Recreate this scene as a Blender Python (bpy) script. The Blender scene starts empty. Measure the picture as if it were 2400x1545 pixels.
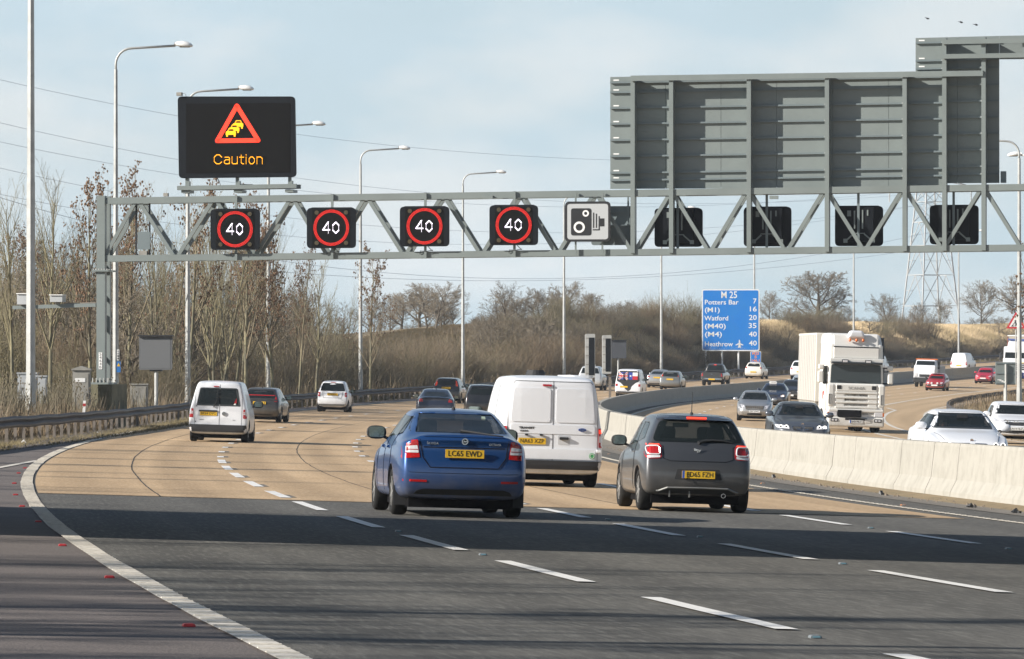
import bpy, bmesh, math, random
import numpy as np
from mathutils import Vector, Matrix
from mathutils.bvhtree import BVHTree
R = math.radians
sc = bpy.context.scene
COL = sc.collection

# ------------------------------------------------------------------ camera
F = 12100.0          # focal length in pixels of the 2400 px wide photograph
ZC = 2.2             # camera height (the road under it lies about 1.6 m lower)
cam_d = bpy.data.cameras.new('camera')
cam_d.sensor_width = 36.0
cam_d.lens = 36.0 * F / 2400.0
cam_d.clip_start = 1.0
cam_d.clip_end = 20000.0
cam = bpy.data.objects.new('camera', cam_d)
COL.objects.link(cam)
cam.location = (0, 0, ZC)
cam.rotation_euler = (R(90) + math.atan(87.5 / F), 0, 0)
sc.camera = cam

# ------------------------------------------------------------------ daylight
SUN_EL, SUN_AZ = R(25), R(250)     # azimuth clockwise from +Y
SL = Vector((math.sin(SUN_AZ) * math.cos(SUN_EL), math.cos(SUN_AZ) * math.cos(SUN_EL), math.sin(SUN_EL)))
world = bpy.data.worlds.new('World')
sc.world = world
world.use_nodes = True
wt = world.node_tree
wt.nodes.clear()
def wn(t, **k):
    n = wt.nodes.new(t)
    for a, b in k.items(): setattr(n, a, b)
    return n
sky = wn('ShaderNodeTexSky', sky_type='NISHITA', sun_disc=False)
sky.sun_elevation = SUN_EL
sky.sun_rotation = SUN_AZ
sky.air_density = 1.0; sky.dust_density = 0.4; sky.ozone_density = 2.5
bg = wn('ShaderNodeBackground'); bg.inputs[1].default_value = 0.05
wo = wn('ShaderNodeOutputWorld')
# thin high cloud veil, drifting in soft patches all round the sky
tc = wn('ShaderNodeTexCoord')
mp = wn('ShaderNodeMapping'); mp.inputs['Scale'].default_value = (9, 9, 22)
nz = wn('ShaderNodeTexNoise'); nz.inputs['Scale'].default_value = 1.3; nz.inputs['Detail'].default_value = 7; nz.inputs['Roughness'].default_value = 0.55
cr = wn('ShaderNodeMapRange'); cr.inputs[1].default_value = 0.33; cr.inputs[2].default_value = 0.72; cr.inputs[3].default_value = 0.80; cr.inputs[4].default_value = 0.98
mx = wn('ShaderNodeMix', data_type='RGBA')
mx.inputs[7].default_value = (9.6, 11.2, 12.4, 1)
L = wt.links.new
cm = wn('ShaderNodeMix', data_type='RGBA'); cm.inputs[6].default_value = (7.2, 9.0, 10.1, 1); cm.inputs[7].default_value = (9.5, 10.3, 10.7, 1)
nz2 = wn('ShaderNodeTexNoise'); nz2.inputs['Scale'].default_value = 2.2; nz2.inputs['Detail'].default_value = 8
cr2 = wn('ShaderNodeMapRange'); cr2.inputs[1].default_value = .40; cr2.inputs[2].default_value = .62
L(mp.outputs[0], nz2.inputs[0]); L(nz2.outputs[0], cr2.inputs[0]); L(cr2.outputs[0], cm.inputs[0]); L(cm.outputs[2], mx.inputs[7])
L(tc.outputs['Generated'], mp.inputs[0]); L(mp.outputs[0], nz.inputs[0]); L(nz.outputs[0], cr.inputs[0])

sep = wn('ShaderNodeSeparateXYZ'); L(tc.outputs['Generated'], sep.inputs[0])   # haze and thin cloud pile up towards the horizon
el = wn('ShaderNodeMapRange'); el.interpolation_type = 'SMOOTHSTEP'
for i_, q_ in enumerate((0.05, 0.34, 1.0, 0.06)): el.inputs[i_ + 1].default_value = q_
L(sep.outputs[2], el.inputs[0]); ml = wn('ShaderNodeMath', operation='MULTIPLY'); L(cr.outputs[0], ml.inputs[0]); L(el.outputs[0], ml.inputs[1])
L(ml.outputs[0], mx.inputs[0]); L(sky.outputs[0], mx.inputs[6]); L(mx.outputs[2], bg.inputs[0]); L(bg.outputs[0], wo.inputs[0])

sun_d = bpy.data.lights.new('sun', 'SUN')
sun_d.energy = 5.0; sun_d.angle = R(0.53); sun_d.color = (1.0, 0.935, 0.85)
sun = bpy.data.objects.new('sun', sun_d); COL.objects.link(sun)
sun.rotation_euler = SL.to_track_quat('Z', 'Y').to_euler()
sun.location = (-60, -20, 60)
vs = sc.view_settings
vs.view_transform = 'Standard'; vs.look = 'None'; vs.gamma = 1; vs.use_curve_mapping = False
vs.exposure = 0.8
sc.cycles.transparent_max_bounces = 12
sc.cycles.max_bounces = 6

# ------------------------------------------------------------------ road geometry (plan and profile)
def _c(D):
    D = np.asarray(D, float); Dc = np.clip(D, -80, 820); t = Dc / 100
    x = 3.453 - 17.479 * t + 4.806 * t**2 - .0551 * t**3
    dx = (-17.479 + 9.612 * t - .1653 * t**2) / 100
    tz = np.clip(D, 0, 650) / 100
    z = -1.461 - .6677 * tz + .13597 * tz**2 + .00617 * tz**3
    dz = (-.6677 + .27194 * tz + .01851 * tz**2) / 100
    return x + dx * (D - Dc), z + ZC, np.arctan(dx)
CF = .03044
def BC(D): return np.interp(D, (130, 330), (17.35, 14.35))       # centre line of the concrete barrier
def opp(D, d):   # the oncoming carriageway lies a little higher than the plane of the near one
    D = np.asarray(D, float); d = np.asarray(d, float); c = BC(D); t = np.clip((d - c + .35) / .9, 0, 1)
    return .25 * t * t * (3 - 2 * t) * np.interp(D, (300, 420), (1, 0))
def road(D, d, up=0.0):
    x, z, p = _c(D)
    return np.stack([x + d * np.cos(p), D - d * np.sin(p), z - CF * d + up + opp(D, d)], -1)
def lat(x, y):
    x = np.asarray(x, float); y = np.asarray(y, float); Dp = y.copy(); d = x * 0
    for _ in range(6):
        xe, _z, p = _c(Dp)
        d = (x - xe) * np.cos(p) - (y - Dp) * np.sin(p)
        Dp = y + d * np.sin(p)
    return Dp, d
def ss(a, b, v):
    t = np.clip((v - a) / (b - a), 0, 1); return t * t * (3 - 2 * t)
def bank(Dp):    # height of the cutting bank left of the road
    return np.interp(Dp, [0, 230, 300, 350, 390, 420, 455, 540, 620, 720], [.25, .3, .5, .9, 1.9, 3.7, 4.6, 4.4, 3.3, 2.8])
def terrain(x, y):
    Dp, d = lat(x, y)
    xe, z, p = _c(Dp)
    ld = np.clip(-d - 1.6, 0, None)
    hl = bank(Dp) * (ss(3.0, 13.5, -d) - .5 * ss(20, 60, -d)) + .10 * ss(.1, 1.5, ld)
    dr = np.clip(d, -2.0, 36)
    vb = BC(Dp) + 17.0
    rr = np.clip(d - vb, 0, None)
    hr = .35 * ss(0, 3.0, rr) + 1.1 * ss(2, 14, rr)
    n = np.sin(x * .31 + y * .17) * np.cos(y * .23 - x * .11) * .12 * (ss(2.2, 6, -d) + ss(1.3, 5, rr))
    inroad = ss(-1.5, -1.1, -0 + d) * ss(-.4, 0, -rr)
    return z - CF * dr + hl + hr + n - .06 * inroad + opp(Dp, d)
def ground(x, y):
    Dp, d = lat(x, y)
    if -1.6 < d < float(BC(Dp)) + 17.0: return float(_c(Dp)[1] - CF * d + opp(Dp, d))
    return float(terrain(x, y))
def hit(u, v):   # the point of the ground seen at a photograph pixel
    lo = None
    for y in np.arange(24, 800, 2.0):
        x = (u - 1200) / F * y; z = ZC + (860 - v) / F * y
        if z < ground(x, y):
            a, b = y - 2.0, y
            for _ in range(20):
                m = (a + b) / 2
                if ZC + (860 - v) / F * m < ground((u - 1200) / F * m, m): b = m
                else: a = m
            return Vector(((u - 1200) / F * b, b, ground((u - 1200) / F * b, b)))
    return Vector(((u - 1200) / F * 800, 800, ground((u - 1200) / F * 800, 800)))
def at(u, v, D): return Vector(((u - 1200) / F * D, D, ZC + (860 - v) / F * D))
def on(u, D):
    x = (u - 1200) / F * D; return Vector((x, D, ground(x, D)))
def zv(v, D): return ZC + (860 - v) / F * D
def near(u):   # a landmark of the photograph by which a far plant can be found
    return ('left of the gantry leg' if u < 235 else 'by the second lighting column' if u < 360 else 'by the third lighting column' if u < 530 else 'by the fourth lighting column' if u < 735 else 'by the fifth lighting column' if u < 950 else
            'by the sixth lighting column' if u < 1200 else 'by the seventh lighting column' if u < 1430 else 'by the eighth lighting column' if u < 1640 else 'by the blue route sign' if u < 1830 else 'by the tenth lighting column' if u < 2090 else 'by the pylon' if u < 2260 else 'by the far right lorry')
def psi(D): return float(_c(D)[2])

# ------------------------------------------------------------------ materials
MAT = {}
def mat(name, col, rough=.6, metal=0., spec=.5, var=.0, vscale=1., var2=None, bump=0., bscale=20., emit=0., alpha=1., coat=0., stretch=None, obj=False, streak=0.):
    if name in MAT: return MAT[name]
    m = bpy.data.materials.new(name); m.use_nodes = True
    nt = m.node_tree; b = nt.nodes['Principled BSDF']; l = nt.links.new
    b.inputs['Roughness'].default_value = rough; b.inputs['Metallic'].default_value = metal
    b.inputs['Specular IOR Level'].default_value = spec
    b.inputs['Base Color'].default_value = (*col, 1)
    if coat: b.inputs['Coat Weight'].default_value = coat; b.inputs['Coat Roughness'].default_value = .04
    if emit: b.inputs['Emission Color'].default_value = (*col, 1); b.inputs['Emission Strength'].default_value = emit
    if alpha < 1: b.inputs['Alpha'].default_value = alpha
    if var or bump:
        if obj:
            g = nt.nodes.new('ShaderNodeTexCoord'); src = g.outputs['Object']
        else:
            g = nt.nodes.new('ShaderNodeNewGeometry'); src = g.outputs['Position']
        if stretch:
            mpn = nt.nodes.new('ShaderNodeMapping'); mpn.inputs['Scale'].default_value = stretch
            l(src, mpn.inputs[0]); src = mpn.outputs[0]
    if var:
        n = nt.nodes.new('ShaderNodeTexNoise'); n.inputs['Scale'].default_value = vscale; n.inputs['Detail'].default_value = 6; n.inputs['Roughness'].default_value = .65
        l(src, n.inputs[0])
        mr = nt.nodes.new('ShaderNodeMapRange'); mr.inputs[1].default_value = .3; mr.inputs[2].default_value = .7; l(n.outputs[0], mr.inputs[0])
        mm = nt.nodes.new('ShaderNodeMix'); mm.data_type = 'RGBA'
        c2 = var2 or tuple(c * (1 - var) for c in col)
        mm.inputs[6].default_value = (*[min(1, c * (1 + var * .35)) for c in col], 1); mm.inputs[7].default_value = (*c2, 1)
        l(mr.outputs[0], mm.inputs[0]); l(mm.outputs[2], b.inputs['Base Color'])
    if bump:
        n2 = nt.nodes.new('ShaderNodeTexNoise'); n2.inputs['Scale'].default_value = bscale; n2.inputs['Detail'].default_value = 4
        l(src, n2.inputs[0]); bp = nt.nodes.new('ShaderNodeBump'); bp.inputs['Strength'].default_value = bump; bp.inputs['Distance'].default_value = .02
        l(n2.outputs[0], bp.inputs['Height']); l(bp.outputs[0], b.inputs['Normal'])
    MAT[name] = m; return m

def two_scale(name, c1, c2, c3, s1, s2, rough, bump=.3, bs=30, stretch1=None, fleck=None, spec=.4, tracks=0.):
    """large soft patches c1/c2 plus fine grain towards c3"""
    m = bpy.data.materials.new(name); m.use_nodes = True; nt = m.node_tree; b = nt.nodes['Principled BSDF']; l = nt.links.new
    b.inputs['Roughness'].default_value = rough; b.inputs['Specular IOR Level'].default_value = spec
    g = nt.nodes.new('ShaderNodeNewGeometry'); src = g.outputs['Position']; s0 = src
    if stretch1:
        mpn = nt.nodes.new('ShaderNodeMapping'); mpn.inputs['Scale'].default_value = stretch1; l(src, mpn.inputs[0]); s0 = mpn.outputs[0]
    def noise(s, sc_, det=5):
        n = nt.nodes.new('ShaderNodeTexNoise'); n.inputs['Scale'].default_value = sc_; n.inputs['Detail'].default_value = det; n.inputs['Roughness'].default_value = .6
        l(s, n.inputs[0]); return n.outputs[0]
    def rng(o, a, b_, c, d):
        r = nt.nodes.new('ShaderNodeMapRange'); 
        for i, q in enumerate((a, b_, c, d)): r.inputs[i + 1].default_value = q
        l(o, r.inputs[0]); return r.outputs[0]
    def mixc(f, a, b_):
        x = nt.nodes.new('ShaderNodeMix'); x.data_type = 'RGBA'; l(f, x.inputs[0])
        for i, q in ((6, a), (7, b_)):
            if isinstance(q, tuple): x.inputs[i].default_value = (*q, 1)
            else: l(q, x.inputs[i])
        return x.outputs[2]
    c = mixc(rng(noise(s0, s1), .32, .68, 0, 1), c1, c2)
    c = mixc(rng(noise(src, s2, 3), .45, .75, 0, .8), c, c3)
    if tracks:   # lengthways wear: polished wheel paths and streaks that follow the lanes
        uv = nt.nodes.new('ShaderNodeUVMap'); uv.uv_map = 'road'; mq = nt.nodes.new('ShaderNodeMapping'); mq.inputs['Scale'].default_value = (1.6, .03, 1); l(uv.outputs[0], mq.inputs[0])
        sp = nt.nodes.new('ShaderNodeSeparateXYZ'); l(uv.outputs[0], sp.inputs[0]); ms = nt.nodes.new('ShaderNodeMath'); ms.operation = 'MULTIPLY_ADD'; ms.inputs[1].default_value = 2 * math.pi / 1.84; ms.inputs[2].default_value = -1.5; l(sp.outputs[0], ms.inputs[0])
        sn = nt.nodes.new('ShaderNodeMath'); sn.operation = 'SINE'; l(ms.outputs[0], sn.inputs[0])
        dk = tuple(q * (1 - tracks) for q in c2); c = mixc(rng(sn.outputs[0], -.2, 1.0, 0, .55), c, dk); c = mixc(rng(noise(mq.outputs[0], 1.0, 6), .38, .66, .55, 0), c, dk)
        mg = nt.nodes.new('ShaderNodeMapping'); mg.inputs['Scale'].default_value = (20, 1.5, 1); l(uv.outputs[0], mg.inputs[0])   # coarse exposed aggregate, seen at a flat angle
        gn_ = noise(mg.outputs[0], 1.0, 2); c = mixc(rng(gn_, .30, .50, .45, 0), c, tuple(q * .62 for q in c2)); c = mixc(rng(gn_, .52, .74, 0, .5), c, c3)
    if fleck:
        v = nt.nodes.new('ShaderNodeTexVoronoi'); v.inputs['Scale'].default_value = 9; l(src, v.inputs[0])
        c = mixc(rng(v.outputs[0], 0.03, .07, .8, 0), c, fleck)
    l(c, b.inputs['Base Color'])
    bp = nt.nodes.new('ShaderNodeBump'); bp.inputs['Strength'].default_value = bump; bp.inputs['Distance'].default_value = .01
    l(noise(src, bs, 3), bp.inputs['Height']); l(bp.outputs[0], b.inputs['Normal'])
    MAT[name] = m; return m

M_asph = two_scale('asphalt', (.118, .113, .099), (.088, .085, .077), (.23, .225, .20), .35, 55, .85, .9, 60, (.25, 1.2, 1), tracks=.22)
M_asph_red = two_scale('worn_red_asphalt', (.135, .118, .109), (.100, .088, .082), (.26, .22, .20), .5, 45, .9, .9, 50, (.4, 1.4, 1), fleck=(.28, .25, .21))
M_conc = two_scale('buff_concrete_paving', (.57, .40, .23), (.51, .35, .195), (.63, .48, .31), .22, 9, .72, .6, 30, (.5, 1.6, 1), tracks=.36)
M_conc_far = two_scale('pale_buff_concrete_paving', (.55, .39, .225), (.49, .34, .19), (.60, .46, .30), .15, 6, .75, .3, 18, (.5, 1.6, 1), tracks=.25)
M_strip = two_scale('grey_edge_strip', (.17, .155, .135), (.13, .118, .10), (.24, .215, .18), .8, 10, .85, .5, 20, None, fleck=(.30, .27, .22))
M_line = two_scale('road_paint', (.84, .83, .80), (.78, .77, .73), (.66, .64, .60), 1.5, 26, .55, .3, 30)
M_line_old = two_scale('worn_road_paint', (.72, .68, .60), (.60, .56, .49), (.42, .38, .32), 1.2, 14, .65, .5, 12)
M_barrier = two_scale('barrier_concrete', (.36, .345, .305), (.33, .315, .275), (.26, .25, .215), .6, 3.2, .8, .3, 15, (1.6, 1.6, .3))
M_joint = mat('joint_dark', (.03, .027, .024), .9)  # plain dark tone of joints, cracks and board marks
M_ground = two_scale('verge_soil', (.20, .15, .085), (.27, .205, .12), (.12, .105, .055), .12, 3, .95, 1, 4)
M_plinth = mat('mossy_concrete', (.17, .155, .10), .85, var=.55, vscale=1.6, var2=(.075, .078, .045), bump=.3, bscale=14)
M_gant = mat('gantry_grey_paint', (.195, .225, .22), .42, var=.12, vscale=.7, spec=.4)
M_gant2 = mat('sign_back_grey', (.15, .185, .195), .5, var=.10, vscale=.4)
M_galv = mat('galvanised_steel', (.47, .48, .465), .5, metal=.25, var=.25, vscale=2.2, bump=.1, bscale=6)
M_rail = mat('weathered_rail', (.085, .074, .068), .55, metal=.3, var=.45, vscale=1.5)
M_railpost = mat('rail_post', (.22, .19, .16), .7, var=.4, vscale=2)
M_blackbox = mat('matt_black_casing', (.006, .008, .011), .55, spec=.15)
M_screen = mat('led_screen_black', (.006, .006, .006), .75, spec=.08)
M_red_led = mat('red_led', (1.0, .035, .01), emit=.62)
M_red_led2 = mat('dim_red_led', (.75, .018, .012), emit=.5)
M_amb = mat('amber_led', (1.0, .42, .0), emit=.6)
M_wht_led = mat('white_led', (.93, .87, 1.0), emit=.6)
M_offlamp = mat('unlit_amber_lamp', (.07, .055, .03), .3)
M_white = mat('white_paint', (.78, .78, .76), .5)
M_black = mat('black_paint', (.015, .016, .018), .5)
M_cab = mat('cabinet_grey', (.30, .29, .26), .7, var=.3, vscale=2)
M_cab2 = mat('cabinet_pale', (.42, .44, .45), .6, var=.15, vscale=2)
M_bark = mat('bark_olive', (.22, .20, .115), .9, var=.5, vscale=1.3, var2=(.10, .092, .07))
M_bark2 = mat('bark_oak', (.10, .083, .062), .9, var=.4, vscale=.5)
M_twig = mat('twigs_brown', (.225, .185, .12), .9, var=.4, vscale=.4)
M_twig2 = mat('twigs_olive', (.235, .205, .12), .9, var=.4, vscale=.4)
M_twig_oak = mat('twigs_grey_brown', (.215, .18, .13), .9, var=.35, vscale=.25)
M_bramble = mat('bramble_stems', (.215, .16, .112), .95, var=.5, vscale=.25, var2=(.15, .135, .075))
M_bramble2 = mat('bramble_stems_dark', (.145, .115, .085), .95, var=.5, vscale=.25, var2=(.105, .10, .055))
M_seed = mat('dry_seed_bunches', (.20, .125, .075), .9, var=.4, vscale=2)
M_scrub = mat('dead_scrub', (.23, .17, .105), .95, var=.6, vscale=.35, var2=(.085, .065, .04))
M_dry = mat('dry_grass', (.56, .43, .27), .95, var=.5, vscale=.18, var2=(.20, .16, .075))
M_green = mat('rough_green_grass', (.10, .085, .042), .95, var=.5, vscale=.3, var2=(.15, .12, .065))
M_litter = mat('litter', (.6, .6, .58), .6)

# ------------------------------------------------------------------ mesh builder
class MB:
    def __init__(s): s.v = []; s.f = []; s.m = []
    def add(s, vs_, fs, mi=0):
        o = len(s.v); s.v += [tuple(p) for p in vs_]; s.f += [tuple(i + o for i in f) for f in fs]; s.m += [mi] * len(fs)
    def box(s, c, d, mi=0, M=None):
        a, b, h = (q / 2 for q in d)
        P = [Vector((c[0] + i * a, c[1] + j * b, c[2] + k * h)) for i in (-1, 1) for j in (-1, 1) for k in (-1, 1)]
        if M: P = [M @ p for p in P]
        s.add(P, [(0, 1, 3, 2), (4, 6, 7, 5), (0, 4, 5, 1), (2, 3, 7, 6), (0, 2, 6, 4), (1, 5, 7, 3)], mi)
    def bar(s, p, q, w, h, up=(0, 0, 1), mi=0):
        p = Vector(p); q = Vector(q); d = (q - p).normalized(); u = Vector(up)
        if abs(d.dot(u)) > .98: u = Vector((0, 1, 0))
        a = d.cross(u).normalized() * w / 2; b = a.cross(d).normalized() * h / 2
        P = [e + i * a + j * b for e in (p, q) for i, j in ((-1, -1), (1, -1), (1, 1), (-1, 1))]
        s.add(P, [(0, 1, 2, 3), (7, 6, 5, 4), (0, 4, 5, 1), (1, 5, 6, 2), (2, 6, 7, 3), (3, 7, 4, 0)], mi)
    def tube(s, pts, rad, n=6, mi=0, cap=True):
        pts = [Vector(p) for p in pts]; k = len(pts)
        if not hasattr(rad, '__len__'): rad = [rad] * k
        ref = None; P = []
        for i in range(k):
            d = (pts[min(i + 1, k - 1)] - pts[max(i - 1, 0)])
            d = d.normalized() if d.length > 1e-9 else Vector((0, 0, 1))
            if ref is None: ref = d.orthogonal().normalized()
            a = (ref - d * ref.dot(d)); a = a.normalized() if a.length > 1e-6 else d.orthogonal().normalized(); ref = a
            b = d.cross(a)
            for j in range(n):
                t = 2 * math.pi * j / n; P.append(pts[i] + (a * math.cos(t) + b * math.sin(t)) * rad[i])
        Fs = [(i * n + j, i * n + (j + 1) % n, (i + 1) * n + (j + 1) % n, (i + 1) * n + j) for i in range(k - 1) for j in range(n)]
        if cap: Fs += [tuple(range(n))[::-1], tuple((k - 1) * n + j for j in range(n))]
        s.add(P, Fs, mi)
    def prism(s, poly, y0, y1, mi=0, axis='y'):
        n = len(poly)
        def q(a, b, c): return {'y': (a, c, b), 'x': (c, a, b), 'z': (a, b, c)}[axis]
        s.add([q(a, b, y0) for a, b in poly] + [q(a, b, y1) for a, b in poly],
              [tuple(range(n)), tuple(range(2 * n - 1, n - 1, -1))] + [(i, i + n, (i + 1) % n + n, (i + 1) % n) for i in range(n)], mi)
    def ring(s, c, r0, r1, y0, y1, n=40, mi=0):
        P = []
        for r, y in ((r0, y0), (r1, y0), (r1, y1), (r0, y1)):
            P += [(c[0] + r * math.cos(2 * math.pi * i / n), y, c[1] + r * math.sin(2 * math.pi * i / n)) for i in range(n)]
        s.add(P, [(k * n + i, k * n + (i + 1) % n, ((k + 1) % 4) * n + (i + 1) % n, ((k + 1) % 4) * n + i) for k in range(4) for i in range(n)], mi)
    def mesh(s, name, mats, smooth=False):
        me = bpy.data.meshes.new(name); me.from_pydata(s.v, [], s.f)
        for m in (mats if isinstance(mats, (list, tuple)) else [mats]): me.materials.append(m)
        if any(s.m): me.polygons.foreach_set('material_index', s.m)
        if smooth: me.polygons.foreach_set('use_smooth', [True] * len(s.f))
        me.update(); return me
    def build(s, name, mats, parent=None, smooth=False, loc=None, rot=None):
        return link(name, s.mesh(name, mats, smooth), parent, loc, rot)
def link(name, me, parent=None, loc=None, rot=None):
    o = bpy.data.objects.new(name, me); COL.objects.link(o)
    if parent: o.parent = parent
    if loc is not None: o.location = loc
    if rot is not None: o.rotation_euler = rot
    return o
def tag(o, label=None, cat=None, group=None, kind=None):
    for k, v in (('label', label), ('category', cat), ('group', group), ('kind', kind)):
        if v: o[k] = v
    return o
def thing(name, loc, rz=0, label=None, cat=None, group=None, M=None):
    o = link(name, None, None, loc, (0, 0, rz))
    if M is not None: o.matrix_world = M; o.location, o.rotation_euler = M.to_translation(), M.to_euler()
    return tag(o, label, cat, group)
def dup(o, loc=None, rz=None, scale=None, label=None, parent=None):
    c = o.copy(); COL.objects.link(c); c.parent = parent
    if loc is not None: c.location = loc
    if rz is not None: c.rotation_euler.z = rz
    if scale is not None: c.scale = scale if hasattr(scale, '__len__') else (scale,) * 3
    if label: c['label'] = label
    for ch in list(o.children): dup(ch, parent=c)
    return c
def rpoly(pts, r, n=4):
    out = []; k = len(pts)
    if not hasattr(r, '__len__'): r = [r] * k
    for i in range(k):
        p = Vector(pts[i]); a = Vector(pts[i - 1]) - p; b = Vector(pts[(i + 1) % k]) - p
        rr = min(r[i], a.length * .48, b.length * .48)
        if rr < 1e-4: out.append(tuple(p)); continue
        A = p + a.normalized() * rr; B = p + b.normalized() * rr
        for j in range(n + 1):
            t = j / n; q = A * (1 - t)**2 + p * 2 * t * (1 - t) + B * t * t; out.append((q.x, q.y))
    return out
def rrect(x0, z0, x1, z1, r, n=4): return rpoly([(x0, z0), (x1, z0), (x1, z1), (x0, z1)], r, n)
TXT = {}
def text(s, size, mat_, parent, loc, rot=(R(90), 0, 0), width=None, depth=.002, name='lettering', align='CENTER', bold=0.0):
    """flat printed lettering as a mesh; width squeezes the line to a given length"""
    c = bpy.data.curves.new('txt', 'FONT'); c.body = s; c.size = size; c.extrude = depth; c.align_x = align; c.align_y = 'CENTER'; c.offset = bold
    c.resolution_u = 2
    t = bpy.data.objects.new('txt', c); COL.objects.link(t)
    bpy.context.view_layer.update()
    me = bpy.data.meshes.new_from_object(t.evaluated_get(bpy.context.evaluated_depsgraph_get()))
    COL.objects.unlink(t); bpy.data.objects.remove(t); bpy.data.curves.remove(c)
    me.materials.clear(); me.materials.append(mat_); me.name = name
    if width:
        co = np.empty(len(me.vertices) * 3); me.vertices.foreach_get('co', co); co = co.reshape(-1, 3)
        w = co[:, 0].max() - co[:, 0].min(); co[:, 0] *= width / w
        if align == 'CENTER': co[:, 0] -= (co[:, 0].max() + co[:, 0].min()) / 2
        me.vertices.foreach_set('co', co.ravel())
    return link(name, me, parent, loc, rot)
def npmesh(name, V, Fq, mats, mi=None, smooth=False):
    me = bpy.data.meshes.new(name); k = Fq.shape[1]
    me.vertices.add(len(V)); me.vertices.foreach_set('co', V.astype(np.float32).ravel())
    me.loops.add(Fq.size); me.loops.foreach_set('vertex_index', Fq.ravel().astype(np.int32))
    me.polygons.add(len(Fq)); me.polygons.foreach_set('loop_start', np.arange(0, Fq.size, k, dtype=np.int32))
    for m in (mats if isinstance(mats, (list, tuple)) else [mats]): me.materials.append(m)
    if mi is not None: me.polygons.foreach_set('material_index', mi.astype(np.int32))
    me.update(calc_edges=True); me.validate()
    if smooth: me.polygons.foreach_set('use_smooth', [True] * len(Fq))
    return me
# ================================================================== ground and roads
rnd = random.Random(7); rng = np.random.default_rng(11)
def strip(name, Ds, ds0, ds1, up, m, nd=2, jit=0):
    """sheet following the road between lateral offsets ds0 and ds1 (numbers or functions of D)"""
    Ds = np.asarray(Ds, float)
    a = ds0(Ds) if callable(ds0) else np.full(len(Ds), float(ds0))
    b = ds1(Ds) if callable(ds1) else np.full(len(Ds), float(ds1))
    if jit: a = a + rng.normal(0, jit, len(Ds)); b = b + rng.normal(0, jit, len(Ds))
    V = []
    for j in range(nd):
        t = j / (nd - 1); V.append(road(Ds, a * (1 - t) + b * t, up))
    V = np.concatenate(V); n = len(Ds)
    i = np.arange(n - 1)
    Fq = np.concatenate([np.stack([j * n + i, (j + 1) * n + i, (j + 1) * n + i + 1, j * n + i + 1], 1) for j in range(nd - 1)])
    me = npmesh(name, V, Fq, m); uv = me.uv_layers.new(name='road'); li = np.empty(len(me.loops), np.int32); me.loops.foreach_get('vertex_index', li)
    U = np.concatenate([np.stack([a * (1 - j / (nd - 1)) + b * j / (nd - 1), Ds], 1) for j in range(nd)]); uv.data.foreach_set('uv', U[li].astype(np.float32).ravel())
    return tag(link(name, me), kind='structure')
# terrain: one sheet out to the horizon, fine near the road
Dg = np.concatenate([[-3000, -800, -200], np.arange(-60, 760, 6.), [800, 850, 950, 1200, 1800, 3000, 6000]])
dg = np.concatenate([[-6000, -2500, -900, -400, -200, -120, -80], np.arange(-60, -14, 3.), np.arange(-14, -.9, .8), [-1.3, -1.0, 5, 12, 16, 18, 24, 28], np.arange(30.5, 46, .7), [50, 60, 80, 120, 200, 400, 1000, 3000, 7000]])
V = []
for d in dg:
    P = road(np.clip(Dg, -60, 760), d); P[:, 1] += Dg - np.clip(Dg, -60, 760)
    far = np.abs(Dg - np.clip(Dg, -60, 760)) + max(0, abs(d) - 60)
    z = terrain(P[:, 0], P[:, 1]) if abs(d) <= 60 else None
    if z is None:
        Q = road(np.clip(Dg, -60, 760), math.copysign(60, d)); z = terrain(Q[:, 0], Q[:, 1])
    P[:, 2] = np.where(far > 900, 3.0 + ZC * 0, z)
    V.append(P)
V = np.concatenate(V); n = len(Dg); i = np.arange(n - 1)
Fq = np.concatenate([np.stack([j * n + i, (j + 1) * n + i, (j + 1) * n + i + 1, j * n + i + 1], 1) for j in range(len(dg) - 1)])
tag(link('ground', npmesh('ground', V, Fq, M_ground, smooth=True)), kind='structure')

DD = np.arange(-50, 760, 4.)
def it(*p):
    xs = [a for a, _ in p]; ys = [b for _, b in p]; return lambda D: np.interp(D, xs, ys)
sh = it((130, 2.8), (330, 0))
shoulder_l = it((60, -9.0), (95, -5.5), (110, -3.6), (135, -1.5), (170, -1.2))
strip('hard_shoulder', DD, shoulder_l, 0.0, .0, M_asph_red, 4)
strip('road', DD, 0.0, lambda D: BC(D) - .36, .0, M_asph, 8); strip('reserve_base', DD, lambda D: BC(D) - .36, lambda D: BC(D) + .56, .0, M_strip, 6); strip('opposing_road', DD, lambda D: BC(D) + .56, lambda D: BC(D) + 17.0, .0, M_asph, 8)
# buff concrete begins at a joint across the carriageway
JD = 77.5
Dc = np.concatenate([[JD], np.arange(80, 760, 4.)])
strip('concrete_pavement', Dc, .12, it((130, 14.25), (330, 12.7)), .004, M_conc, 6)
strip('opposing_carriageway', np.arange(110, 760, 4.), lambda D: BC(D) + .9, lambda D: BC(D) + 16.9 + .8 * (D < 200), .004, M_conc_far, 6)
strip('central_reserve', DD, lambda D: BC(D) - 1.55, lambda D: BC(D) + .8, .008, M_strip, 4)
# longitudinal slab joints, slightly ragged
for d0, n0 in ((1.95, 'slab_joint'), (5.9, 'slab_joint'), (9.4, 'slab_joint')):
    Dj = np.arange(JD, 330, .9)
    w = rng.normal(0, .018, len(Dj)).cumsum() * .25; w -= np.linspace(w[0], w[-1], len(w))
    strip(n0, Dj, lambda D: d0 + w - .012, lambda D: d0 + w + .014, .007, M_joint)
strip('transverse_joint', [JD - .06, JD + .05], .1, 14.3, .010, M_joint, 6)
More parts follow.
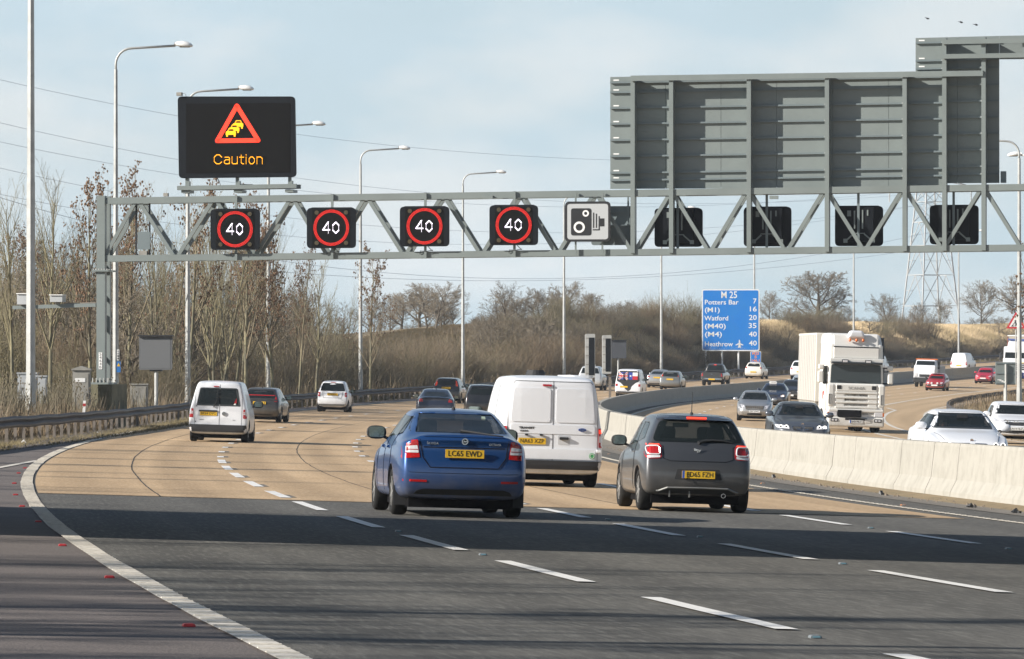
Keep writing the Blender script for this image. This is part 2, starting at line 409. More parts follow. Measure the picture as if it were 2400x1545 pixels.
# tar repairs and patches near the joint
# painted lines
e0 = lambda D: np.full(len(D), 0.0)
def eline(name, Ds, f, w, m, up=.011, jit=0): return strip(name, Ds, lambda D: f(D) - w / 2, lambda D: f(D) + w / 2, up, m, 2, jit)
eline('edge_line', np.arange(-40, 700, 2.), lambda D: D * 0 - .02, .20, M_line_old, jit=.006)
# raised ribs of the edge line (rumble strip), countable near the camera
ribs = MB()
def rib_row(f, D0, D1, step, w, h=.006):
    for D in np.arange(D0, D1, step):
        d = float(f(np.array([D]))[0])
        a = road(np.array([D, D + .07]), d - w / 2, .012); b = road(np.array([D, D + .07]), d + w / 2, .012)
        P = [a[0], b[0], b[1], a[1]]; Q = [p + np.array([0, 0, h]) for p in P]
        ribs.add([*P, *Q], [(4, 5, 6, 7), (0, 1, 5, 4), (1, 2, 6, 5), (2, 3, 7, 6), (3, 0, 4, 7)])
rib_row(lambda D: D * 0 - .02, 28, 150, .5, .19)
redge = it((130, 14.65), (330, 13.2))
rib_row(redge, 60, 150, .5, .15)
tag(ribs.build('rumble_ribs', M_line_old), kind='stuff')
eline('edge_line', np.arange(20, 700, 2.), redge, .14, M_line_old, jit=.006)
eline('edge_line', np.arange(96, 112, 1.), lambda D: np.interp(D, [96, 112], [-.9, -.05]), .14, M_line_old)
dash = []
def dashes(f, D0, D1, ln, gap, w, m, up=.012):
    mb = MB(); D = D0
    while D < D1:
        Ds = np.array([D, D + ln / 2, D + ln]); dd = f(Ds)
        a = road(Ds, dd - w / 2, up); b = road(Ds, dd + w / 2, up)
        mb.add([*a, *b], [(0, 3, 4, 1), (1, 4, 5, 2)]); D += ln + gap
    return mb
# lane lines: long dashes on the near asphalt, short ones on the concrete (one object per lane line)
for k, (dl, ph) in enumerate([(3.93, 0), (7.58, 0), (11.23, 0)]):
    mb = dashes(lambda D: D * 0 + dl, 16.6 + ph, 76, 5.6, 3.4, .165, M_line)
    tag(mb.build('lane_line', M_line), kind='structure')
    mb = dashes(lambda D: D * 0 + dl, 79.0 + ph, 118, 5.2, 3.8, .18, M_line)
    tag(mb.build('lane_line', M_line), kind='structure')
    fd = (lambda D: D * 0 + dl) if k < 2 else it((130, 11.23), (330, 10.2))
    mb = dashes(fd, 124.0 + ph, 660, 2.0, 7.0, .16, M_line)
    tag(mb.build('lane_line', M_line), kind='structure')
    # dark primer showing beside the newer paint
    mb = dashes(lambda D: D * 0 + dl + .07, 79.4 + ph, 240, 5.0 if 0 else 2.1, 6.9, .24, M_strip, .009)
    tag(mb.build('old_line_patch', M_strip), kind='structure')
for off in (3.6, 7.25):
    mb = dashes(lambda D: BC(D) + .65 + off, 130, 660, 2, 7, .15, M_line); tag(mb.build('lane_line', M_line), kind='structure')
opp_edge = lambda D: BC(D) + np.interp(D, (150, 200, 325, 365, 420), (11.5, 11.5, 12.6, 12.1, 11.2))
eline('edge_line', np.arange(120, 700, 2.), lambda D: BC(D) + .65 + .45, .15, M_line_old)
eline('edge_line', np.arange(150, 700, 2.), opp_edge, .22, M_line_old, jit=.02)
eline('slip_line', np.arange(130, 334, 2.), lambda D: BC(D) + np.interp(D, (150, 241, 320, 334), (13.4, 13.7, 14.3, 13.2)), .20, M_line_old)
eline('slip_line', np.arange(130, 700, 2.), lambda D: BC(D) + 16.3, .16, M_line_old)

# central concrete barrier: step profile, cast in bays with open joints
prof = [(-.32, 0), (-.31, .10), (-.19, .33), (-.13, .94), (-.11, 1.0), (.11, 1.0), (.13, .94), (.19, .33), (.31, .10), (.32, 0)]
bar_t = thing('concrete_barrier', (0, 0, 0), label='long pale concrete barrier curving along the central reserve', cat='barrier')
edges_b = [-20]
for b in [34, 48, 60, 72, 84, 94.6, 108, 119.5, 131, 142, 153, 165, 177, 190, 203, 217, 232, 247, 262, 278, 294, 310]: edges_b.append(b)
edges_b += list(np.arange(328, 720, 18.))
for a, b in zip(edges_b[:-1], edges_b[1:]):
    mb = MB(); Ds = np.linspace(a + .02, b - .02, 5); rows = []
    for D in Ds:
        c = float(BC(np.array([D]))[0])
        for (w, h) in prof:
            p = road(np.array([D]), c + w)[0]; base = road(np.array([D]), c)[0][2]
            rows.append((p[0], p[1], base - .02 + h))
    n = len(prof)
    Fs = [(i * n + j, (i + 1) * n + j, (i + 1) * n + j + 1, i * n + j + 1) for i in range(4) for j in range(n - 1)] + [tuple(range(n)), tuple(4 * n + j for j in range(n))[::-1]]
    mb.add(rows, Fs); mb.build('barrier_bay', M_barrier, bar_t)
for D_ in (97.5, 101.5, 111.5, 127.2):
    c_ = float(BC(D_)); b_ = road(np.array([D_]), c_)[0][2]; P = []
    for w, h in prof[:5]:
        q = road(np.array([D_ + rnd.uniform(-.06, .06)]), c_ + w - .002)[0]; P.append((q[0], q[1], b_ - .02 + h))
    mb = MB(); mb.tube(P, rnd.uniform(.003, .005), 4); mb.build('crack', M_joint, bar_t)
# debris and grit lying along the foot of the barrier
deb = MB()
for _ in range(900):
    D = rnd.uniform(70, 170); c = float(BC(np.array([D]))[0]) - rnd.uniform(.33, 1.1) ** 1.0
    p = road(np.array([D]), c)[0]; r_ = rnd.choice([.01, .015, .02, .03]) * rnd.uniform(.7, 1.5)
    A = rnd.uniform(0, 6.3)
    P = [(p[0] + r_ * math.cos(A + k * 1.6) * rnd.uniform(.6, 1.6), p[1] + r_ * math.sin(A + k * 1.6) * 1.5, p[2] + .008) for k in range(4)] + [(p[0], p[1], p[2] + .01 + r_)]
    deb.add(P, [(0, 1, 4), (1, 2, 4), (2, 3, 4), (3, 0, 4)])
tag(deb.build('grit', mat('grit', (.16, .13, .10), .9)), kind='stuff')
for u, v in ((1873, 1120), (2068, 1161), (2282, 1191), (2296, 1180), (2387, 1204), (1815, 1121)):
    p = hit(u, v); mb = MB(); mb.tube([(0, 0, 0), (.05, .02, .05), (.13, .03, .03)], [.03, .05, .01], 6); mb.box((.02, 0, .02), (.12, .06, .05))
    o = mb.build('debris_lump', M_black, loc=p, rot=(0, 0, rnd.uniform(0, 3)))
    tag(o, 'small dark lump of debris by the concrete barrier, ' + ('nearest the grey hatchback' if u < 1850 else 'below the open barrier joint' if u < 1900 else 'below the second bay' if u < 2100 else 'lower one of two close together' if u == 2282 else 'upper one of two close together' if u == 2296 else 'at the right edge of the photo'), 'debris', 'debris lumps by the barrier')

# ------------------------------------------------------------------ road studs
def stud(u, v, m, lab, grp):
    p = hit(u, v); t = thing('road_stud', p, -psi(p.y), lab, 'road stud', grp)
    S_ = .62 if m is M_studred else .6
    mb = MB(); mb.prism(rpoly([(-.07 * S_, .0), (.07 * S_, 0), (.055 * S_, .022), (-.055 * S_, .022)], .01, 2), -.05, .05); mb.build('stud_body', m, t)
    mb = MB(); mb.box((0, -.053, .012), (.08 * S_, .006, .010)); mb.build('reflector', M_studr if m is M_studred else M_glassy, t)
    return t
M_studred = mat('stud_red', (.42, .03, .035), .5); M_studr = mat('stud_reflector', (.55, .05, .06), .2); M_glassy = mat('stud_glass', (.16, .30, .36), .15)
M_studgrey = mat('stud_grey', (.16, .18, .19), .4); M_studam = mat('stud_amber', (.55, .22, .08), .4)
ws = ['furthest, where the slip line joins', 'second from the far end', 'third from the far end', 'fourth from the far end', 'middle one, by the dark shadow band', 'just below the dark shadow band', 'second nearest to the camera', 'nearest to the camera']
for (u, v), w in zip([(59, 1098), (44, 1110), (34, 1134), (37, 1161), (52, 1188), (90, 1224), (147, 1280), (257, 1355), (443, 1469)], ['furthest, at the joining slip line'] + ws):
    stud(u, v, M_studred, 'red road stud beside the edge line, ' + w, 'red studs along the edge line')
for (u, v), w in (((2041, 1239), 'right of centre in the third lane line'), ((1641, 1260), 'in the large shadow band right of centre'), ((1975, 1323), 'right of centre below the large shadow band'), ((2364, 1288), 'at the right edge of the photo in the shadow band'), ((1910, 1496), 'nearest to the camera at lower right'), ((1132, 1302), 'in front of the blue saloon'), ((934, 1247), 'left front of the blue saloon'), ((1425, 1219), 'between the blue saloon and the grey hatchback')):
    stud(u, v, M_studgrey, 'glass road stud ' + w, 'cat\'s eyes between lane dashes')
for (u, v), w in (((1787, 1134), 'behind the grey hatchback'), ((2116, 1185), 'towards the right'), ((1427, 1065), 'left of the grey hatchback')):
    stud(u, v, M_studam, 'amber road stud by the right edge line ' + w, 'amber studs along the central reserve')

# ------------------------------------------------------------------ steel guard rails
def wrail(name, pts, label, cat='guard rail', h=.72, post_step=2.4, face=1):
    """pts: plan points (x, y); corrugated beam on posts"""
    t = thing(name, (0, 0, 0), label=label, cat=cat)
    P = [Vector((x, y)) for x, y in pts]
    # resample
    seg = [(P[i], P[i + 1]) for i in range(len(P) - 1)]; out = []; acc = 0; step = 1.2
    tot = sum((b - a).length for a, b in seg); s = 0
    def along(s):
        for a, b in seg:
            l_ = (b - a).length
            if s <= l_: return a + (b - a) * (s / l_), (b - a).normalized()
            s -= l_
        return seg[-1][1], (seg[-1][1] - seg[-1][0]).normalized()
    prof_r = [(.0, .155), (.02, .15), (.075, .11), (.08, .07), (.02, .02), (.0, .0), (.02, -.02), (.08, -.07), (.075, -.11), (.02, -.15), (.0, -.155)]
    L_ = 9.6; k = 0
    while k * L_ < tot:
        a, b = k * L_, min(tot, (k + 1) * L_); nn = max(2, int((b - a) / 1.6) + 1); rows = []
        for s in np.linspace(a, b + .02, nn):
            p, d = along(s); nrm = Vector((d.y, -d.x)) * face; z = ground(p.x, p.y) + h - .155 + .012 * math.sin(s * .7)
            for w, hh in prof_r: rows.append((p.x + nrm.x * w, p.y + nrm.y * w, z + hh))
        n = len(prof_r); mb = MB()
        mb.add(rows, [(i * n + j, (i + 1) * n + j, (i + 1) * n + j + 1, i * n + j + 1) for i in range(nn - 1) for j in range(n - 1)])
        mb.build('rail_beam', M_rail, t); k += 1
    s = 0; pm = MB(); pm.box((0, 0, -.15), (.06, .09, 1.0)); pme = pm.mesh('rail_post', M_railpost)
    while s < tot:
        p, d = along(s); nrm = Vector((d.y, -d.x)) * face
        link('rail_post', pme, t, (p.x - nrm.x * .07, p.y - nrm.y * .07, ground(p.x, p.y) + .33), (0, 0, math.atan2(d.y, d.x))); s += post_step
    return t
rl = [(-13.4, y) for y in (20, 60, 100, 135, 165, 195)]
for D in np.arange(222, 700, 9.):
    q = road(np.array([D]), np.interp(D, [222, 300, 700], [-.95, -1.15, -1.2]))[0]; rl.append((q[0], q[1]))
wrail('guard_rail', rl, 'long rusty brown steel guard rail along the left verge', face=1)
rr_ = [road(np.array([D]), d)[0][:2] for D, d in [(float(q_), float(BC(q_)) + 17.6) for q_ in range(150, 700, 18)]]
wrail('guard_rail', [tuple(q) for q in rr_], 'curved steel guard rail round the grassy right verge', face=-1, h=.70)
# ================================================================== gantry
P0 = Vector(((238 - 1200) / F * 185, 185.0)); P1 = Vector((1200 / F * 180, 180.0))
gdir = (P1 - P0).normalized(); gn = Vector((gdir.y, -gdir.x))     # gn points towards the camera
GZ = ground(P0.x, P0.y)
gang = math.atan2(gdir.y, gdir.x)
def gp(u, v, off=0.0):
    """photo pixel -> (s, z) on the vertical gantry plane moved off metres towards the camera"""
    O = P0 + gn * off; k = (u - 1200) / F
    s = (k * O.y - O.x) / (gdir.x - k * gdir.y); y = O.y + gdir.y * s
    return s, ZC + (860 - v) / F * y - GZ
def gw(s, off, z): q = P0 + gdir * s + gn * off; return Vector((q.x, q.y, GZ + z))
gantry = thing('sign_gantry', (P0.x, P0.y, GZ), gang, 'grey steel lattice gantry spanning both carriageways', 'gantry')
LEN = 46.0; DEP = .75
tl = gp(245, 464)[1]; tr = gp(2400, 431.5)[1]; bl = gp(245, 613.5)[1]; br = gp(2400, 588)[1]
s24 = gp(2400, 500)[0]
def zt(s): return tl + (tr - tl) * s / s24 - .11
def zb(s): return bl + (br - bl) * s / s24 + .11
def gb(name, parent, *bars, m=None):
    mb = MB()
    for p, q, w, h in bars: mb.bar((p[0], -p[1], p[2]), (q[0], -q[1], q[2]), w, h)
    return mb.build(name, m or M_gant, parent)
s0 = gp(245, 500)[0]
for o in (0, -DEP):
    gb('top_chord', gantry, ((s0, o, zt(s0)), (LEN, o, zt(LEN)), .20, .225))
    gb('bottom_chord', gantry, ((s0, o, zb(s0)), (LEN, o, zb(LEN)), .20, .225))
# angle cleats under the chords: plan bracing
for o, z_ in ((0, zt), (0, zb)):
    for s in np.arange(1.5, LEN, 2.95):
        gb('cross_brace', gantry, ((s, -.1, z_(s) - .02), (s + 1.3, -DEP + .1, z_(s + 1.3) - .02), .07, .05))
tops = [gp(u, 470)[0] for u in (322, 503, 684, 858, 1038, 1217, 1395, 1574, 1752, 1934, 2118, 2303)]
bots = [gp(u, 600)[0] for u in (240, 412, 594, 770, 948, 1128, 1306, 1484, 1663, 1843, 2026, 2210, 2395)]
dd_ = (tops[-1] - tops[0]) / 11
while tops[-1] < LEN - 3: tops.append(tops[-1] + dd_); bots.append(bots[-1] + dd_)
for o in (0, -DEP):
    for i, tp in enumerate(tops):
        for b in (bots[i], bots[i + 1]):
            e = .10 * (1 if b > tp else -1)
            gb('diagonal_strut', gantry, ((tp + e, o, zt(tp) - .10), (b - e, o, zb(b) + .10), .12, .13))
# left leg: twin columns, splice flange, base plate
for o, w in ((0, .30), (-DEP, .24)):
    zsp = gp(240, 633)[1]; ztop = gp(240, 459)[1]
    gb('leg_column', gantry, ((0, o, zsp), (0, o, ztop), .30, w))
    gb('leg_column', gantry, ((0, o, 1.57), (0, o, zsp - .06), .31, w))
    gb('splice_flange', gantry, ((0, o, zsp - .06), (0, o, zsp), .62, .5))
    gb('base_plate', gantry, ((0, o, 1.50), (0, o, 1.57), .66, .6))
    for k in range(5):
        gb('anchor_bolt', gantry, ((-.27 + .135 * k, o + .24, 1.52), (-.27 + .135 * k, o + .24, 1.73), .035, .035), m=M_galv)
    for k in range(6):
        gb('flange_bolt', gantry, ((-.25 + .10 * k, o + .22, zsp - .02), (-.25 + .10 * k, o + .22, zsp + .045), .04, .04), m=M_galv)
for z in np.arange(1.9, 5.6, 1.1):
    gb('leg_lacing', gantry, ((0, -.1, z), (0, -DEP + .1, z + .55), .08, .08))
# far leg beyond the right edge of the picture
gb('leg_column', gantry, ((LEN, 0, -2.6), (LEN, 0, zt(LEN) + .2), .3, .3)); gb('leg_column', gantry, ((LEN, -DEP, -2.6), (LEN, -DEP, zt(LEN) + .2), .3, .3))
for u in (1147, 1815):   # small junction boxes under the top chord
    s, z = gp(u, 463); mb = MB(); mb.box((s, -.13, z), (.30, .16, .12)); mb.build('junction_box', M_gant, gantry)
s, z = gp(406, 459); 
# number plate of the leg
sN, zN = gp(235.5, 846, .16); mb = MB(); mb.box((sN, -.16, zN), (.125, .012, .60)); npl = mb.build('number_plate', M_white, gantry)
for k, ch in enumerate('5464B'):
    text(ch, .135, M_black, npl, (sN, -.168, zN + .23 - k * .115), width=.075)
# panel and brackets hanging inside the first bay
s_, z_ = gp(319, 560); mb = MB(); mb.bar((gp(318, 0)[0], .1, zb(1)), (gp(318, 0)[0], .1, zt(1)), .06, .06); mb.bar((gp(349, 0)[0], .1, zb(1)), (gp(349, 0)[0], .1, zt(1)), .06, .06)
hp = mb.build('hanging_frame', M_black, gantry)
a = gp(322, 585); b = gp(351, 543); mb = MB(); mb.prism(rrect(a[0], a[1], b[0], b[1], .05), .02, .06); mb.build('hanging_panel', M_gant2, gantry)
a = gp(326, 601); b = gp(345, 588); mb = MB(); mb.box(((a[0] + b[0]) / 2, .04, (a[1] + b[1]) / 2), (b[0] - a[0], .25, b[1] - a[1])); mb.build('hanging_box', M_cab, gantry)

# plinth
mb = MB(); a = hit(222, 953)
sA = gp(187, 900, .6)[0]; sB = gp(263, 900, .6)[0]
pl = thing('concrete_plinth', (P0.x, P0.y, GZ), gang, 'mossy concrete plinth under the left gantry leg behind the guard rail', 'plinth')
mb.box(((sA + sB) / 2, .55, .65), (sB - sA, 2.4, 1.70)); o = mb.build('block', M_plinth, pl)
mb = MB()
for k in range(3): mb.box(((sA + sB) / 2 + (sB - sA) * .5 + .004, -.3 + .7 * k, .42), (.012, .02, 1.0))
mb.build('board_marks', M_joint, pl)

# ------------------------------------------------------------------ big direction signs seen from behind
def backsign(u0, u1, v0, v1, ribs_v, posts, label, off=-DEP, post_top=None):
    off = off + .32
    sA, zA = gp(u0, v1, off); sB, zB = gp(u1, v1, off); zT0 = gp(u0, v0[0], off)[1]; zT1 = gp(u1, v0[1], off)[1]
    t = thing('direction_sign', (P0.x, P0.y, GZ), gang, label, 'sign')
    # sheet panels side by side
    n = max(2, round((sB - sA) / 1.9)); xs = np.linspace(sA, sB, n + 1)
    for i in range(n):
        q = lambda x: zT0 + (zT1 - zT0) * (x - sA) / (sB - sA)
        g = .006
        mb = MB(); mb.prism([(xs[i] + g, gp(u0, v1, off)[1]), (xs[i + 1] - g, gp(u0, v1, off)[1]), (xs[i + 1] - g, q(xs[i + 1])), (xs[i] + g, q(xs[i]))], -off, -off + .03)
        mb.build('sheet_panel', M_gant, t)
    mb = MB(); mb.box(((sA + sB) / 2, -off + .035, (zA + zT0) / 2 + .02), (sB - sA - .02, .006, zT0 - zA - .05)); mb.build('front_sheet', M_gant2, t)
    for v in ribs_v:
        z = gp(u0, v, off)[1]; mb = MB(); sl = (zT1 - zT0) * .9
        mb.bar((sA + .01, -off - .05, z), (sB - .01, -off - .05, z + sl), .07, .045); mb.bar((sA + .01, -off - .088, z), (sB - .01, -off - .088, z + sl), .008, .06)
        mb.build('stiffening_rib', M_gant2, t)
        for k in range(2):
            pass
        mb = MB(); zz = z + .09; mb.box((sA + .22, -off - .006, zz), (.20, .004, .045)); mb.build('maker_sticker', M_white, t)
    for u, vt in posts:
        s, _ = gp(u, 500); z1 = gp(u, vt)[1]; z0 = gp(u, 594 - (u - 1484) * .008)[1]
        mb = MB()
        dp_ = -off + .16; mb.box((s, -.16 + dp_ / 2 - .03, (z0 + z1) / 2), (.15, dp_ - .06, z1 - z0))
        ps = mb.build('post', M_gant, t)
        mb = MB()
        for v in ribs_v:
            z = gp(u0, v, off)[1] + (zT1 - zT0) * (s - sA) / (sB - sA)
            mb.box((s - .10, -off - .09, z), (.06, .05, .05))
        mb.build('bracket', M_galv, ps)
    return t, (sA, sB)
ribA = (194, 217, 254, 291, 329, 367, 406, 423)
sg, _ = backsign(1430, 2215, (180.5, 166), 443, ribA, [(u, 182 - (u - 1484) * .016) for u in (1484, 1574, 1756, 1939, 2121)], 'wide grey back of a direction sign on upright posts above the gantry')
a = gp(1480, 178); b = gp(2305, 166)
mb = MB(); mb.bar((a[0], -.12, a[1] - .05), (b[0], -.12, b[1] - .05), .20, .10); mb.bar((a[0], -.21, a[1] - .14), (b[0], -.21, b[1] - .14), .03, .10); mb.build('top_beam', M_gant, sg)
sg2, _ = backsign(2146, 2343, (89, 84), 430, (101, 143, 162, 202, 240, 278, 316, 354, 393, 411), [(2214, 88), (2306, 86)], 'tall grey back of a sign panel at the right with two rails on top', off=-DEP - .12)
for v0, v1 in ((93, 104), (127, 138)):
    a = gp(2210, (v0 + v1) / 2, .2); mb = MB(); mb.bar((a[0], -.24, a[1]), (a[0] + 9, -.24, a[1] + .06), .10, (v1 - v0) / F * 176); mb.build('walkway_rail', M_gant, sg2)
# sheet of the same sign carrying on right of the picture above the rails
a = gp(2343, 84, -.55); b = gp(2343, 139, -.55); mb = MB(); mb.prism([(a[0], b[1]), (a[0] + 7, b[1]), (a[0] + 7, a[1] + .05), (a[0], a[1])], .55, .58); mb.build('sheet_panel', M_gant, sg2)
for u in (2395,):
    s, z1 = gp(u, 84); mb = MB(); mb.box((s + .1, -.05, z1 - .4), (.14, .2, .8)); mb.build('post', M_gant, sg2)
a = gp(2352, 415, -.4); mb = MB(); mb.box((a[0], .45, a[1]), (.19, .3, .40)); o = mb.build('camera_box', M_gant2, None); o.location = (P0.x, P0.y, GZ); o.rotation_euler.z = gang
tag(o, 'small grey box on the right edge of the tall sign panel', 'equipment box')

# ------------------------------------------------------------------ lane signals
def led40(t, s, z, y):
    rg = MB()
    for r0 in (.555, .592, .629):
        for k in range(84):
            a_ = 2 * math.pi * (k + (r0 * 7 % 1)) / 84; rg.box((s + r0 * math.cos(a_), y, z + r0 * math.sin(a_)), (.025, .01, .025))
    o = rg.build('red_ring', M_red_led2, t)
    h = .19
    four = [((-.30, -.075), (-.04, -.075)), ((-.30, -.075), (-.115, .20)), ((-.105, .20), (-.105, -.21))]
    zero = rpoly([(.06, -.19), (.27, -.19), (.27, .19), (.06, .19)], .10, 1)
    mb = MB()
    for p, q in four: mb.bar((s + p[0], y, z + p[1]), (s + q[0], y, z + q[1]), .01, .044)
    for i in range(len(zero)):
        p, q = zero[i], zero[(i + 1) % len(zero)]; mb.bar((s + p[0], y, z + p[1]), (s + q[0], y, z + q[1]), .01, .044)
    for p, q in four + [(zero[i], zero[(i + 1) % len(zero)]) for i in range(len(zero))]:
        mb.tube([(s + p[0], y + .005, z + p[1]), (s + p[0], y - .005, z + p[1])], .022, 8)
    mb.build('lettering', M_wht_led, t)
def signal(u0, v0, u1, v1, label, front=True):
    off = .34 if front else -.15
    a = gp(u0, v1, off); b = gp(u1, v0, off)
    if not front: off = -.55; a = gp(u0, v1, off); b = gp(u1, v0, off)
    cx, cz = (a[0] + b[0]) / 2, (a[1] + b[1]) / 2; w, h = b[0] - a[0], b[1] - a[1]
    t = thing('lane_signal', (P0.x, P0.y, GZ), gang, label, 'lane signal', 'lane signals on the gantry')
    y0 = -off
    mb = MB(); mb.prism(rrect(cx - w / 2, cz - h / 2, cx + w / 2, cz + h / 2, .16, 5), y0, y0 + .05 if front else y0 + .04)
    mb.prism(rrect(cx - w / 2 + .14, cz - h / 2 + .06, cx + w / 2 - .14, cz + h / 2 + .02, .05, 3), y0 + .05, y0 + .22 if front else y0 + .25)
    if not front:
        mb2 = MB(); mb2.box((cx, y0 - .10, cz + .05), (w * .62, .2, h * .86)); mb2.build('housing', M_blackbox, t)
    c = mb.build('casing', M_blackbox, t)
    if front:
        mb = MB(); mb.box((cx, y0 - .003, cz), (w * .78, .008, h * .93)); mb.build('screen', M_screen, t)
        led40(t, cx, cz + .01, y0 - .014)
        for sx in (-1, 1):
            for sz in (-1, 1):
                mb = MB(); mb.tube([(cx + sx * .53, y0 - .004, cz + sz * .54 + .01), (cx + sx * .53, y0 - .03, cz + sz * .54 + .01)], .075, 14); mb.build('amber_lamp', M_offlamp, t)
        mb = MB(); mb.bar((cx, -.16, zt(cx) + .12), (cx, -.16, zb(cx) - .14), .085, .06); mb.build('hanger', M_gant, t)
        mb = MB(); mb.tube([(cx + .1, -.2, cz - h / 2), (cx + .26, -.2, cz - h / 2 - .16), (cx + .28, -.2, zb(cx) + .16), (cx + .05, -.2, zb(cx) + .12), (cx - .18, -.18, zb(cx) + .13), (cx - .2, -.12, zb(cx) + .02)], .013, 5); mb.build('cable', M_black, t)
    else:
        mb = MB(); mb.bar((cx, y0 - .25, zt(cx) - .05), (cx, y0 - .25, zb(cx)), .085, .06); mb.build('hanger', M_gant2, t)
        mb = MB()
        mb.bar((cx - .14, y0 - .22, cz + h * .38), (cx - .14, y0 - .22, cz - .1), .05, .05); mb.bar((cx + .14, y0 - .22, cz + h * .4), (cx + .14, y0 - .22, cz - .1), .05, .029)
        mb.bar((cx + .2, y0 - .22, cz - .28), (cx + .45, y0 - .20, cz - .5), .07, .05); mb.bar((cx - .2, y0 - .22, cz - .3), (cx - .42, y0 - .20, cz - .5), .07, .05); mb.bar((cx - .22, y0 - .23, cz - .26), (cx + .22, y0 - .23, cz - .26), .05, .029)
        mb.box((cx + .5, y0 - .22, cz - .52), (.14, .05, .14)); mb.box((cx - .46, y0 - .22, cz - .52), (.14, .05, .14)); mb.box((cx - .33, y0 - .22, cz + .44), (.13, .04, .2)); mb.box((cx + .32, y0 - .22, cz + .46), (.05, .04, .2))
        mb.build('mounting_bracket', M_gant, t)
    return t
for r_, w in (((493, 490, 609, 586), 'leftmost of the four, under the caution display'), ((719, 487, 834, 582), 'second of the four from the left'), ((937, 484, 1053, 578), 'third of the four from the left'), ((1147, 481, 1261, 575), 'rightmost of the four, next to the camera sign')):
    signal(*r_, 'black lane signal showing 40, ' + w)
for r_, w in (((1534, 488, 1647, 579), 'crossed by the second sign post'), ((1743, 485, 1855, 578), 'crossed by the third sign post'), ((1957, 483, 2070, 577), 'above the tenth lighting column'), ((2179, 481, 2294, 573), 'in front of the pylon')):
    signal(*r_, 'black back of a lane signal ' + w, False)

# speed camera sign
a = gp(1324, 567, .34); b = gp(1431, 472, .34); cx, cz = (a[0] + b[0]) / 2, (a[1] + b[1]) / 2; w, h = (b[0] - a[0]) / 2, (b[1] - a[1]) / 2
t = thing('speed_camera_sign', (P0.x, P0.y, GZ), gang, 'white sign with a black speed camera symbol on the gantry', 'sign')
mb = MB(); mb.prism(rrect(cx - w, cz - h, cx + w, cz + h, .17, 5), -.34, -.30); mb.build('border', M_black, t)
mb = MB(); mb.prism(rrect(cx - w + .085, cz - h + .085, cx + w - .085, cz + h - .085, .11, 5), -.344, -.338); mb.build('face', mat('sign_face_pale', (.44, .46, .47), .4), t)
mb = MB(); Y = (-.350, -.343)
mb.prism(rrect(cx - .594, cz - .49, cx + .135, cz + .47, .09), *Y)
mb.build('symbol', M_black, t)
mb = MB()
mb.ring((cx - .30, cz - .197), .125, .20, -.356, -.349, 28); mb.ring((cx - .07, cz + .29), .058, .115, -.356, -.349, 24); mb.build('symbol', M_white, t)
mb = MB()
mb.box((cx + .21, -.347, cz + .046), (.042, .006, .54)); mb.box((cx + .31, -.347, cz + .03), (.042, .006, .50)); mb.box((cx + .407, -.347, cz - .045), (.042, .006, .47)); mb.box((cx + .305, -.347, cz - .29), (.25, .006, .042)); mb.box((cx + .51, -.347, cz - .03), (.166, .006, .28))
mb.build('symbol', M_black, t)
mb = MB(); mb.bar((cx - w * .55, -.2, zt(cx) + .05), (cx - w * .55, -.2, zb(cx) - .05), .06, .06); mb.bar((cx + w * .62, -.2, zt(cx) + .05), (cx + w * .62, -.2, zb(cx) - .05), .06, .06); mb.build('hanger', M_gant, t)
# grey sign back beside it
a = gp(1386, 575, -.6); b = gp(1482, 483, -.6); t = thing('small_sign', (P0.x, P0.y, GZ), gang, 'dark grey back of a small sign hanging beside the speed camera sign', 'sign')
mb = MB(); mb.prism(rrect(a[0], a[1], b[0], b[1], .1), .6, .62); mb.build('sheet_panel', M_gant2, t)
for f in (.2, .5, .85): mb = MB(); z = a[1] + (b[1] - a[1]) * f; mb.box(((a[0] + b[0]) / 2, .575, z), (b[0] - a[0] - .1, .05, .05)); mb.build('stiffening_rib', M_gant2, t)
mb = MB(); s = gp(1468, 0)[0]; mb.bar((s, .52, zt(s)), (s, .52, zb(s)), .06, .06); mb.build('hanger', M_gant2, t)

# ------------------------------------------------------------------ message display
OF = .12
t = thing('message_display', (P0.x, P0.y, GZ), gang, 'large black electronic display reading Caution with a queue warning triangle', 'display')
c4 = [gp(419, 418, OF), gp(694, 415, OF), gp(691, 226, OF), gp(416, 226, OF)]
c4 = [(p[0], p[1]) for p in c4]
mb = MB(); mb.prism(rpoly(c4, .16, 5), -OF, -OF + .10); ce = MB()
m_ = Vector(((c4[0][0] + c4[1][0]) / 2, 0)); ins = [(m_.x + (p[0] - m_.x) * .93, c4[0][1] + .1 + (p[1] - c4[0][1]) * .93) for p in c4]
mb.prism(rpoly(ins, .1, 3), -OF + .10, .55); mb.build('casing', M_blackbox, t)
a = gp(436, 406, OF); b = gp(680, 241, OF); mb = MB(); mb.prism([(a[0], a[1]), (b[0], a[1]), (b[0], b[1]), (a[0], b[1])], -OF - .012, -OF - .002); mb.build('screen', M_screen, t)
pc = lambda u, v: gp(u, v, OF + .02)
def stroke(mb, pts, w, closed=False, y=-OF - .02):
    k = len(pts)
    for i in range(k if closed else k - 1):
        p, q = pc(*pts[i]), pc(*pts[(i + 1) % k]); mb.bar((p[0], y, p[1]), (q[0], y, q[1]), .012, w)
    for p in pts:
        p = pc(*p); mb.tube([(p[0], y + .006, p[1]), (p[0], y - .006, p[1])], w / 2, 10)
tri = MB(); stroke(tri, [(555, 248), (509, 330), (605, 329)], .155, True); tri.build('red_triangle', M_red_led, t)
px = F / 185
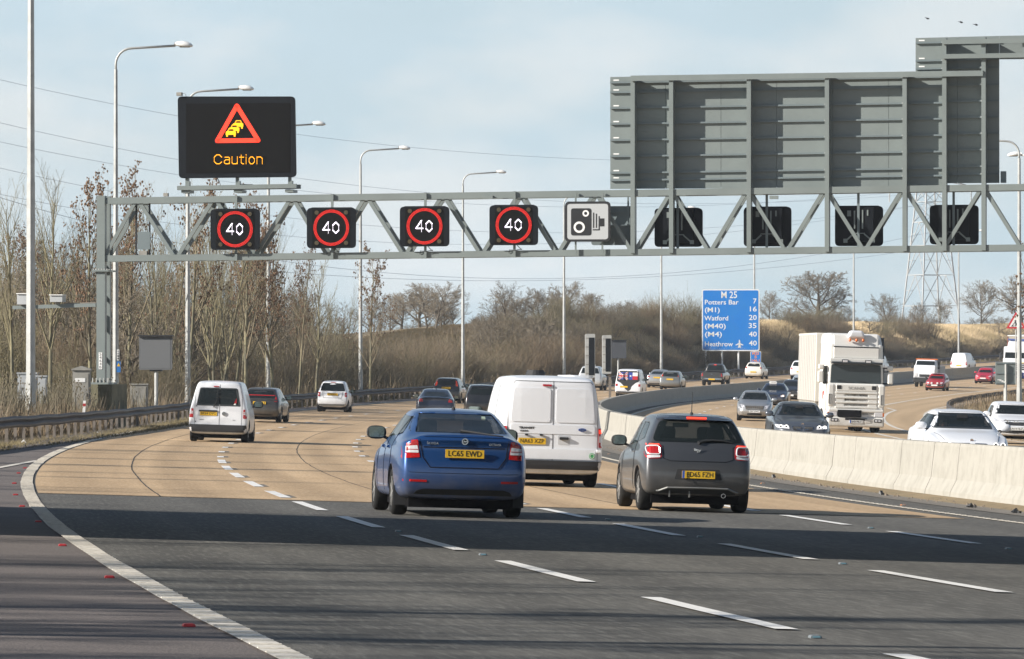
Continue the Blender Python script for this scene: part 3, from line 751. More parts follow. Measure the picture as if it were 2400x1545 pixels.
for k, (u, v) in enumerate(((541, 312), (549, 303), (558, 293))):
    mb = MB(); y = -OF - .02 - .004 * (2 - k); c = pc(u, v); q = 1 / px
    car = [(-12, -4), (-12, 3), (-8, 5), (-5, 11), (6, 11), (9, 5), (12, 3), (12, -4)]
    mb.prism([(c[0] + a_ * q, c[1] + b_ * q) for a_, b_ in car], y - .006, y)
    mb.box((c[0] - 9 * q, y - .003, c[1] - 6 * q), (4 * q, .006, 5 * q)); mb.box((c[0] + 9 * q, y - .003, c[1] - 6 * q), (4 * q, .006, 5 * q)); mb.build('queue_symbol', M_amb, t)
    mb = MB(); mb.prism([(c[0] + a_ * q, c[1] + b_ * q) for a_, b_ in [(-6, 5), (-4, 9), (5, 9), (7, 5)]], y - .0085, y - .006); mb.build('queue_symbol', M_screen, t)
mb = MB()
X = 500.5; glyph = {
 'C': [[(19, 9), (14, 3.5), (7, 3.5), (1.5, 9), (1.5, 19), (7, 24.5), (14, 24.5), (19, 20)]],
 'a': [[(3, 9), (12, 9), (14, 12), (14, 24.5)], [(14, 15), (5, 15), (1.5, 18), (1.5, 22), (5, 24.5), (11, 24.5), (14, 22)]],
 'u': [[(1.5, 8), (1.5, 22), (4, 24.5), (11, 24.5), (14, 22)], [(14, 8), (14, 24.5)]],
 't': [[(5, 4), (5, 22), (8, 24.5), (11, 24.5)], [(1, 9), (11, 9)]],
 'i': [[(2, 8.5), (2, 24.5)], [(2, 3.2), (2, 4.2)]],
 'o': [[(5, 8.5), (10, 8.5), (14, 13), (14, 20), (10, 24.5), (5, 24.5), (1.5, 20), (1.5, 13), (5, 8.5)]],
 'n': [[(1.5, 8), (1.5, 24.5)], [(1.5, 10), (4, 8.5), (10, 8.5), (14, 12), (14, 24.5)]]}
for ch, adv in (('C', 23.5), ('a', 18.2), ('u', 18), ('t', 14.5), ('i', 7.5), ('o', 18.5), ('n', 17)):
    for st in glyph[ch]: stroke(mb, [(X + a_, 359.5 + b_) for a_, b_ in st], .024)
    X += adv
mb.build('lettering', M_amb, t)
mb = MB(); a = gp(416, 441, .2); b = gp(695, 436, .2); mb.bar((a[0], -.2, a[1]), (b[0], -.2, b[1]), .16, .15); mb.bar((a[0], .55, a[1]), (b[0], .55, b[1]), .16, .15)
for u in (437, 560, 680): s = gp(u, 0)[0]; mb.bar((s, -.2, a[1] - .12), (s, .6, a[1] - .12), .3, .10)
mb.build('support_frame', M_gant, t)
for u in (437, 555, 678):
    s = gp(u, 0)[0]; mb = MB(); mb.bar((s, .1, a[1]), (s, .1, c4[0][1] + .1), .11, .12); mb.prism([(s, a[1] + .07), (s + .16, a[1] + .07), (s + .16, a[1] + .24), (s + .1, a[1] + .24)], -.25, -.05); mb.build('support_leg', M_gant, t)
mb = MB(); p = pc(505, 420); mb.tube([(p[0], .2, p[1] + .05), (p[0] + .12, 0, p[1] - .12), (p[0] + .2, -.1, p[1] - .33)], .014, 5); p = pc(572, 434); mb.tube([(p[0] - .2, -.1, p[1]), (p[0] + .3, -.1, p[1])], .035, 6); mb.build('cable', M_black, t)
a = gp(422, 221); mb = MB(); mb.box((a[0], -.1, a[1]), (.18, .25, .12)); mb.tube([(a[0] + .1, -.1, a[1] + .03), (a[0] + .2, -.1, a[1] + .02), (a[0] + .25, -.1, a[1] - .1)], .01, 4); mb.build('light_sensor', M_cab, t)
a = gp(389, 458); mb = MB(); mb.box((a[0], 0, a[1] + .02), (.16, .2, .12)); o = mb.build('sensor_box', M_cab, None, loc=(P0.x, P0.y, GZ), rot=(0, 0, gang)); tag(o, 'tiny grey sensor box on top of the gantry near its left leg', 'sensor')

# ------------------------------------------------------------------ camera arm left of the leg
aY = 12.0
a = gp(30, 721, .1); b = gp(225, 715, .1)
t = thing('support_arm', (P0.x, P0.y, GZ), gang, 'grey horizontal arm reaching left from the gantry leg', 'support arm')
mb = MB(); mb.bar((a[0], -.1, a[1]), (b[0], -.1, b[1]), .13, .13); mb.build('arm', M_gant, t)
mb = MB(); q = gp(150, 712, .1); mb.bar((q[0], -.1, q[1]), (b[0], -.1, b[1] + .09), .04, .03); mb.build('conduit', M_railpost, t)
for (u0, v0, u1, v1), w in (((44, 690, 66, 714), 'left camera box, behind the near lamp post'), ((121, 693, 150, 708), 'right camera box, clear of the lamp post')):
    a = gp(u0, v1, .1); b = gp(u1, v0, .1); t = thing('traffic_camera', (P0.x, P0.y, GZ), gang, 'white boxy traffic camera on the grey arm, ' + w, 'camera', 'cameras on the arm')
    mb = MB(); mb.box(((a[0] + b[0]) / 2, -.1, (a[1] + b[1]) / 2), (b[0] - a[0], .55, b[1] - a[1])); mb.build('housing', M_cab2, t)
    mb = MB(); mb.box(((a[0] + b[0]) / 2, -.12, b[1] + .02), (b[0] - a[0] + .04, .62, .03)); mb.build('hood', M_white, t)
    mb = MB(); mb.box(((a[0] + b[0]) / 2, -.1, a[1] - .04), (.12, .12, .12)); mb.build('bracket', M_cab, t)

# ------------------------------------------------------------------ cabinets and verge signs
def cabinet(name, u0, v0, u1, v1, D, label, m=M_cab, top='flat', dep=.55):
    x0, x1 = (u0 - 1200) / F * D, (u1 - 1200) / F * D; z1 = zv(v0, D); cx = (x0 + x1) / 2; z0 = min(ground(cx, D), zv(v1, D))
    t = thing(name, (cx, D + dep / 2, z0), 0, label, 'cabinet'); w = x1 - x0; h = z1 - z0
    mb = MB(); mb.box((0, 0, h / 2), (w, dep, h)); mb.build('case', m, t)
    mb = MB(); mb.box((0, -dep / 2 - .012, h * .52), (w * .86, .02, h * .84)); dr = mb.build('door', m, t)
    mb = MB(); mb.box((w * .34, -dep / 2 - .035, h * .55), (.03, .03, .12)); mb.build('handle', M_black, dr)
    mb = MB()
    if top == 'pitched': mb.prism([(-w / 2 - .05, h), (w / 2 + .05, h), (w / 2 + .03, h + .05), (0, h + .15), (-w / 2 - .03, h + .05)], -dep / 2 - .06, dep / 2 + .06)
    else: mb.box((0, 0, h + .02), (w + .06, dep + .08, .05))
    mb.build('lid', m, t)
    return t, w, h, dep
t, w, h, dp = cabinet('roadside_cabinet', 41, 876, 87, 955, 192, 'wide pale grey roadside cabinet partly behind the nearest lamp post', M_cab2)
mb = MB(); mb.prism([(-.05, h * .6), (.07, h * .6), (.01, h * .72)], -dp / 2 - .03, -dp / 2 - .025); mb.build('warning_mark', M_amb_paint if 'M_amb_paint' in globals() else mat('yellow_print', (.75, .45, .02), .5), t)
cabinet('roadside_cabinet', 89, 883, 108, 955, 191, 'narrow pale grey roadside cabinet just right of the nearest lamp post', M_cab2)
t, w, h, dp = cabinet('roadside_cabinet', 170, 868, 210, 962, 183.5, 'tall weathered cabinet with a pitched lid left of the plinth', M_cab, 'pitched')
mb = MB(); mb.box((-.03, -dp / 2 - .03, h * .82), (w * .6, .01, .14)); mb.build('notice', M_white, t)
cabinet('roadside_cabinet', 305, 902, 345, 958, 206, 'low weathered grey cabinet between the plinth and the blank sign', M_cab)
# marker post
p = at(194, 960, 172); mb = MB(); t = thing('marker_post', (p.x, p.y, ground(p.x, p.y)), 0, 'thin leaning white marker post behind the guard rail', 'marker post')
mb.bar((0, 0, 0), (.06, 0, 1.0), .09, .03); mb.build('post', M_white, t); mb = MB(); mb.box((.055, -.02, .86), (.095, .012, .09)); mb.build('reflector', M_studred, t)

def verge_sign(name, u0, v0, u1, v1, D, label, posts=1, thick=.10, m=M_gant2, yaw=0., post_u=None, dark=None, vb=None):
    x0, x1 = (u0 - 1200) / F * D, (u1 - 1200) / F * D; cx = (x0 + x1) / 2; z0, z1 = zv(v1, D), zv(v0, D); g = ground(cx, D)
    t = thing(name, (cx, D, g), yaw, label, 'sign'); w = (x1 - x0) / max(.2, math.cos(yaw))
    mb = MB(); mb.prism(rrect(-w / 2, z0 - g, w / 2, z1 - g, .05, 3), -thick / 2, thick / 2); mb.build('panel', m, t)
    for k in range(posts):
        x = 0 if posts == 1 else -w * .38 + w * .76 * k / (posts - 1)
        if post_u: x = (post_u - (u0 + u1) / 2) / F * D
        mb = MB(); mb.tube([(x, .12, -.3), (x, .12, z0 - g + .1)], .075, 10); mb.build('post', M_galv, t)
    return t, w, z0 - g, z1 - g
t, w, a, b = verge_sign('blank_sign', 326, 789, 404, 867, 208, 'square blank dark grey sign on one post behind the guard rail', m=mat('blank_matrix_face', (.115, .12, .125), .5, var=.2, vscale=1.5), yaw=R(-6))
mb = MB(); mb.box((0, -.03, b + .03), (w + .08, .3, .06)); mb.build('hood', M_black, t)
mb = MB(); mb.box((0, -.052, (a + b) / 2 - .02), (w * .9, .01, (b - a) * .88)); mb.build('face', mat('matrix_face', (.13, .135, .14), .35), t)
mb = MB(); mb.box((0, .1, a - .03), (.5, .2, .06)); mb.build('bracket', M_black, t)
# two matrix signs on the central reserve, seen nearly edge-on, and one in the far verge
for (u0, v0, u1, v1, D, pu), lab in (((1371, 783, 1394, 885, 318, 1399), 'left one of two tall message signs standing nearly edge-on, above the white van roof'), ((1411, 786, 1432, 876, 332, 1408), 'right one of two tall message signs standing nearly edge-on in the central reserve')):
    D = float(D); c = at((u0 + u1) / 2, (v0 + v1) / 2, D); g = ground(c.x, D); hgt = (v1 - v0) / F * D
    t = thing('message_sign', (c.x, D, g), 0, lab, 'sign', 'edge-on message signs')
    w = (u1 - u0) / F * D
    mb = MB(); mb.prism(rrect(-w / 2, c.z - hgt / 2 - g, w / 2, c.z + hgt / 2 - g, .08), -1.5, 0.0); mb.build('casing', M_galv, t)
    mb = MB(); mb.box((w * .14, -1.508, c.z - g - .04), (w * .58, .016, hgt * .86)); mb.build('side_panel', M_blackbox, t)
    mb = MB(); mb.bar((w * .35, -1.0, 0), (w * .35, -1.0, c.z - g + .3), .16, .16); mb.box((w * .35, -1, .04), (.5, .5, .08)); mb.build('post', M_railpost, t)
    for k in range(5): mb = MB(); mb.box((-w * .25, -1.51, c.z - g - hgt * .4 + hgt * .2 * k), (w * .42, .012, .03)); mb.build('seam', M_railpost, t)
t, w, a, b = verge_sign('blank_sign', 1432, 799, 1468, 840, 415, 'small blank dark sign on one post at the foot of the grassy bank', m=mat('blank_face_dark', (.07, .075, .085), .5), post_u=1449)
mb = MB(); mb.box((0, 0, b + .04), (w + .06, .3, .07)); mb.build('hood', M_black, t)
t, w, a, b = verge_sign('blank_sign', 2055, 792, 2072, 842, 420, 'dark upright sign panel showing just right of the white lorry cab', m=M_blackbox, post_u=2057, thick=.25)
mb = MB(); mb.box((-w / 2, 0, (a + b) / 2), (.08, .3, b - a)); mb.build('edge', M_galv, t)
# back of a grey sign on the right verge
t, w, a, b = verge_sign('small_sign', 2333, 849, 2380, 902, 262, 'grey back of a small verge sign in front of the far right lorry', m=M_gant, post_u=2356)
for f in (.5, .07, .95): mb = MB(); mb.box((0, -.07, a + (b - a) * f), (w * .98, .04, .05)); mb.build('stiffening_rib', M_gant2, t)
mb = MB(); x = (2357 - 2356.5) / F * 262; mb.tube([(x, -.14, -.3), (x, -.14, b - .1)], .06, 8); mb.build('post', M_galv, t)
for k in range(4): mb = MB(); mb.box((-w / 2 + .2 + .1 * k, -.06, a + .25 - .05 * k), (.2, .01, .04)); mb.build('maker_sticker', M_white, t)
# roadworks warning triangle behind the right lamp post
D = 470.; c = at(2381, 757, D); g = ground(c.x, D); t = thing('warning_sign', (c.x, D, g), 0, 'red bordered roadworks warning triangle above the far right lorry', 'sign')
q = lambda r_, y0, y1, m, n_, dz=0: (lambda mb: (mb.prism(rpoly([(-r_, -r_ * .58 + dz), (r_, -r_ * .58 + dz), (0, r_ * 1.15 + dz)], r_ * .08, 3), y0, y1), mb.build(n_, m, t, loc=(0, 0, c.z - g)))[1])(MB())
q(.88, -.03, .03, mat('sign_red', (.55, .02, .03), .4), 'border'); q(.62, -.04, -.03, M_white, 'face')
mb = MB(); z = c.z - g; mb.tube([(-.05, -.045, z + .18), (-.05, -.05, z + .18)], .08, 10); mb.bar((-.08, -.045, z + .1), (.05, -.045, z - .15), .01, .12); mb.bar((.0, -.045, z - .1), (.12, -.045, z - .3), .01, .07); mb.bar((.03, -.045, z - .1), (-.1, -.045, z - .3), .01, .07); mb.bar((-.1, -.045, z + .05), (-.3, -.045, z - .2), .01, .05); mb.prism([(-.45, z - .32), (-.16, z - .32), (-.3, z - .18)], -.05, -.04); mb.build('symbol', M_black, t)
mb = MB(); mb.tube([(0, .08, -.3), (0, .08, z + .6)], .06, 8); mb.build('post', M_galv, t)

# blue route sign
M_blue = mat('sign_blue', (.005, .18, .60), .35, var=.15, vscale=.8, var2=(.015, .21, .61))
D = 476.; x0, x1 = [(u - 1200) / F * D for u in (1645, 1780)]; cx = (x0 + x1) / 2; z0, z1 = zv(823, D), zv(678, D); g = ground(cx, D)
t = thing('route_sign', (cx, D, g), R(-2), 'large blue route sign headed M25 listing Potters Bar, Watford and Heathrow', 'sign')
w = x1 - x0; h = z1 - z0; zb_ = z0 - g
mb = MB(); mb.prism(rrect(-w / 2, zb_, w / 2, zb_ + h, .22, 4), -.06, .06); mb.build('border', M_white, t)
mb = MB(); mb.prism(rrect(-w / 2 + .11, zb_ + .11, w / 2 - .11, zb_ + h - .11, .14, 4), -.072, -.06); fc = mb.build('face', M_blue, t)
def row(s, v, size, u, al, wd): text(s, size, M_white, fc, ((u - 1712.5) / F * D, -.075, zv(v, D) - g), width=wd / F * D, align=al, bold=size * .012)
row('M 25', 692, .88, 1709, 'CENTER', 37)
for s, v, wd in (('Potters Bar', 709, 79), ('(M1)', 727, 35), ('Watford', 746.5, 56), ('(M40)', 765, 49), ('(M4)', 784, 40), ('Heathrow', 807, 66)): row(s, v, .62, 1651, 'LEFT', wd)
for s, v, wd in (('7', 706.5, 8), ('16', 725, 16), ('20', 745, 18.5), ('35', 764, 18.5), ('40', 784, 18.5), ('40', 805, 18.5)): row(s, v, .66, 1774 if len(s) > 1 else 1773, 'RIGHT', wd)
pa = MB(); q = F / D; 
plane_ = [(0, 10), (1.3, 8), (1.4, 2), (9, -2.2), (9, -4), (1.4, -2), (1.2, -6), (3.6, -8), (3.6, -9.2), (0, -8.6)]
pts = plane_ + [(-a_, b_) for a_, b_ in plane_[::-1][1:-1]]
bm = bmesh.new(); vv = [bm.verts.new((a_ / q + (1733 - 1712.5) / q, -.078, zv(806, D) - g + b_ / q)) for a_, b_ in pts]; f_ = bm.faces.new(vv); bmesh.ops.triangulate(bm, faces=[f_]); r_ = bmesh.ops.extrude_face_region(bm, geom=bm.faces[:])
for v_ in [e for e in r_['geom'] if isinstance(e, bmesh.types.BMVert)]: v_.co.y += .006
me = bpy.data.meshes.new('aeroplane_symbol'); bm.to_mesh(me); bm.free(); me.materials.append(M_white); link('aeroplane_symbol', me, fc)
mb = MB()
for _ in range(45):
    uu = rnd.uniform(1655, 1770); vvv = 817.5 - abs(rnd.gauss(0, 1.6)); x = (uu - 1712.5) / q; z = zv(vvv, D) - g; a_ = rnd.uniform(-1.2, 1.2); l_ = rnd.uniform(.04, .12)
    mb.bar((x, -.075, z), (x + l_ * math.cos(a_), -.075, z + l_ * math.sin(a_)), .004, .018)
tag(mb.build('scrape_marks', mat('scrape_white', (.45, .55, .75), .5), fc), kind='stuff')
for u in (1654, 1692.5, 1731, 1768):
    mb = MB(); x = (u - 1712.5) / q; mb.tube([(x, .14, -.5), (x, .14, zb_ + h * .9)], .085, 10); mb.build('post', M_white, t)
x0, x1 = [(u - 1200) / F * D for u in (1758.5, 1783.5)]; t2 = thing('location_sign', ((x0 + x1) / 2, D - .12, g), R(-2), 'small blue location sign with orange figures hung below the route sign', 'sign')
w = x1 - x0; z0, z1 = zv(851, D) - g, zv(824, D) - g
mb = MB(); mb.prism(rrect(-w / 2, z0, w / 2, z1, .05), -.03, .03); mb.build('border', M_white, t2); mb = MB(); mb.prism(rrect(-w / 2 + .05, z0 + .05, w / 2 - .05, z1 - .05, .04), -.042, -.03); f2 = mb.build('face', M_blue, t2)
M_or = mat('orange_print', (.75, .27, .12), .5)
for s, v, wd in (('M25', 829, 16), ('B', 837, 5), ('146.1', 845.5, 18)): text(s, .36, M_or, f2, (0, -.045, zv(v, D) - g), width=wd / q, bold=.01)

# ------------------------------------------------------------------ lighting columns
def column(u, D, label, H=14.8, arm=2.3, side=1, r0=.135, x=None, lantern=True, rotz=0., extra=None):
    if x is None: x = (u - 1200) / F * D
    g = ground(x, D); t = thing('lighting_column', (x, D, g), 0, label, 'street lamp', 'lighting columns')
    mb = MB()
    mb.tube([(0, 0, -.3), (0, 0, 1.6)], [r0 * 1.12, r0 * 1.12], 8); mb.tube([(0, 0, 1.6), (0, 0, H * .42)], [r0, r0 * .90], 8); mb.tube([(0, 0, H * .42), (0, 0, H - 1.0)], [r0 * .84, r0 * .58], 8)
    mb.build('column', M_galv, t, smooth=False)
    pts = [(0, 0, H - 1.1), (0, 0, H - .8)] + [(side * .62 * (1 - math.cos(a_)), 0, H - .8 + .62 * math.sin(a_)) for a_ in np.linspace(.2, math.pi / 2, 6)] + [(side * arm, 0, H - .08)]
    mb = MB(); mb.tube(pts, .048, 7); mb.build('arm', M_galv, t, smooth=True)
    hd = MB(); pr = [(0, .05, .05), (.09, .08, .10), (.3, .125, .15), (.52, .115, .14), (.68, .06, .07), (.72, .02, .03)]
    n = 12; P = []
    for k, (l_, wz, wy) in enumerate(pr):
        for j in range(n):
            a_ = 2 * math.pi * j / n; zz = math.sin(a_) * wz * (1.25 if math.sin(a_) > 0 else .75); P.append((side * (arm - .05 + l_), math.cos(a_) * wy, H - .02 + zz - l_ * .10))
    hd.add(P, [(k * n + j, k * n + (j + 1) % n, (k + 1) * n + (j + 1) % n, (k + 1) * n + j) for k in range(len(pr) - 1) for j in range(n)] + [tuple(range(n)), tuple((len(pr) - 1) * n + j for j in range(n))])
    o = hd.build('lantern', M_white, t, smooth=True)
    mb = MB(); mb.box((side * (arm + .36), 0, H - .13), (.38, .16, .04)); mb.build('glass', M_offlamp, o)
    return t
column(72, 167, 'thick near lighting column at the far left, its top out of the photo', H=19, r0=.15)
names = ['second from the left, right behind the gantry leg', 'third from the left, lantern just above the caution display', 'fourth from the left, its lantern right of the caution display', 'fifth from the left, in front of the bare ash tree', 'sixth from the left, beside the dark thicket', 'seventh from the left, crossing behind the speed camera sign', 'eighth from the left, rising from the grassy bank', 'ninth from the left, behind the blue route sign', 'tenth from the left, behind the white lorry', 'eleventh from the left, behind the pylon\'s right side']
for (u, D, vt), nm in zip([(271, 199, 105), (440, 232, 207), (629, 268, 290), (845, 308, 347), (1085, 353, 403), (1322, 399, 0), (1550, 443, 0), (1768, 486, 0), (2001, 531, 0), (2247, 578, 0)], names):
    x = (u - 1200) / F * D; H = (zv(vt, D) - ground(x, D) + .05) if vt else 14.8
    column(u, D, 'tall galvanised lighting column, ' + nm, H=H, r0=.118)
column(2389, 245, 'lighting column with its arm to the left at the right edge', H=zv(322, 245) - ground(24.07, 245), side=-1, arm=2.4, r0=.12)
column(2540, 262, 'lighting column beyond the right edge, only its lantern showing', H=zv(360, 262) - ground(29, 262), side=-1, arm=3.2)
column(0, 27, 'lighting column left of the camera, outside the photo', x=-14.2); column(0, 31.5, 'second lighting column left of the camera, outside the photo', x=-14.0)
# number and warning plates on the second column
t = thing('column_notice', at(278, 860, 198.8), 0, 'blue and yellow notice on the second lighting column', 'notice')
mb = MB(); mb.box((0, 0, 0), (.15, .01, .42)); mb.build('plate', mat('notice_blue', (.03, .16, .45), .5), t); mb = MB(); mb.prism([(-.06, .02), (.06, .02), (0, .16)], -.012, -.006); mb.build('triangle', mat('yellow_print', (.75, .45, .02), .5), t)
mb = MB(); mb.box((-.02, .0, .46), (.09, .01, .42)); pp = mb.build('number_plate', M_white, t)
for k, ch in enumerate('A011'): text(ch, .10, M_black, pp, (-.02, -.01, .60 - k * .095), width=.05)

# ------------------------------------------------------------------ pylon and power lines
def pylon(x, y, z, label, rz, sc_=1.0):
    t = thing('electricity_pylon', (x, y, z), rz, label, 'pylon'); t.scale = (sc_,) * 3
    def W(h): return float(np.interp(h, [0, 9, 18, 27.5, 34, 46], [4.1, 3.3, 2.55, 1.75, 1.2, .7]))
    lv = [0, 6.5, 12.0, 17.2, 21.4, 25, 28, 31, 34, 37, 40, 43, 46]
    cor = lambda h, i: (W(h) * (1, -1, -1, 1)[i], W(h) * (1, 1, -1, -1)[i], h)
    M_py = mat('pylon_steel', (.50, .50, .49), .55, metal=.1)
    for i in range(4):
        mb = MB()
        for a, b in zip(lv[:-1], lv[1:]): mb.bar(cor(a, i), cor(b, i), .19, .19)
        mb.build('leg', M_py, t)
    for i in range(4):
        j = (i + 1) % 4
        for k, (a, b) in enumerate(zip(lv[:-1], lv[1:])):
            mb = MB(); A, B, C, D_ = cor(a, i), cor(a, j), cor(b, i), cor(b, j)
            if k < 4:
                m = [(p + q) / 2 for p, q in zip(C, D_)]; mb.bar(A, m, .09, .09); mb.bar(B, m, .09, .09)
                mA = [(p + q) / 2 for p, q in zip(A, m)]; lA = cor((a + b) / 2, i); mb.bar(mA, lA, .06, .06); mB = [(p + q) / 2 for p, q in zip(B, m)]; mb.bar(mB, cor((a + b) / 2, j), .06, .06)
            else: mb.bar(A, D_, .08, .08); mb.bar(B, C, .08, .08)
            mb.bar(C, D_, .09, .09); mb.build('bracing', M_py, t)
    for h, l_ in ((27.5, 6.5), (34.5, 8.5), (41, 6.0)):
        for sx in (-1, 1):
            mb = MB(); w = W(h)
            for sy in (-1, 1): mb.bar((sx * w, sy * w, h), (sx * (w + l_), 0, h + .3), .15, .15); mb.bar((sx * w, sy * w, h + 1.6), (sx * (w + l_), 0, h + .4), .12, .12)
            mb.build('cross_arm', M_py, t); mb = MB(); mb.tube([(sx * (w + l_), 0, h + .3), (sx * (w + l_), 0, h - 2.6)], .11, 6); mb.build('insulator', M_galv, t)
    mb = MB(); mb.box((0, -4.0, 6.0), (1.3, .1, .7)); mb.build('sign_plate', M_white, t)
    return t
PD = 900.0; pc0 = at(2181, 776, PD)
pyl = pylon(pc0.x, pc0.y, pc0.z - 2.0, 'tall pale lattice electricity pylon behind the right end of the gantry', R(24), .98)
pylon(-128, 470, 2, 'electricity pylon beyond the left edge of the photo', R(20))
M_wire = mat('power_cable', (.30, .35, .43), .6)
def wire(pts, D0, D1, label, r_=.024):
    """pts: pixels the cable passes; its distance runs evenly from D0 to D1"""
    us = [p[0] for p in pts]; k = np.polyfit(us, [p[1] for p in pts], 2); P = []
    for u in np.linspace(-420, 2185, 40):
        f = (u + 420) / 2605; D = 1 / ((1 - f) / D0 + f / D1); P.append(at(u, float(np.polyval(k, u)), D))
    mb = MB(); mb.tube(P, r_, 4); o = mb.build('power_cable', M_wire); tag(o, label, 'cable', 'overhead power cables'); return o
wire([(0, 188), (410, 268), (700, 316), (960, 347), (1425, 374)], 500, 900, 'uppermost overhead cable, passing behind the top of the display')
wire([(0, 288), (410, 373), (700, 418), (985, 450)], 500, 895, 'second overhead cable from the top, meeting the gantry right of centre', .024)
wire([(0, 333), (410, 408), (700, 446), (1150, 482), (1400, 485)], 500, 905, 'third overhead cable from the top', .024)
wire([(0, 395), (340, 461), (860, 530), (1330, 545), (1480, 543)], 500, 905, 'fourth overhead cable from the top, behind the lane signals', .024)
wire([(0, 459), (200, 489), (850, 565), (1400, 570), (1900, 520)], 500, 895, 'fifth overhead cable from the top, just above the bottom chord', .024)
wire([(720, 620), (850, 635), (1100, 651), (1390, 651), (1780, 617), (1900, 600)], 480, 900, 'upper one of two overhead cables crossing below the gantry', .029)
wire([(720, 642), (850, 650), (1100, 658), (1390, 655), (1900, 618)], 480, 905, 'lower one of two overhead cables crossing below the gantry', .029)

# birds
M_bird = mat('bird_dark', (.03, .03, .035), .7)
for (u, v), l_ in (((2175, 44), 'leftmost of three small dark birds high above the signs'), ((2254, 53), 'middle one of three small dark birds high above the signs'), ((2289, 59), 'rightmost of three small dark birds, wings spread')):
    p = at(u, v, 260); a_ = rnd.uniform(-.6, .6); t = thing('bird', p, a_, l_, 'bird', 'birds in the sky'); t.scale = (.62,) * 3
    mb = MB(); mb.tube([(-.13, 0, .02), (-.06, 0, .0), (.03, 0, -.01), (.11, 0, .015), (.15, 0, .02)], [.01, .035, .04, .025, .008], 6); mb.build('body', M_bird, t)
    for sgn in (-1, 1):
        mb = MB(); mb.add([(-.02, 0, .02), (.08, 0, .02), (.06, sgn * .10, .07), (-.12, sgn * .14, .10), (-.26, sgn * .26, .12), (-.09, sgn * .10, .05)], [(0, 1, 2, 5), (5, 2, 3), (5, 3, 4)]); mb.add([(-.02, 0, .012), (.08, 0, .012), (.06, sgn * .10, .062), (-.12, sgn * .14, .092), (-.26, sgn * .26, .112), (-.09, sgn * .10, .024)], [(5, 2, 1, 0), (3, 2, 5), (4, 3, 5)]); mb.build('wing', M_bird, t)

# overbridge just above the top of the picture; its deck throws the broad shadow across the road
bz = ground(0, 55) + 6.6
t = thing('overbridge', (0, 55.6, bz), 0, 'concrete overbridge deck above the frame, throwing the broad road shadow', 'bridge')
mb = MB(); mb.box((0, 0, .45), (150, 12.6, .9)); mb.build('deck', M_barrier, t)
for sy in (-1, 1): mb = MB(); mb.box((0, sy * 6.15, 1.1), (150, .3, .5)); mb.build('parapet', M_barrier, t)
for x in (-24, 42): mb = MB(); mb.box((x, 0, -4.5), (1.2, 10, 9)); mb.build('pier', M_barrier, t)
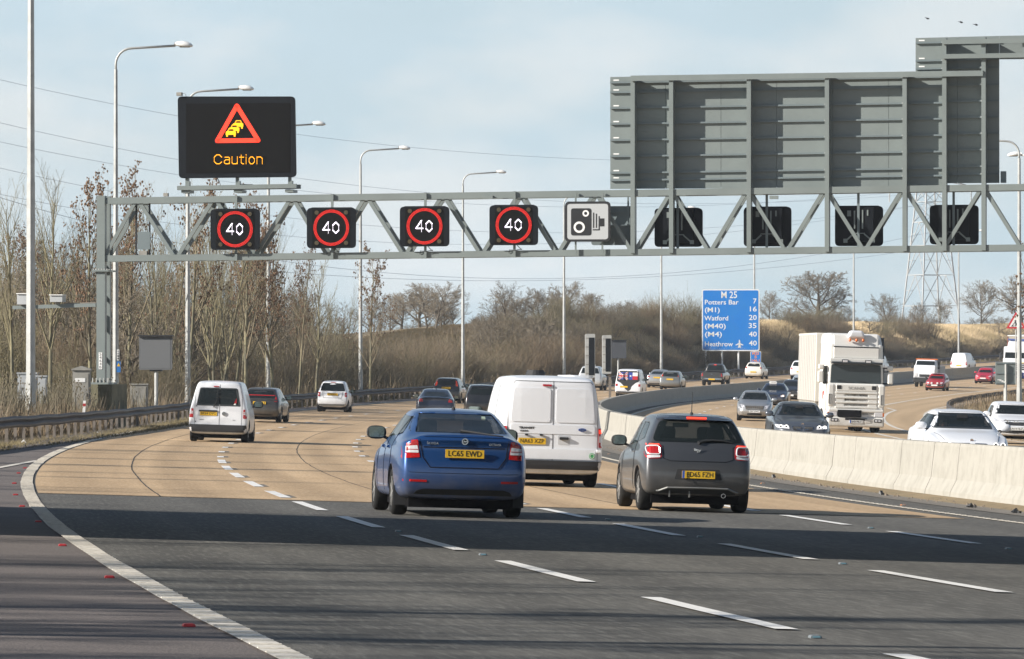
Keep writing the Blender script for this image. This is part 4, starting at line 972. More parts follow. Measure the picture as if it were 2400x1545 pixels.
# ================================================================== bare winter trees and thickets
def branchy(seed, H, style):
    """returns (trunk mesh, crown mesh, seeds mesh or None)"""
    r = random.Random(seed); TR, CR, SE = MB(), MB(), MB()
    cfg = {'ash': dict(lv=4, n=(20, 8, 6), ang=(24, 30, 34), ln=(.52, .42, .40), up=.30, start=.28, jit=.07, r0=.011),
           'ashseed': dict(lv=4, n=(21, 8, 6), ang=(26, 32, 36), ln=(.48, .42, .40), up=.26, start=.25, jit=.08, r0=.011),
           'multi': dict(lv=4, n=(15, 7, 6), ang=(22, 28, 34), ln=(.55, .42, .4), up=.3, start=.22, jit=.07, r0=.009),
           'oak': dict(lv=5, n=(14, 8, 7, 5), ang=(58, 46, 44, 42), ln=(.66, .52, .50, .50), up=.10, start=.24, jit=.20, r0=.030),
           'round': dict(lv=5, n=(15, 8, 7, 5), ang=(46, 42, 40, 40), ln=(.60, .50, .48, .48), up=.16, start=.16, jit=.15, r0=.020)}[style]
    def rv(): return Vector((r.uniform(-1, 1), r.uniform(-1, 1), r.uniform(-1, 1)))
    def grow(p, d, ln, rad, lv):
        top = cfg['lv']; n = {0: 9, 1: 6, 2: 4, 3: 3, 4: 2}[lv]; pts = [p]; rads = [rad]; st = ln / n
        for i in range(n):
            d = (d + rv() * cfg['jit'] * (1 if lv else .45) + Vector((0, 0, cfg['up'] * (.35 if lv else .1)))).normalized()
            if lv >= 2 and style in ('oak', 'round'): d = (d + Vector((0, 0, -.03))).normalized()
            p = p + d * st; pts.append(p); rads.append(rad * (1 - (i + 1) / n * (.88 if lv else .80)))
        tgt = TR if lv == 0 or (lv == 1 and style in ('oak', 'round')) else CR
        tgt.tube(pts, rads, {0: 8, 1: 5, 2: 3, 3: 3, 4: 3}[lv], cap=False)
        if lv >= top - 1:
            if style == 'ashseed' and r.random() < .42:
                q = pts[-1]
                for _ in range(r.randint(1, 3)):
                    c = q + rv() * .10 + Vector((0, 0, -.06)); a = r.uniform(.03, .06)
                    SE.add([c + Vector((a, 0, 0)), c + Vector((-a, 0, 0)), c + Vector((0, a, 0)), c + Vector((0, -a, 0)), c + Vector((0, 0, a)), c + Vector((0, 0, -a * 1.9))], [(0, 2, 4), (2, 1, 4), (1, 3, 4), (3, 0, 4), (2, 0, 5), (1, 2, 5), (3, 1, 5), (0, 3, 5)])
            return
        k = cfg['n'][lv]; s0 = cfg['start'] if lv == 0 else .22
        for j in range(k):
            f = s0 + (1 - s0) * (j + r.random()) / k; f = min(f, .99); idx = f * n; i0 = int(idx); q = pts[i0].lerp(pts[min(i0 + 1, n)], idx - i0)
            a = R(cfg['ang'][lv] * r.uniform(.7, 1.3)); az = r.uniform(0, 6.283)
            dd = (pts[min(i0 + 1, n)] - pts[i0]).normalized(); o1 = dd.orthogonal().normalized(); o2 = dd.cross(o1)
            nd = dd * math.cos(a) + (o1 * math.cos(az) + o2 * math.sin(az)) * math.sin(a)
            sh = (1 - .60 * f) if lv == 0 else (1 - .5 * f)
            if style in ('oak', 'round') and lv == 0: sh = 1.05 - .55 * abs(f - .45)
            grow(q, nd, ln * cfg['ln'][lv] * sh * r.uniform(.75, 1.2), max(rads[i0] * .55, H * cfg['r0'] * (.085 if style in ('oak', 'round') else .06)), lv + 1)
    if style == 'multi':
        for k in range(3):
            a = k * 2.1 + r.random(); grow(Vector((math.cos(a) * .2, math.sin(a) * .2, -.3)), Vector((math.cos(a) * .17, math.sin(a) * .17, 1)).normalized(), H * r.uniform(.8, 1.0), H * cfg['r0'], 0)
    else: grow(Vector((0, 0, -.3)), Vector((r.uniform(-.05, .05), r.uniform(-.05, .05), 1)), H * (.62 if style == 'oak' else .75 if style == 'round' else 1.0), H * cfg['r0'], 0)
    # scale so that the top is at H
    mz = max(v[2] for v in CR.v); k = H / mz
    for m in (TR, CR, SE): m.v = [(x * k, y * k, z * k) for x, y, z in m.v]
    oak = style in ('oak', 'round')
    return (TR.mesh('trunk', M_bark2 if oak else M_bark), CR.mesh('crown', M_twig_oak if oak else (M_twig if style == 'ashseed' else M_twig2)), SE.mesh('seed_bunches', M_seed) if SE.v else None)
TREES = {}
def proto(style, k, H=10.0):
    key = (style, k)
    if key not in TREES: TREES[key] = branchy(hash(style) % 1 + k * 17 + {'ash': 1, 'ashseed': 2, 'multi': 3, 'oak': 4, 'round': 5}[style] * 101, H, style)
    return TREES[key]
def tree(style, k, x, y, H, label, rz=None, wide=1.0, group=None, nm='bare_tree', z=None, lean=0):
    H *= 1.08 if style in ('oak', 'round') else 1.2
    tr, crn, se = proto(style, k)
    t = thing(nm, (x, y, ground(x, y) - .1 if z is None else z), rnd.uniform(0, 6.28) if rz is None else rz, label, 'tree', group)
    t.scale = (H / 10 * wide, H / 10 * wide, H / 10); t.rotation_euler.y = lean
    link('trunk', tr, t); link('crown', crn, t)
    if se: tag(link('seed_bunches', se, t), kind='stuff')
    return t
def thicket_mesh(seed, n, h, w, arch, thick, fork=3):
    """many thin stems from a wide base, arching, forked: a bare bush about 1 unit wide scaled later"""
    r = np.random.default_rng(seed); V = []; Fq = []; o = 0
    a = r.uniform(0, 2 * np.pi, n); rr = np.sqrt(r.uniform(0, 1, n)) * w * .5
    base = np.stack([np.cos(a) * rr, np.sin(a) * rr, np.full(n, -.1)], 1)
    out = np.stack([np.cos(a), np.sin(a), np.zeros(n)], 1) * (rr / (w * .5))[:, None]
    dirv = out * arch + r.normal(0, .16, (n, 3)) + [0, 0, 1.0]; dirv /= np.linalg.norm(dirv, axis=1)[:, None]
    ln = h * r.uniform(.45, 1.05, n) * (1 - .35 * (rr / (w * .5))**2)
    segs = []
    def emit(p, d, l_, rad):
        bend = r.normal(0, .14, p.shape); m = p + (d + bend * .5) * (l_ * .5)[:, None]; e = m + (d + bend * 1.4) * (l_ * .5)[:, None]
        segs.append((p, m, rad, rad * .75)); segs.append((m, e, rad * .75, rad * .25)); return m, e
    m, e = emit(base, dirv, ln, np.full(n, thick))
    for _ in range(fork):
        f = r.uniform(0, 1, n)[:, None]; p = m * (1 - f) + e * f; d = dirv + r.normal(0, .42, (n, 3)); d /= np.linalg.norm(d, axis=1)[:, None]
        m2, e2 = emit(p, d, ln * r.uniform(.18, .42, n), np.full(n, thick * .55))
        f = r.uniform(0, 1, n)[:, None]; p = m2 * (1 - f) + e2 * f; d2 = d + r.normal(0, .5, (n, 3)); d2 /= np.linalg.norm(d2, axis=1)[:, None]
        emit(p, d2, ln * r.uniform(.10, .25, n), np.full(n, thick * .4))
    for p, q, r0, r1 in segs:
        k = len(p); s = np.cross(q - p, r.normal(0, 1, p.shape)); s /= np.linalg.norm(s, axis=1)[:, None] + 1e-9; t_ = np.cross(q - p, s); t_ /= np.linalg.norm(t_, axis=1)[:, None] + 1e-9
        P = np.stack([p + s * r0[:, None] if hasattr(r0, '__len__') else p, p + (-.5 * s + .87 * t_) * r0[:, None], p + (-.5 * s - .87 * t_) * r0[:, None], q + s * r1[:, None], q + (-.5 * s + .87 * t_) * r1[:, None], q + (-.5 * s - .87 * t_) * r1[:, None]], 1).reshape(-1, 3)
        i = np.arange(k)[:, None] * 6 + o
        Fq.append(np.concatenate([i + [0, 1, 4, 3], i + [1, 2, 5, 4], i + [2, 0, 3, 5]])); V.append(P); o += len(P)
    return np.concatenate(V), np.concatenate(Fq)
def mk_th(name, seed, n, h, w, arch, thick, m, fork=3): V, Fq = thicket_mesh(seed, n, h, w, arch, thick, fork); return npmesh(name, V, Fq, m)
TH = [mk_th('stems', 1, 300, 3.0, 3.2, .35, .014, M_bramble), mk_th('stems', 2, 300, 3.0, 3.4, .45, .014, M_bramble), mk_th('stems', 3, 260, 3.0, 3.2, .30, .014, M_scrub),
      mk_th('stems', 4, 300, 3.0, 3.4, .35, .015, M_bramble2), mk_th('stems', 5, 220, 3.4, 2.4, .18, .016, M_twig2)]
MASS = {}
def bush(k, x, y, h, w, label, group=None, z=None):
    """bushes that read as one mass: clumps of one thicket"""
    if float(lat(x, y)[1]) > -3.2 - w * .35: return None
    if label not in MASS: MASS[label] = thing('bare_thicket', (0, 0, 0), 0, label, 'thicket')
    o = tag(link('clump', TH[k], MASS[label], (x, y, (ground(x, y) if z is None else z) - .05), (0, 0, rnd.uniform(0, 6.28))), kind='stuff'); o.scale = (w / 3.3, w / 3.3, h / 3.0); return o

# --- left belt of slender trees behind the guard rail
def px(u, D): return (u - 1200) / F * D
G1 = 'slender bare trees behind the left verge'
left = [('ash', 0, 30, 225, 470, 1.0), ('ash', 1, 118, 222, 455, 1.1), ('ash', 2, -25, 228, 560, 1.), ('ash', 1, 175, 235, 560, 1.), ('ashseed', 0, 215, 225, 480, 1.0),
        ('ashseed', 1, 300, 232, 468, 1.1), ('multi', 0, 372, 236, 505, 1.0), ('ashseed', 2, 440, 240, 492, 1.0), ('multi', 1, 505, 245, 505, 1.), ('ashseed', 0, 575, 250, 515, 1.1), ('ashseed', 1, 640, 258, 560, 1.15), ('multi', 2, 540, 262, 540, 1.),
        ('ash', 3, 740, 290, 645, 1.2), ('ashseed', 2, 700, 280, 610, .9), ('ashseed', 3, 868, 305, 622, 1.15), ('multi', 1, 795, 315, 700, 1.)]
ws = ['leftmost, half out of the frame', 'tallest of the pair left of the gantry leg', 'at the very left edge', 'just left of the gantry leg', 'with brown seed bunches behind the gantry leg', 'with seed bunches right of the second lighting column', 'many-stemmed, above the blank sign', 'with seed bunches behind the third lighting column', 'many-stemmed, behind the leftmost lane signal', 'with seed bunches left of the fourth lighting column', 'spreading seed-hung crown right of the fourth lighting column', 'many-stemmed, behind the white estate van', 'slim and pale above the small white car', 'leaning, left of the small white car', 'seed-hung, just right of the fifth lighting column', 'low and many-stemmed left of the fifth lighting column']
for (st, k, u, D, vt, wd), w in zip(left, ws):
    x = px(u, D); g = ground(x, D); tree(st, k, x, D, (zv(vt, D) - g), 'slender bare tree ' + w, wide=wd * .95, group=G1)
# second and third rows fill the belt
for k in range(40):
    u = rnd.uniform(-60, 720); D = rnd.uniform(245, 330); x = px(u, D); g = ground(x, D)
    vt = np.interp(u, [-60, 230, 600, 720], [640, 600, 590, 690]) + rnd.uniform(-50, 60)
    tree(rnd.choice(['ash', 'multi', 'ashseed']), rnd.randint(0, 2), x, D, max(3, zv(vt, D) - g), 'bare tree in the rear rows of the left belt, ' + near(u), group='rear rows of the left tree belt', wide=1.0)
for k in range(70):
    u = rnd.uniform(-40, 700) if k < 52 else rnd.uniform(700, 930); D = rnd.uniform(222, 300) if k < 52 else rnd.uniform(300, 350); x = px(u, D)
    bush(rnd.choice([0, 2, 3, 4]), x, D, rnd.uniform(2.2, 4.3), rnd.uniform(3.2, 5.5), 'tangled bare bush under the left trees', 'bushes under the left trees')
for k in range(34):
    u = rnd.uniform(-60, 700); D = rnd.uniform(300, 345); x = px(u, D)
    bush(rnd.choice([3, 3, 0]), x, D, rnd.uniform(3.5, 5.5), rnd.uniform(5, 8), 'dark tall bush in the background of the left tree belt', 'dark background bushes')
for k in range(34):
    u = rnd.uniform(-50, 720); D = rnd.uniform(228, 300); x = px(u, D); g = ground(x, D)
    if float(lat(x, D)[1]) > -4.5: continue
    tree('round', rnd.randint(0, 2), x, D, rnd.uniform(4.0, 7.0), 'low tangled tree beneath the slender left trees, ' + near(u), wide=1.1, group='tangled understorey of the left tree belt')
# --- purple-brown thicket in the middle distance
for k in range(30):
    u = rnd.uniform(895, 1090); D = rnd.uniform(338, 372); x = px(u, D); g = ground(x, D)
    vt = np.interp(u, [885, 940, 1000, 1060, 1095], [830, 785, 775, 785, 820]) + rnd.uniform(-4, 16)
    bush(rnd.choice([0, 1, 1, 3]), x, D, max(2.2, zv(vt, D) - g), rnd.uniform(2.6, 3.8), 'dense purple brown bare thicket left of the sixth lighting column', 'purple brown thicket')
# --- scrubby trees in front of the bank
for k in range(26):
    u = rnd.uniform(1092, 1500); D = rnd.uniform(392, 430); x = px(u, D); g = ground(x, D)
    if float(lat(x, D)[1]) > -5.5: D += 35; x = px(u, D); g = ground(x, D)
    vt = np.interp(u, [1090, 1180, 1320, 1420, 1500], [765, 735, 745, 790, 800]) + rnd.uniform(-22, 25)
    tree('round', rnd.randint(0, 2), x, D, max(2.2, zv(vt, D) - g), 'scrubby tree at the foot of the bank, %s' % ('near the sixth lighting column' if u < 1200 else 'near the seventh lighting column' if u < 1380 else 'near the message signs'), wide=1.25, group='scrubby trees at the foot of the bank')
# --- bushes on and below the bank, to the blue sign and on
for k in range(64):
    u = rnd.uniform(1085, 1480); D = rnd.uniform(372, 440); x = px(u, D); g = ground(x, D)
    vt = np.interp(u, [1085, 1150, 1300, 1400, 1480], [800, 800, 790, 800, 850]) + rnd.uniform(-14, 34)
    bush(rnd.choice([0, 2, 4, 2]), x, D, max(1.4, zv(vt, D) - g), rnd.uniform(3, 5), 'bare bush on the lower bank right of the sixth lighting column', 'bushes on the lower bank')
for k in range(60):
    D = rnd.uniform(425, 600); d = -rnd.uniform(8, 13); p = road(np.array([D]), d)[0]
    bush(rnd.choice([0, 2, 4, 3]), p[0], p[1], rnd.uniform(1.2, 3.0), rnd.uniform(2.5, 4.5), 'scattered bare bushes high on the grassy bank')
for k in range(90):
    D = rnd.uniform(425, 640); d = -rnd.uniform(4.6, 7.6); p = road(np.array([D]), d)[0]
    bush(rnd.choice([3, 3, 0, 2]), p[0], p[1], rnd.uniform(.8, 1.7), rnd.uniform(2.4, 4.0), 'dark bramble on the steep grassy bank', 'brambles on the bank')
# --- skyline trees on top of the bank
G2 = 'skyline trees on the bank'
sky_t = [('oak', 1, 940, 480, 690, 1.1, 'low left neighbour of the broad bare oak'), ('oak', 2, 1040, 490, 705, 1.1, 'right neighbour of the broad bare oak'), ('oak', 0, 1165, 500, 715, 1.2, 'bare oak between the sixth and seventh lighting columns'), ('round', 1, 1300, 510, 690, 1.1, 'dense bare tree left of the tallest central oak'), ('oak', 1, 1385, 515, 690, 1.1, 'bare oak right of the seventh lighting column'),
         ('round', 2, 1440, 520, 712, 1.3, 'dense scrubby tree above the small blank sign'), ('round', 1, 1505, 530, 722, 1.2, 'brown scrubby tree touching the eighth lighting column'), ('oak', 0, 985, 470, 668, 1.25, 'broad bare oak behind the purple thicket'), ('round', 0, 1118, 440, 742, 1.1, 'low round bare tree right of the sixth lighting column'), ('oak', 1, 1210, 480, 700, 1.0, 'bare oak left of the seventh lighting column'),
         ('oak', 2, 1265, 500, 680, 1.0, 'bare oak directly left of the seventh lighting column'), ('oak', 0, 1340, 520, 664, 1.0, 'tall bare oak behind the seventh lighting column'), ('round', 1, 1412, 520, 725, 1.1, 'reddish brown scrubby tree above the pair of message signs'),
         ('round', 0, 1475, 530, 706, 1.15, 'flat topped bare tree left of the eighth lighting column'), ('round', 2, 1530, 560, 735, .8, 'small bare tree just left of the eighth lighting column'), ('round', 1, 1620, 600, 735, .9, 'small bare tree just left of the blue route sign'),
         ('round', 0, 1805, 600, 685, .9, 'bare tree just right of the blue route sign'), ('oak', 1, 1915, 610, 642, 1.35, 'wide spreading bare oak above the white lorry'), ('round', 1, 1845, 640, 722, 1.0, 'low bare tree left of the wide oak'), ('round', 2, 1980, 640, 718, 1.0, 'low bare tree right of the wide oak'),
         ('round', 0, 2080, 650, 692, 1.15, 'round bare tree left of the pylon'), ('round', 1, 2150, 680, 712, .9, 'bare tree behind the pylon legs'), ('ash', 1, 2205, 700, 712, .9, 'slim bare tree right of the pylon'),
         ('round', 2, 2300, 660, 662, 1.1, 'tall bare tree right of the eleventh lighting column'), ('oak', 2, 2395, 670, 650, 1.0, 'bare tree at the right edge behind the far lorry'), ('round', 2, 1345, 470, 735, .9, 'scrubby tree behind the seventh lighting column'), ('round', 0, 1180, 460, 745, 1., 'scrubby tree left of centre on the lower bank')]
for st, k, u, D, vt, wd, lab in sky_t:
    x = px(u, D); g = ground(x, D); t = tree(st, k, x, D, (zv(vt, D) - g) * 1.0, lab, wide=wd, group=G2)
    for q_ in (1, 2):   # a tangle of secondary limbs fills the crown
        link('crown', proto('round', (k + q_) % 3)[1], t, (0, 0, 1.2), (0, 0, 2.1 * q_)).scale = (.92, .92, .88)
for k in range(110):
    u = rnd.choice([rnd.uniform(870, 1500), rnd.uniform(1090, 1500), rnd.uniform(1480, 2420)]); D = rnd.uniform(500, 690); x = px(u, D); g = ground(x, D)
    vt = np.interp(u, [1090, 1300, 1480, 1560, 1700, 2420], [765, 745, 745, 765, 758, 752]) + rnd.uniform(-16, 14)
    if D < np.interp(u, [870, 1090, 1500, 2420], [440, 470, 560, 640]): D += 60; x = px(u, D); g = ground(x, D)
    tree('round', rnd.randint(0, 2), x, D, max(1.5, zv(vt, D) - g), 'low bare scrub tree along the skyline, ' + near(u), wide=1.9, group='low scrub trees along the skyline')
# far hedges and fields behind the left trees
for k in range(26):
    u = rnd.uniform(-50, 1250); D = rnd.uniform(430, 520); x = px(u, D); g = ground(x, D)
    tree('round', rnd.randint(0, 2), x, D, max(4, zv(rnd.uniform(735, 775), D) - g), 'hedgerow tree far behind the left belt, ' + near(u), wide=1.3, group='far hedgerow trees')
# tree at the right edge of the frame (twigs with leaves)
tree('ashseed', 0, px(2475, 215), 215, 9.6, 'bare tree with seed bunches just past the right edge', rz=1.0, wide=1.2)
# trees and posts left of the camera, outside the frame, that throw the soft shadows on the near road
SH = [(-17, 12, 9, 'ash'), (-22, 20, 11, 'multi'), (-19, 30, 10, 'ashseed'), (-27, 27, 12, 'ash'), (-24, 38, 10, 'multi'), (-33, 35, 13, 'ashseed'), (-19, 47, 9, 'ash'), (-36, 22, 13, 'multi'), (-44, 40, 14, 'ash'), (-30, 12, 12, 'ashseed'), (-40, 8, 13, 'multi'), (-48, 25, 14, 'ashseed'), (-23, 4, 10, 'ash'),
      (-20, 62, 8, 'ash'), (-24, 75, 9, 'multi'), (-21, 88, 8, 'ash'), (-26, 101, 10, 'ashseed'), (-20, 113, 8, 'ash'), (-24, 126, 10, 'multi'), (-21, 139, 9, 'ash'), (-30, 90, 11, 'ash'), (-32, 118, 11, 'ash'), (-19.5, 151, 8, 'ash'), (-30, 60, 11, 'multi'), (-16, 18, 9, 'ash'), (-14.5, 23, 8, 'ashseed'), (-17, 36, 9, 'multi'), (-15, 42, 8, 'ash'), (-21, 25, 11, 'round'), (-25, 31, 11, 'round'), (-18, 8, 9, 'multi'), (-27, 17, 12, 'round')]
for x, y, h, st in SH: tree(st, rnd.randint(0, 2), x, y, h, 'bare tree left of the frame whose shadow falls on the road', group='trees left of the frame')

# ------------------------------------------------------------------ rough vegetation that nobody could count
def blades(name, P, h, w, m, lean=.25, seed=0, kind='stuff'):
    r = np.random.default_rng(seed); n = len(P); a = r.uniform(0, np.pi, n); hh = h * r.uniform(.5, 1.25, n) if not hasattr(h, '__len__') else h
    s = np.stack([np.cos(a), np.sin(a), np.zeros(n)], 1) * (w * r.uniform(.6, 1.4, n))[:, None]
    tip = P + np.stack([r.normal(0, lean, n) * hh, r.normal(0, lean, n) * hh, hh], 1); mid = P * .5 + tip * .5 + r.normal(0, .04, (n, 3))
    V = np.stack([P - s, P + s, mid + s * .8, mid - s * .8, tip + s * .25, tip - s * .25], 1).reshape(-1, 3); i = np.arange(n)[:, None] * 6
    Fq = np.concatenate([i + [0, 1, 2, 3], i + [3, 2, 4, 5]])
    return tag(link(name, npmesh(name, V, Fq, m)), kind=kind)
def scatter(n, D0, D1, d0, d1, seed, dens=None):
    r = np.random.default_rng(seed); D = np.sqrt(r.uniform(D0**2, D1**2, n)) if 0 else r.uniform(D0, D1, n); d = r.uniform(d0, d1, n)
    P = road(D, d); P[:, 2] = terrain(P[:, 0], P[:, 1]) - .03; return P
def scatter_xy(n, x0, x1, y0, y1, seed):
    r = np.random.default_rng(seed); x = r.uniform(x0, x1, n); y = r.uniform(y0, y1, n); return np.stack([x, y, terrain(x, y) - .03], 1)
# clumpy dead scrub behind the rail
def clump(P, seed, k=.5, thr=.35):
    n = np.sin(P[:, 0] * .9 + seed) * np.cos(P[:, 1] * .7 + seed * 2) + np.sin(P[:, 0] * 2.3 - P[:, 1] * 1.7); r = np.random.default_rng(seed); return P[(n + r.uniform(-1, 1, len(P))) > -thr]
blades('scrub', clump(scatter_xy(34000, -26, -14.1, 118, 225, 1), 1), .75, .011, M_scrub, .30, 1)
blades('scrub', clump(scatter(30000, 222, 420, -16, -2.0, 2), 2), .85, .014, M_scrub, .28, 2)
blades('bramble_scrub', clump(scatter_xy(12000, -24, -14.3, 118, 225, 3), 3), 1.15, .014, M_bramble2, .35, 3)
blades('bramble_scrub', clump(scatter(16000, 222, 420, -14, -2.6, 4), 4), 1.2, .016, M_bramble, .30, 4)
blades('verge_grass', scatter_xy(16000, -15.5, -12.2, 118, 225, 5), .18, .012, M_green, .4, 5)
blades('verge_grass', scatter(16000, 222, 640, -3.4, -1.25, 6), .22, .02, M_green, .4, 6)
blades('dry_grass', scatter(120000, 370, 660, -22, -6.0, 7), .75, .026, M_dry, .30, 7)
blades('dry_grass', clump(scatter(14000, 385, 700, -7.5, -2.2, 8), 8), .6, .02, M_scrub, .35, 8)
blades('dry_grass', clump(scatter(20000, 190, 520, 32.6, 46, 9), 9), .65, .014, M_scrub, .25, 9)
blades('dry_grass', clump(scatter(8000, 190, 520, 32.6, 46, 10), 10), .5, .014, M_green, .25, 10)
# dead seed heads along the rail
P = scatter_xy(160, -19, -14.3, 150, 200, 12)
mb = MB()
for p in P:
    h = rnd.uniform(1.0, 1.9); q = Vector(p) + Vector((rnd.gauss(0, .15), rnd.gauss(0, .15), h)); mb.tube([p, q], [.008, .005], 3)
    for _ in range(4):
        c = q + Vector((rnd.gauss(0, .14), rnd.gauss(0, .14), rnd.uniform(-.35, .05))); a = .028
        mb.add([c + Vector(e) * a for e in ((1, 0, 0), (-1, 0, 0), (0, 1, 0), (0, -1, 0), (0, 0, 1.4), (0, 0, -1.4))], [(0, 2, 4), (2, 1, 4), (1, 3, 4), (3, 0, 4), (2, 0, 5), (1, 2, 5), (3, 1, 5), (0, 3, 5)])
tag(mb.build('dead_seed_heads', M_bramble2), kind='stuff')
mb = MB()
for _ in range(16):
    x = rnd.uniform(-14.9, -13.0); y = rnd.uniform(118, 215); g = ground(x, y); a = rnd.uniform(.02, .07); mb.tube([(x, y, g + .02), (x + a, y + a * .5, g + .05 + a * .3), (x + 2 * a, y, g + .02)], [a * .4, a * .7, a * .3], 5)
tag(mb.build('litter', M_litter), kind='stuff')
# post and rail fence behind the thicket
fn = thing('wooden_fence', (0, 0, 0), label='dark wooden post and rail fence behind the rough grass', cat='fence')
prev = None
for D in np.arange(262, 352, 2.6):
    p = road(np.array([D]), -7.2)[0]; g = ground(p[0], p[1]); mb = MB(); mb.box((p[0], p[1], g + .55), (.12, .12, 1.3)); mb.build('fence_post', M_railpost, fn)
    if prev is not None:
        for h in (.5, .85, 1.15): mb = MB(); mb.bar((*prev[:2], prev[2] + h), (p[0], p[1], g + h), .03, .09); mb.build('fence_rail', M_railpost, fn)
    prev = (p[0], p[1], g)
# ================================================================== vehicles
def paint(name, col, rough=.28, metal=.0, coat=.6):
    if name in MAT: return MAT[name]
    m = mat(name, col, rough, metal, .5, coat=coat); nt = m.node_tree; b = nt.nodes['Principled BSDF']; l = nt.links.new
    # road film: grime thickest near the sills and wheel arches, patchy above
    tc_ = nt.nodes.new('ShaderNodeTexCoord'); sp = nt.nodes.new('ShaderNodeSeparateXYZ'); l(tc_.outputs['Object'], sp.inputs[0])
    zr = nt.nodes.new('ShaderNodeMapRange')
    for i, q in enumerate((.22, .75, .5, .0)): zr.inputs[i + 1].default_value = q
    n = nt.nodes.new('ShaderNodeTexNoise'); n.inputs['Scale'].default_value = 3.5; n.inputs['Detail'].default_value = 5; l(tc_.outputs['Object'], n.inputs[0])
    nr = nt.nodes.new('ShaderNodeMapRange')
    for i, q in enumerate((.3, .7, .35, 1.15)): nr.inputs[i + 1].default_value = q
    l(sp.outputs[2], zr.inputs[0]); l(n.outputs[0], nr.inputs[0]); mu = nt.nodes.new('ShaderNodeMath'); mu.operation = 'MULTIPLY'; l(zr.outputs[0], mu.inputs[0]); l(nr.outputs[0], mu.inputs[1])
    ad = nt.nodes.new('ShaderNodeMath'); ad.operation = 'MULTIPLY_ADD'; ad.use_clamp = True; ad.inputs[1].default_value = .015; l(nr.outputs[0], ad.inputs[0]); l(mu.outputs[0], ad.inputs[2])
    mm = nt.nodes.new('ShaderNodeMix'); mm.data_type = 'RGBA'; mm.inputs[6].default_value = (*col, 1); mm.inputs[7].default_value = (.25, .225, .19, 1); l(ad.outputs[0], mm.inputs[0]); l(mm.outputs[2], b.inputs['Base Color'])
    rr = nt.nodes.new('ShaderNodeMapRange')
    for i, q in enumerate((0, .6, rough, .75)): rr.inputs[i + 1].default_value = q
    l(ad.outputs[0], rr.inputs[0]); l(rr.outputs[0], b.inputs['Roughness'])
    return m
P_blue = paint('paint_blue', (.011, .062, .21), .28, .45); P_grey = paint('paint_dark_grey', (.070, .074, .082), .34, .5); P_white = paint('paint_white', (.74, .76, .79), .35)
P_silver = paint('paint_silver', (.42, .43, .44), .3, .6); P_black = paint('paint_black', (.014, .015, .018), .25); P_bgrey = paint('paint_blue_grey', (.11, .125, .15), .28, .5); P_red = paint('paint_red', (.42, .018, .022), .3)
P_cred = paint('paint_crimson', (.48, .012, .04), .28); P_dgrey = paint('paint_graphite', (.06, .058, .056), .3, .5); P_lgrey = paint('paint_mid_grey', (.20, .21, .21), .32, .5); P_dblue = paint('paint_midnight', (.018, .026, .05), .22)
V_glass = mat('tinted_glass', (.010, .014, .015), .06, spec=.35); V_glass2 = mat('clear_tinted_glass', (.010, .014, .014), .04, spec=.4, alpha=.8)
V_tyre = mat('tyre_rubber', (.018, .018, .018), .85, spec=.2, var=.3, vscale=8, obj=True); V_rim = mat('alloy_rim', (.42, .42, .41), .35, metal=.6); V_trim = mat('black_plastic', (.03, .031, .033), .6, spec=.3); V_under = mat('underbody_black', (.006, .006, .007), .9, spec=.1)
V_seam = mat('panel_gap', (.008, .008, .01), .8, spec=.1); V_lred = mat('lamp_red', (.38, .012, .014), .15, coat=.5); V_lwhite = mat('lamp_clear', (.62, .62, .64), .12, coat=.5); V_lamber = mat('lamp_amber', (.6, .14, .02), .2); V_on = mat('lamp_red_lit', (1.0, .05, .02), emit=.75); V_head = mat('headlamp_lit', (1, .97, .9), emit=1.5)
V_chrome = mat('chrome', (.65, .66, .68), .12, metal=1.0); V_py = mat('plate_yellow', (.72, .44, .02), .4); V_pw = mat('plate_white', (.68, .69, .68), .4); V_pt = mat('plate_text', (.012, .012, .012), .5); V_int = mat('cabin_dark', (.020, .020, .022), .9, spec=.1); V_seat = mat('seat_cloth', (.035, .035, .038), .9, spec=.1)
V_dirt = mat('road_film', (.20, .19, .16), .7); V_mirror = mat('mirror_glass', (.22, .26, .24), .08, metal=.9)
TS = [0, .012, .045, .09, .15, .21, .28, .35, .43, .52, .6, .67, .73, .79, .86, .92, .965, .99, 1]
def arr(l): return [a for a, _ in l], [b for _, b in l]
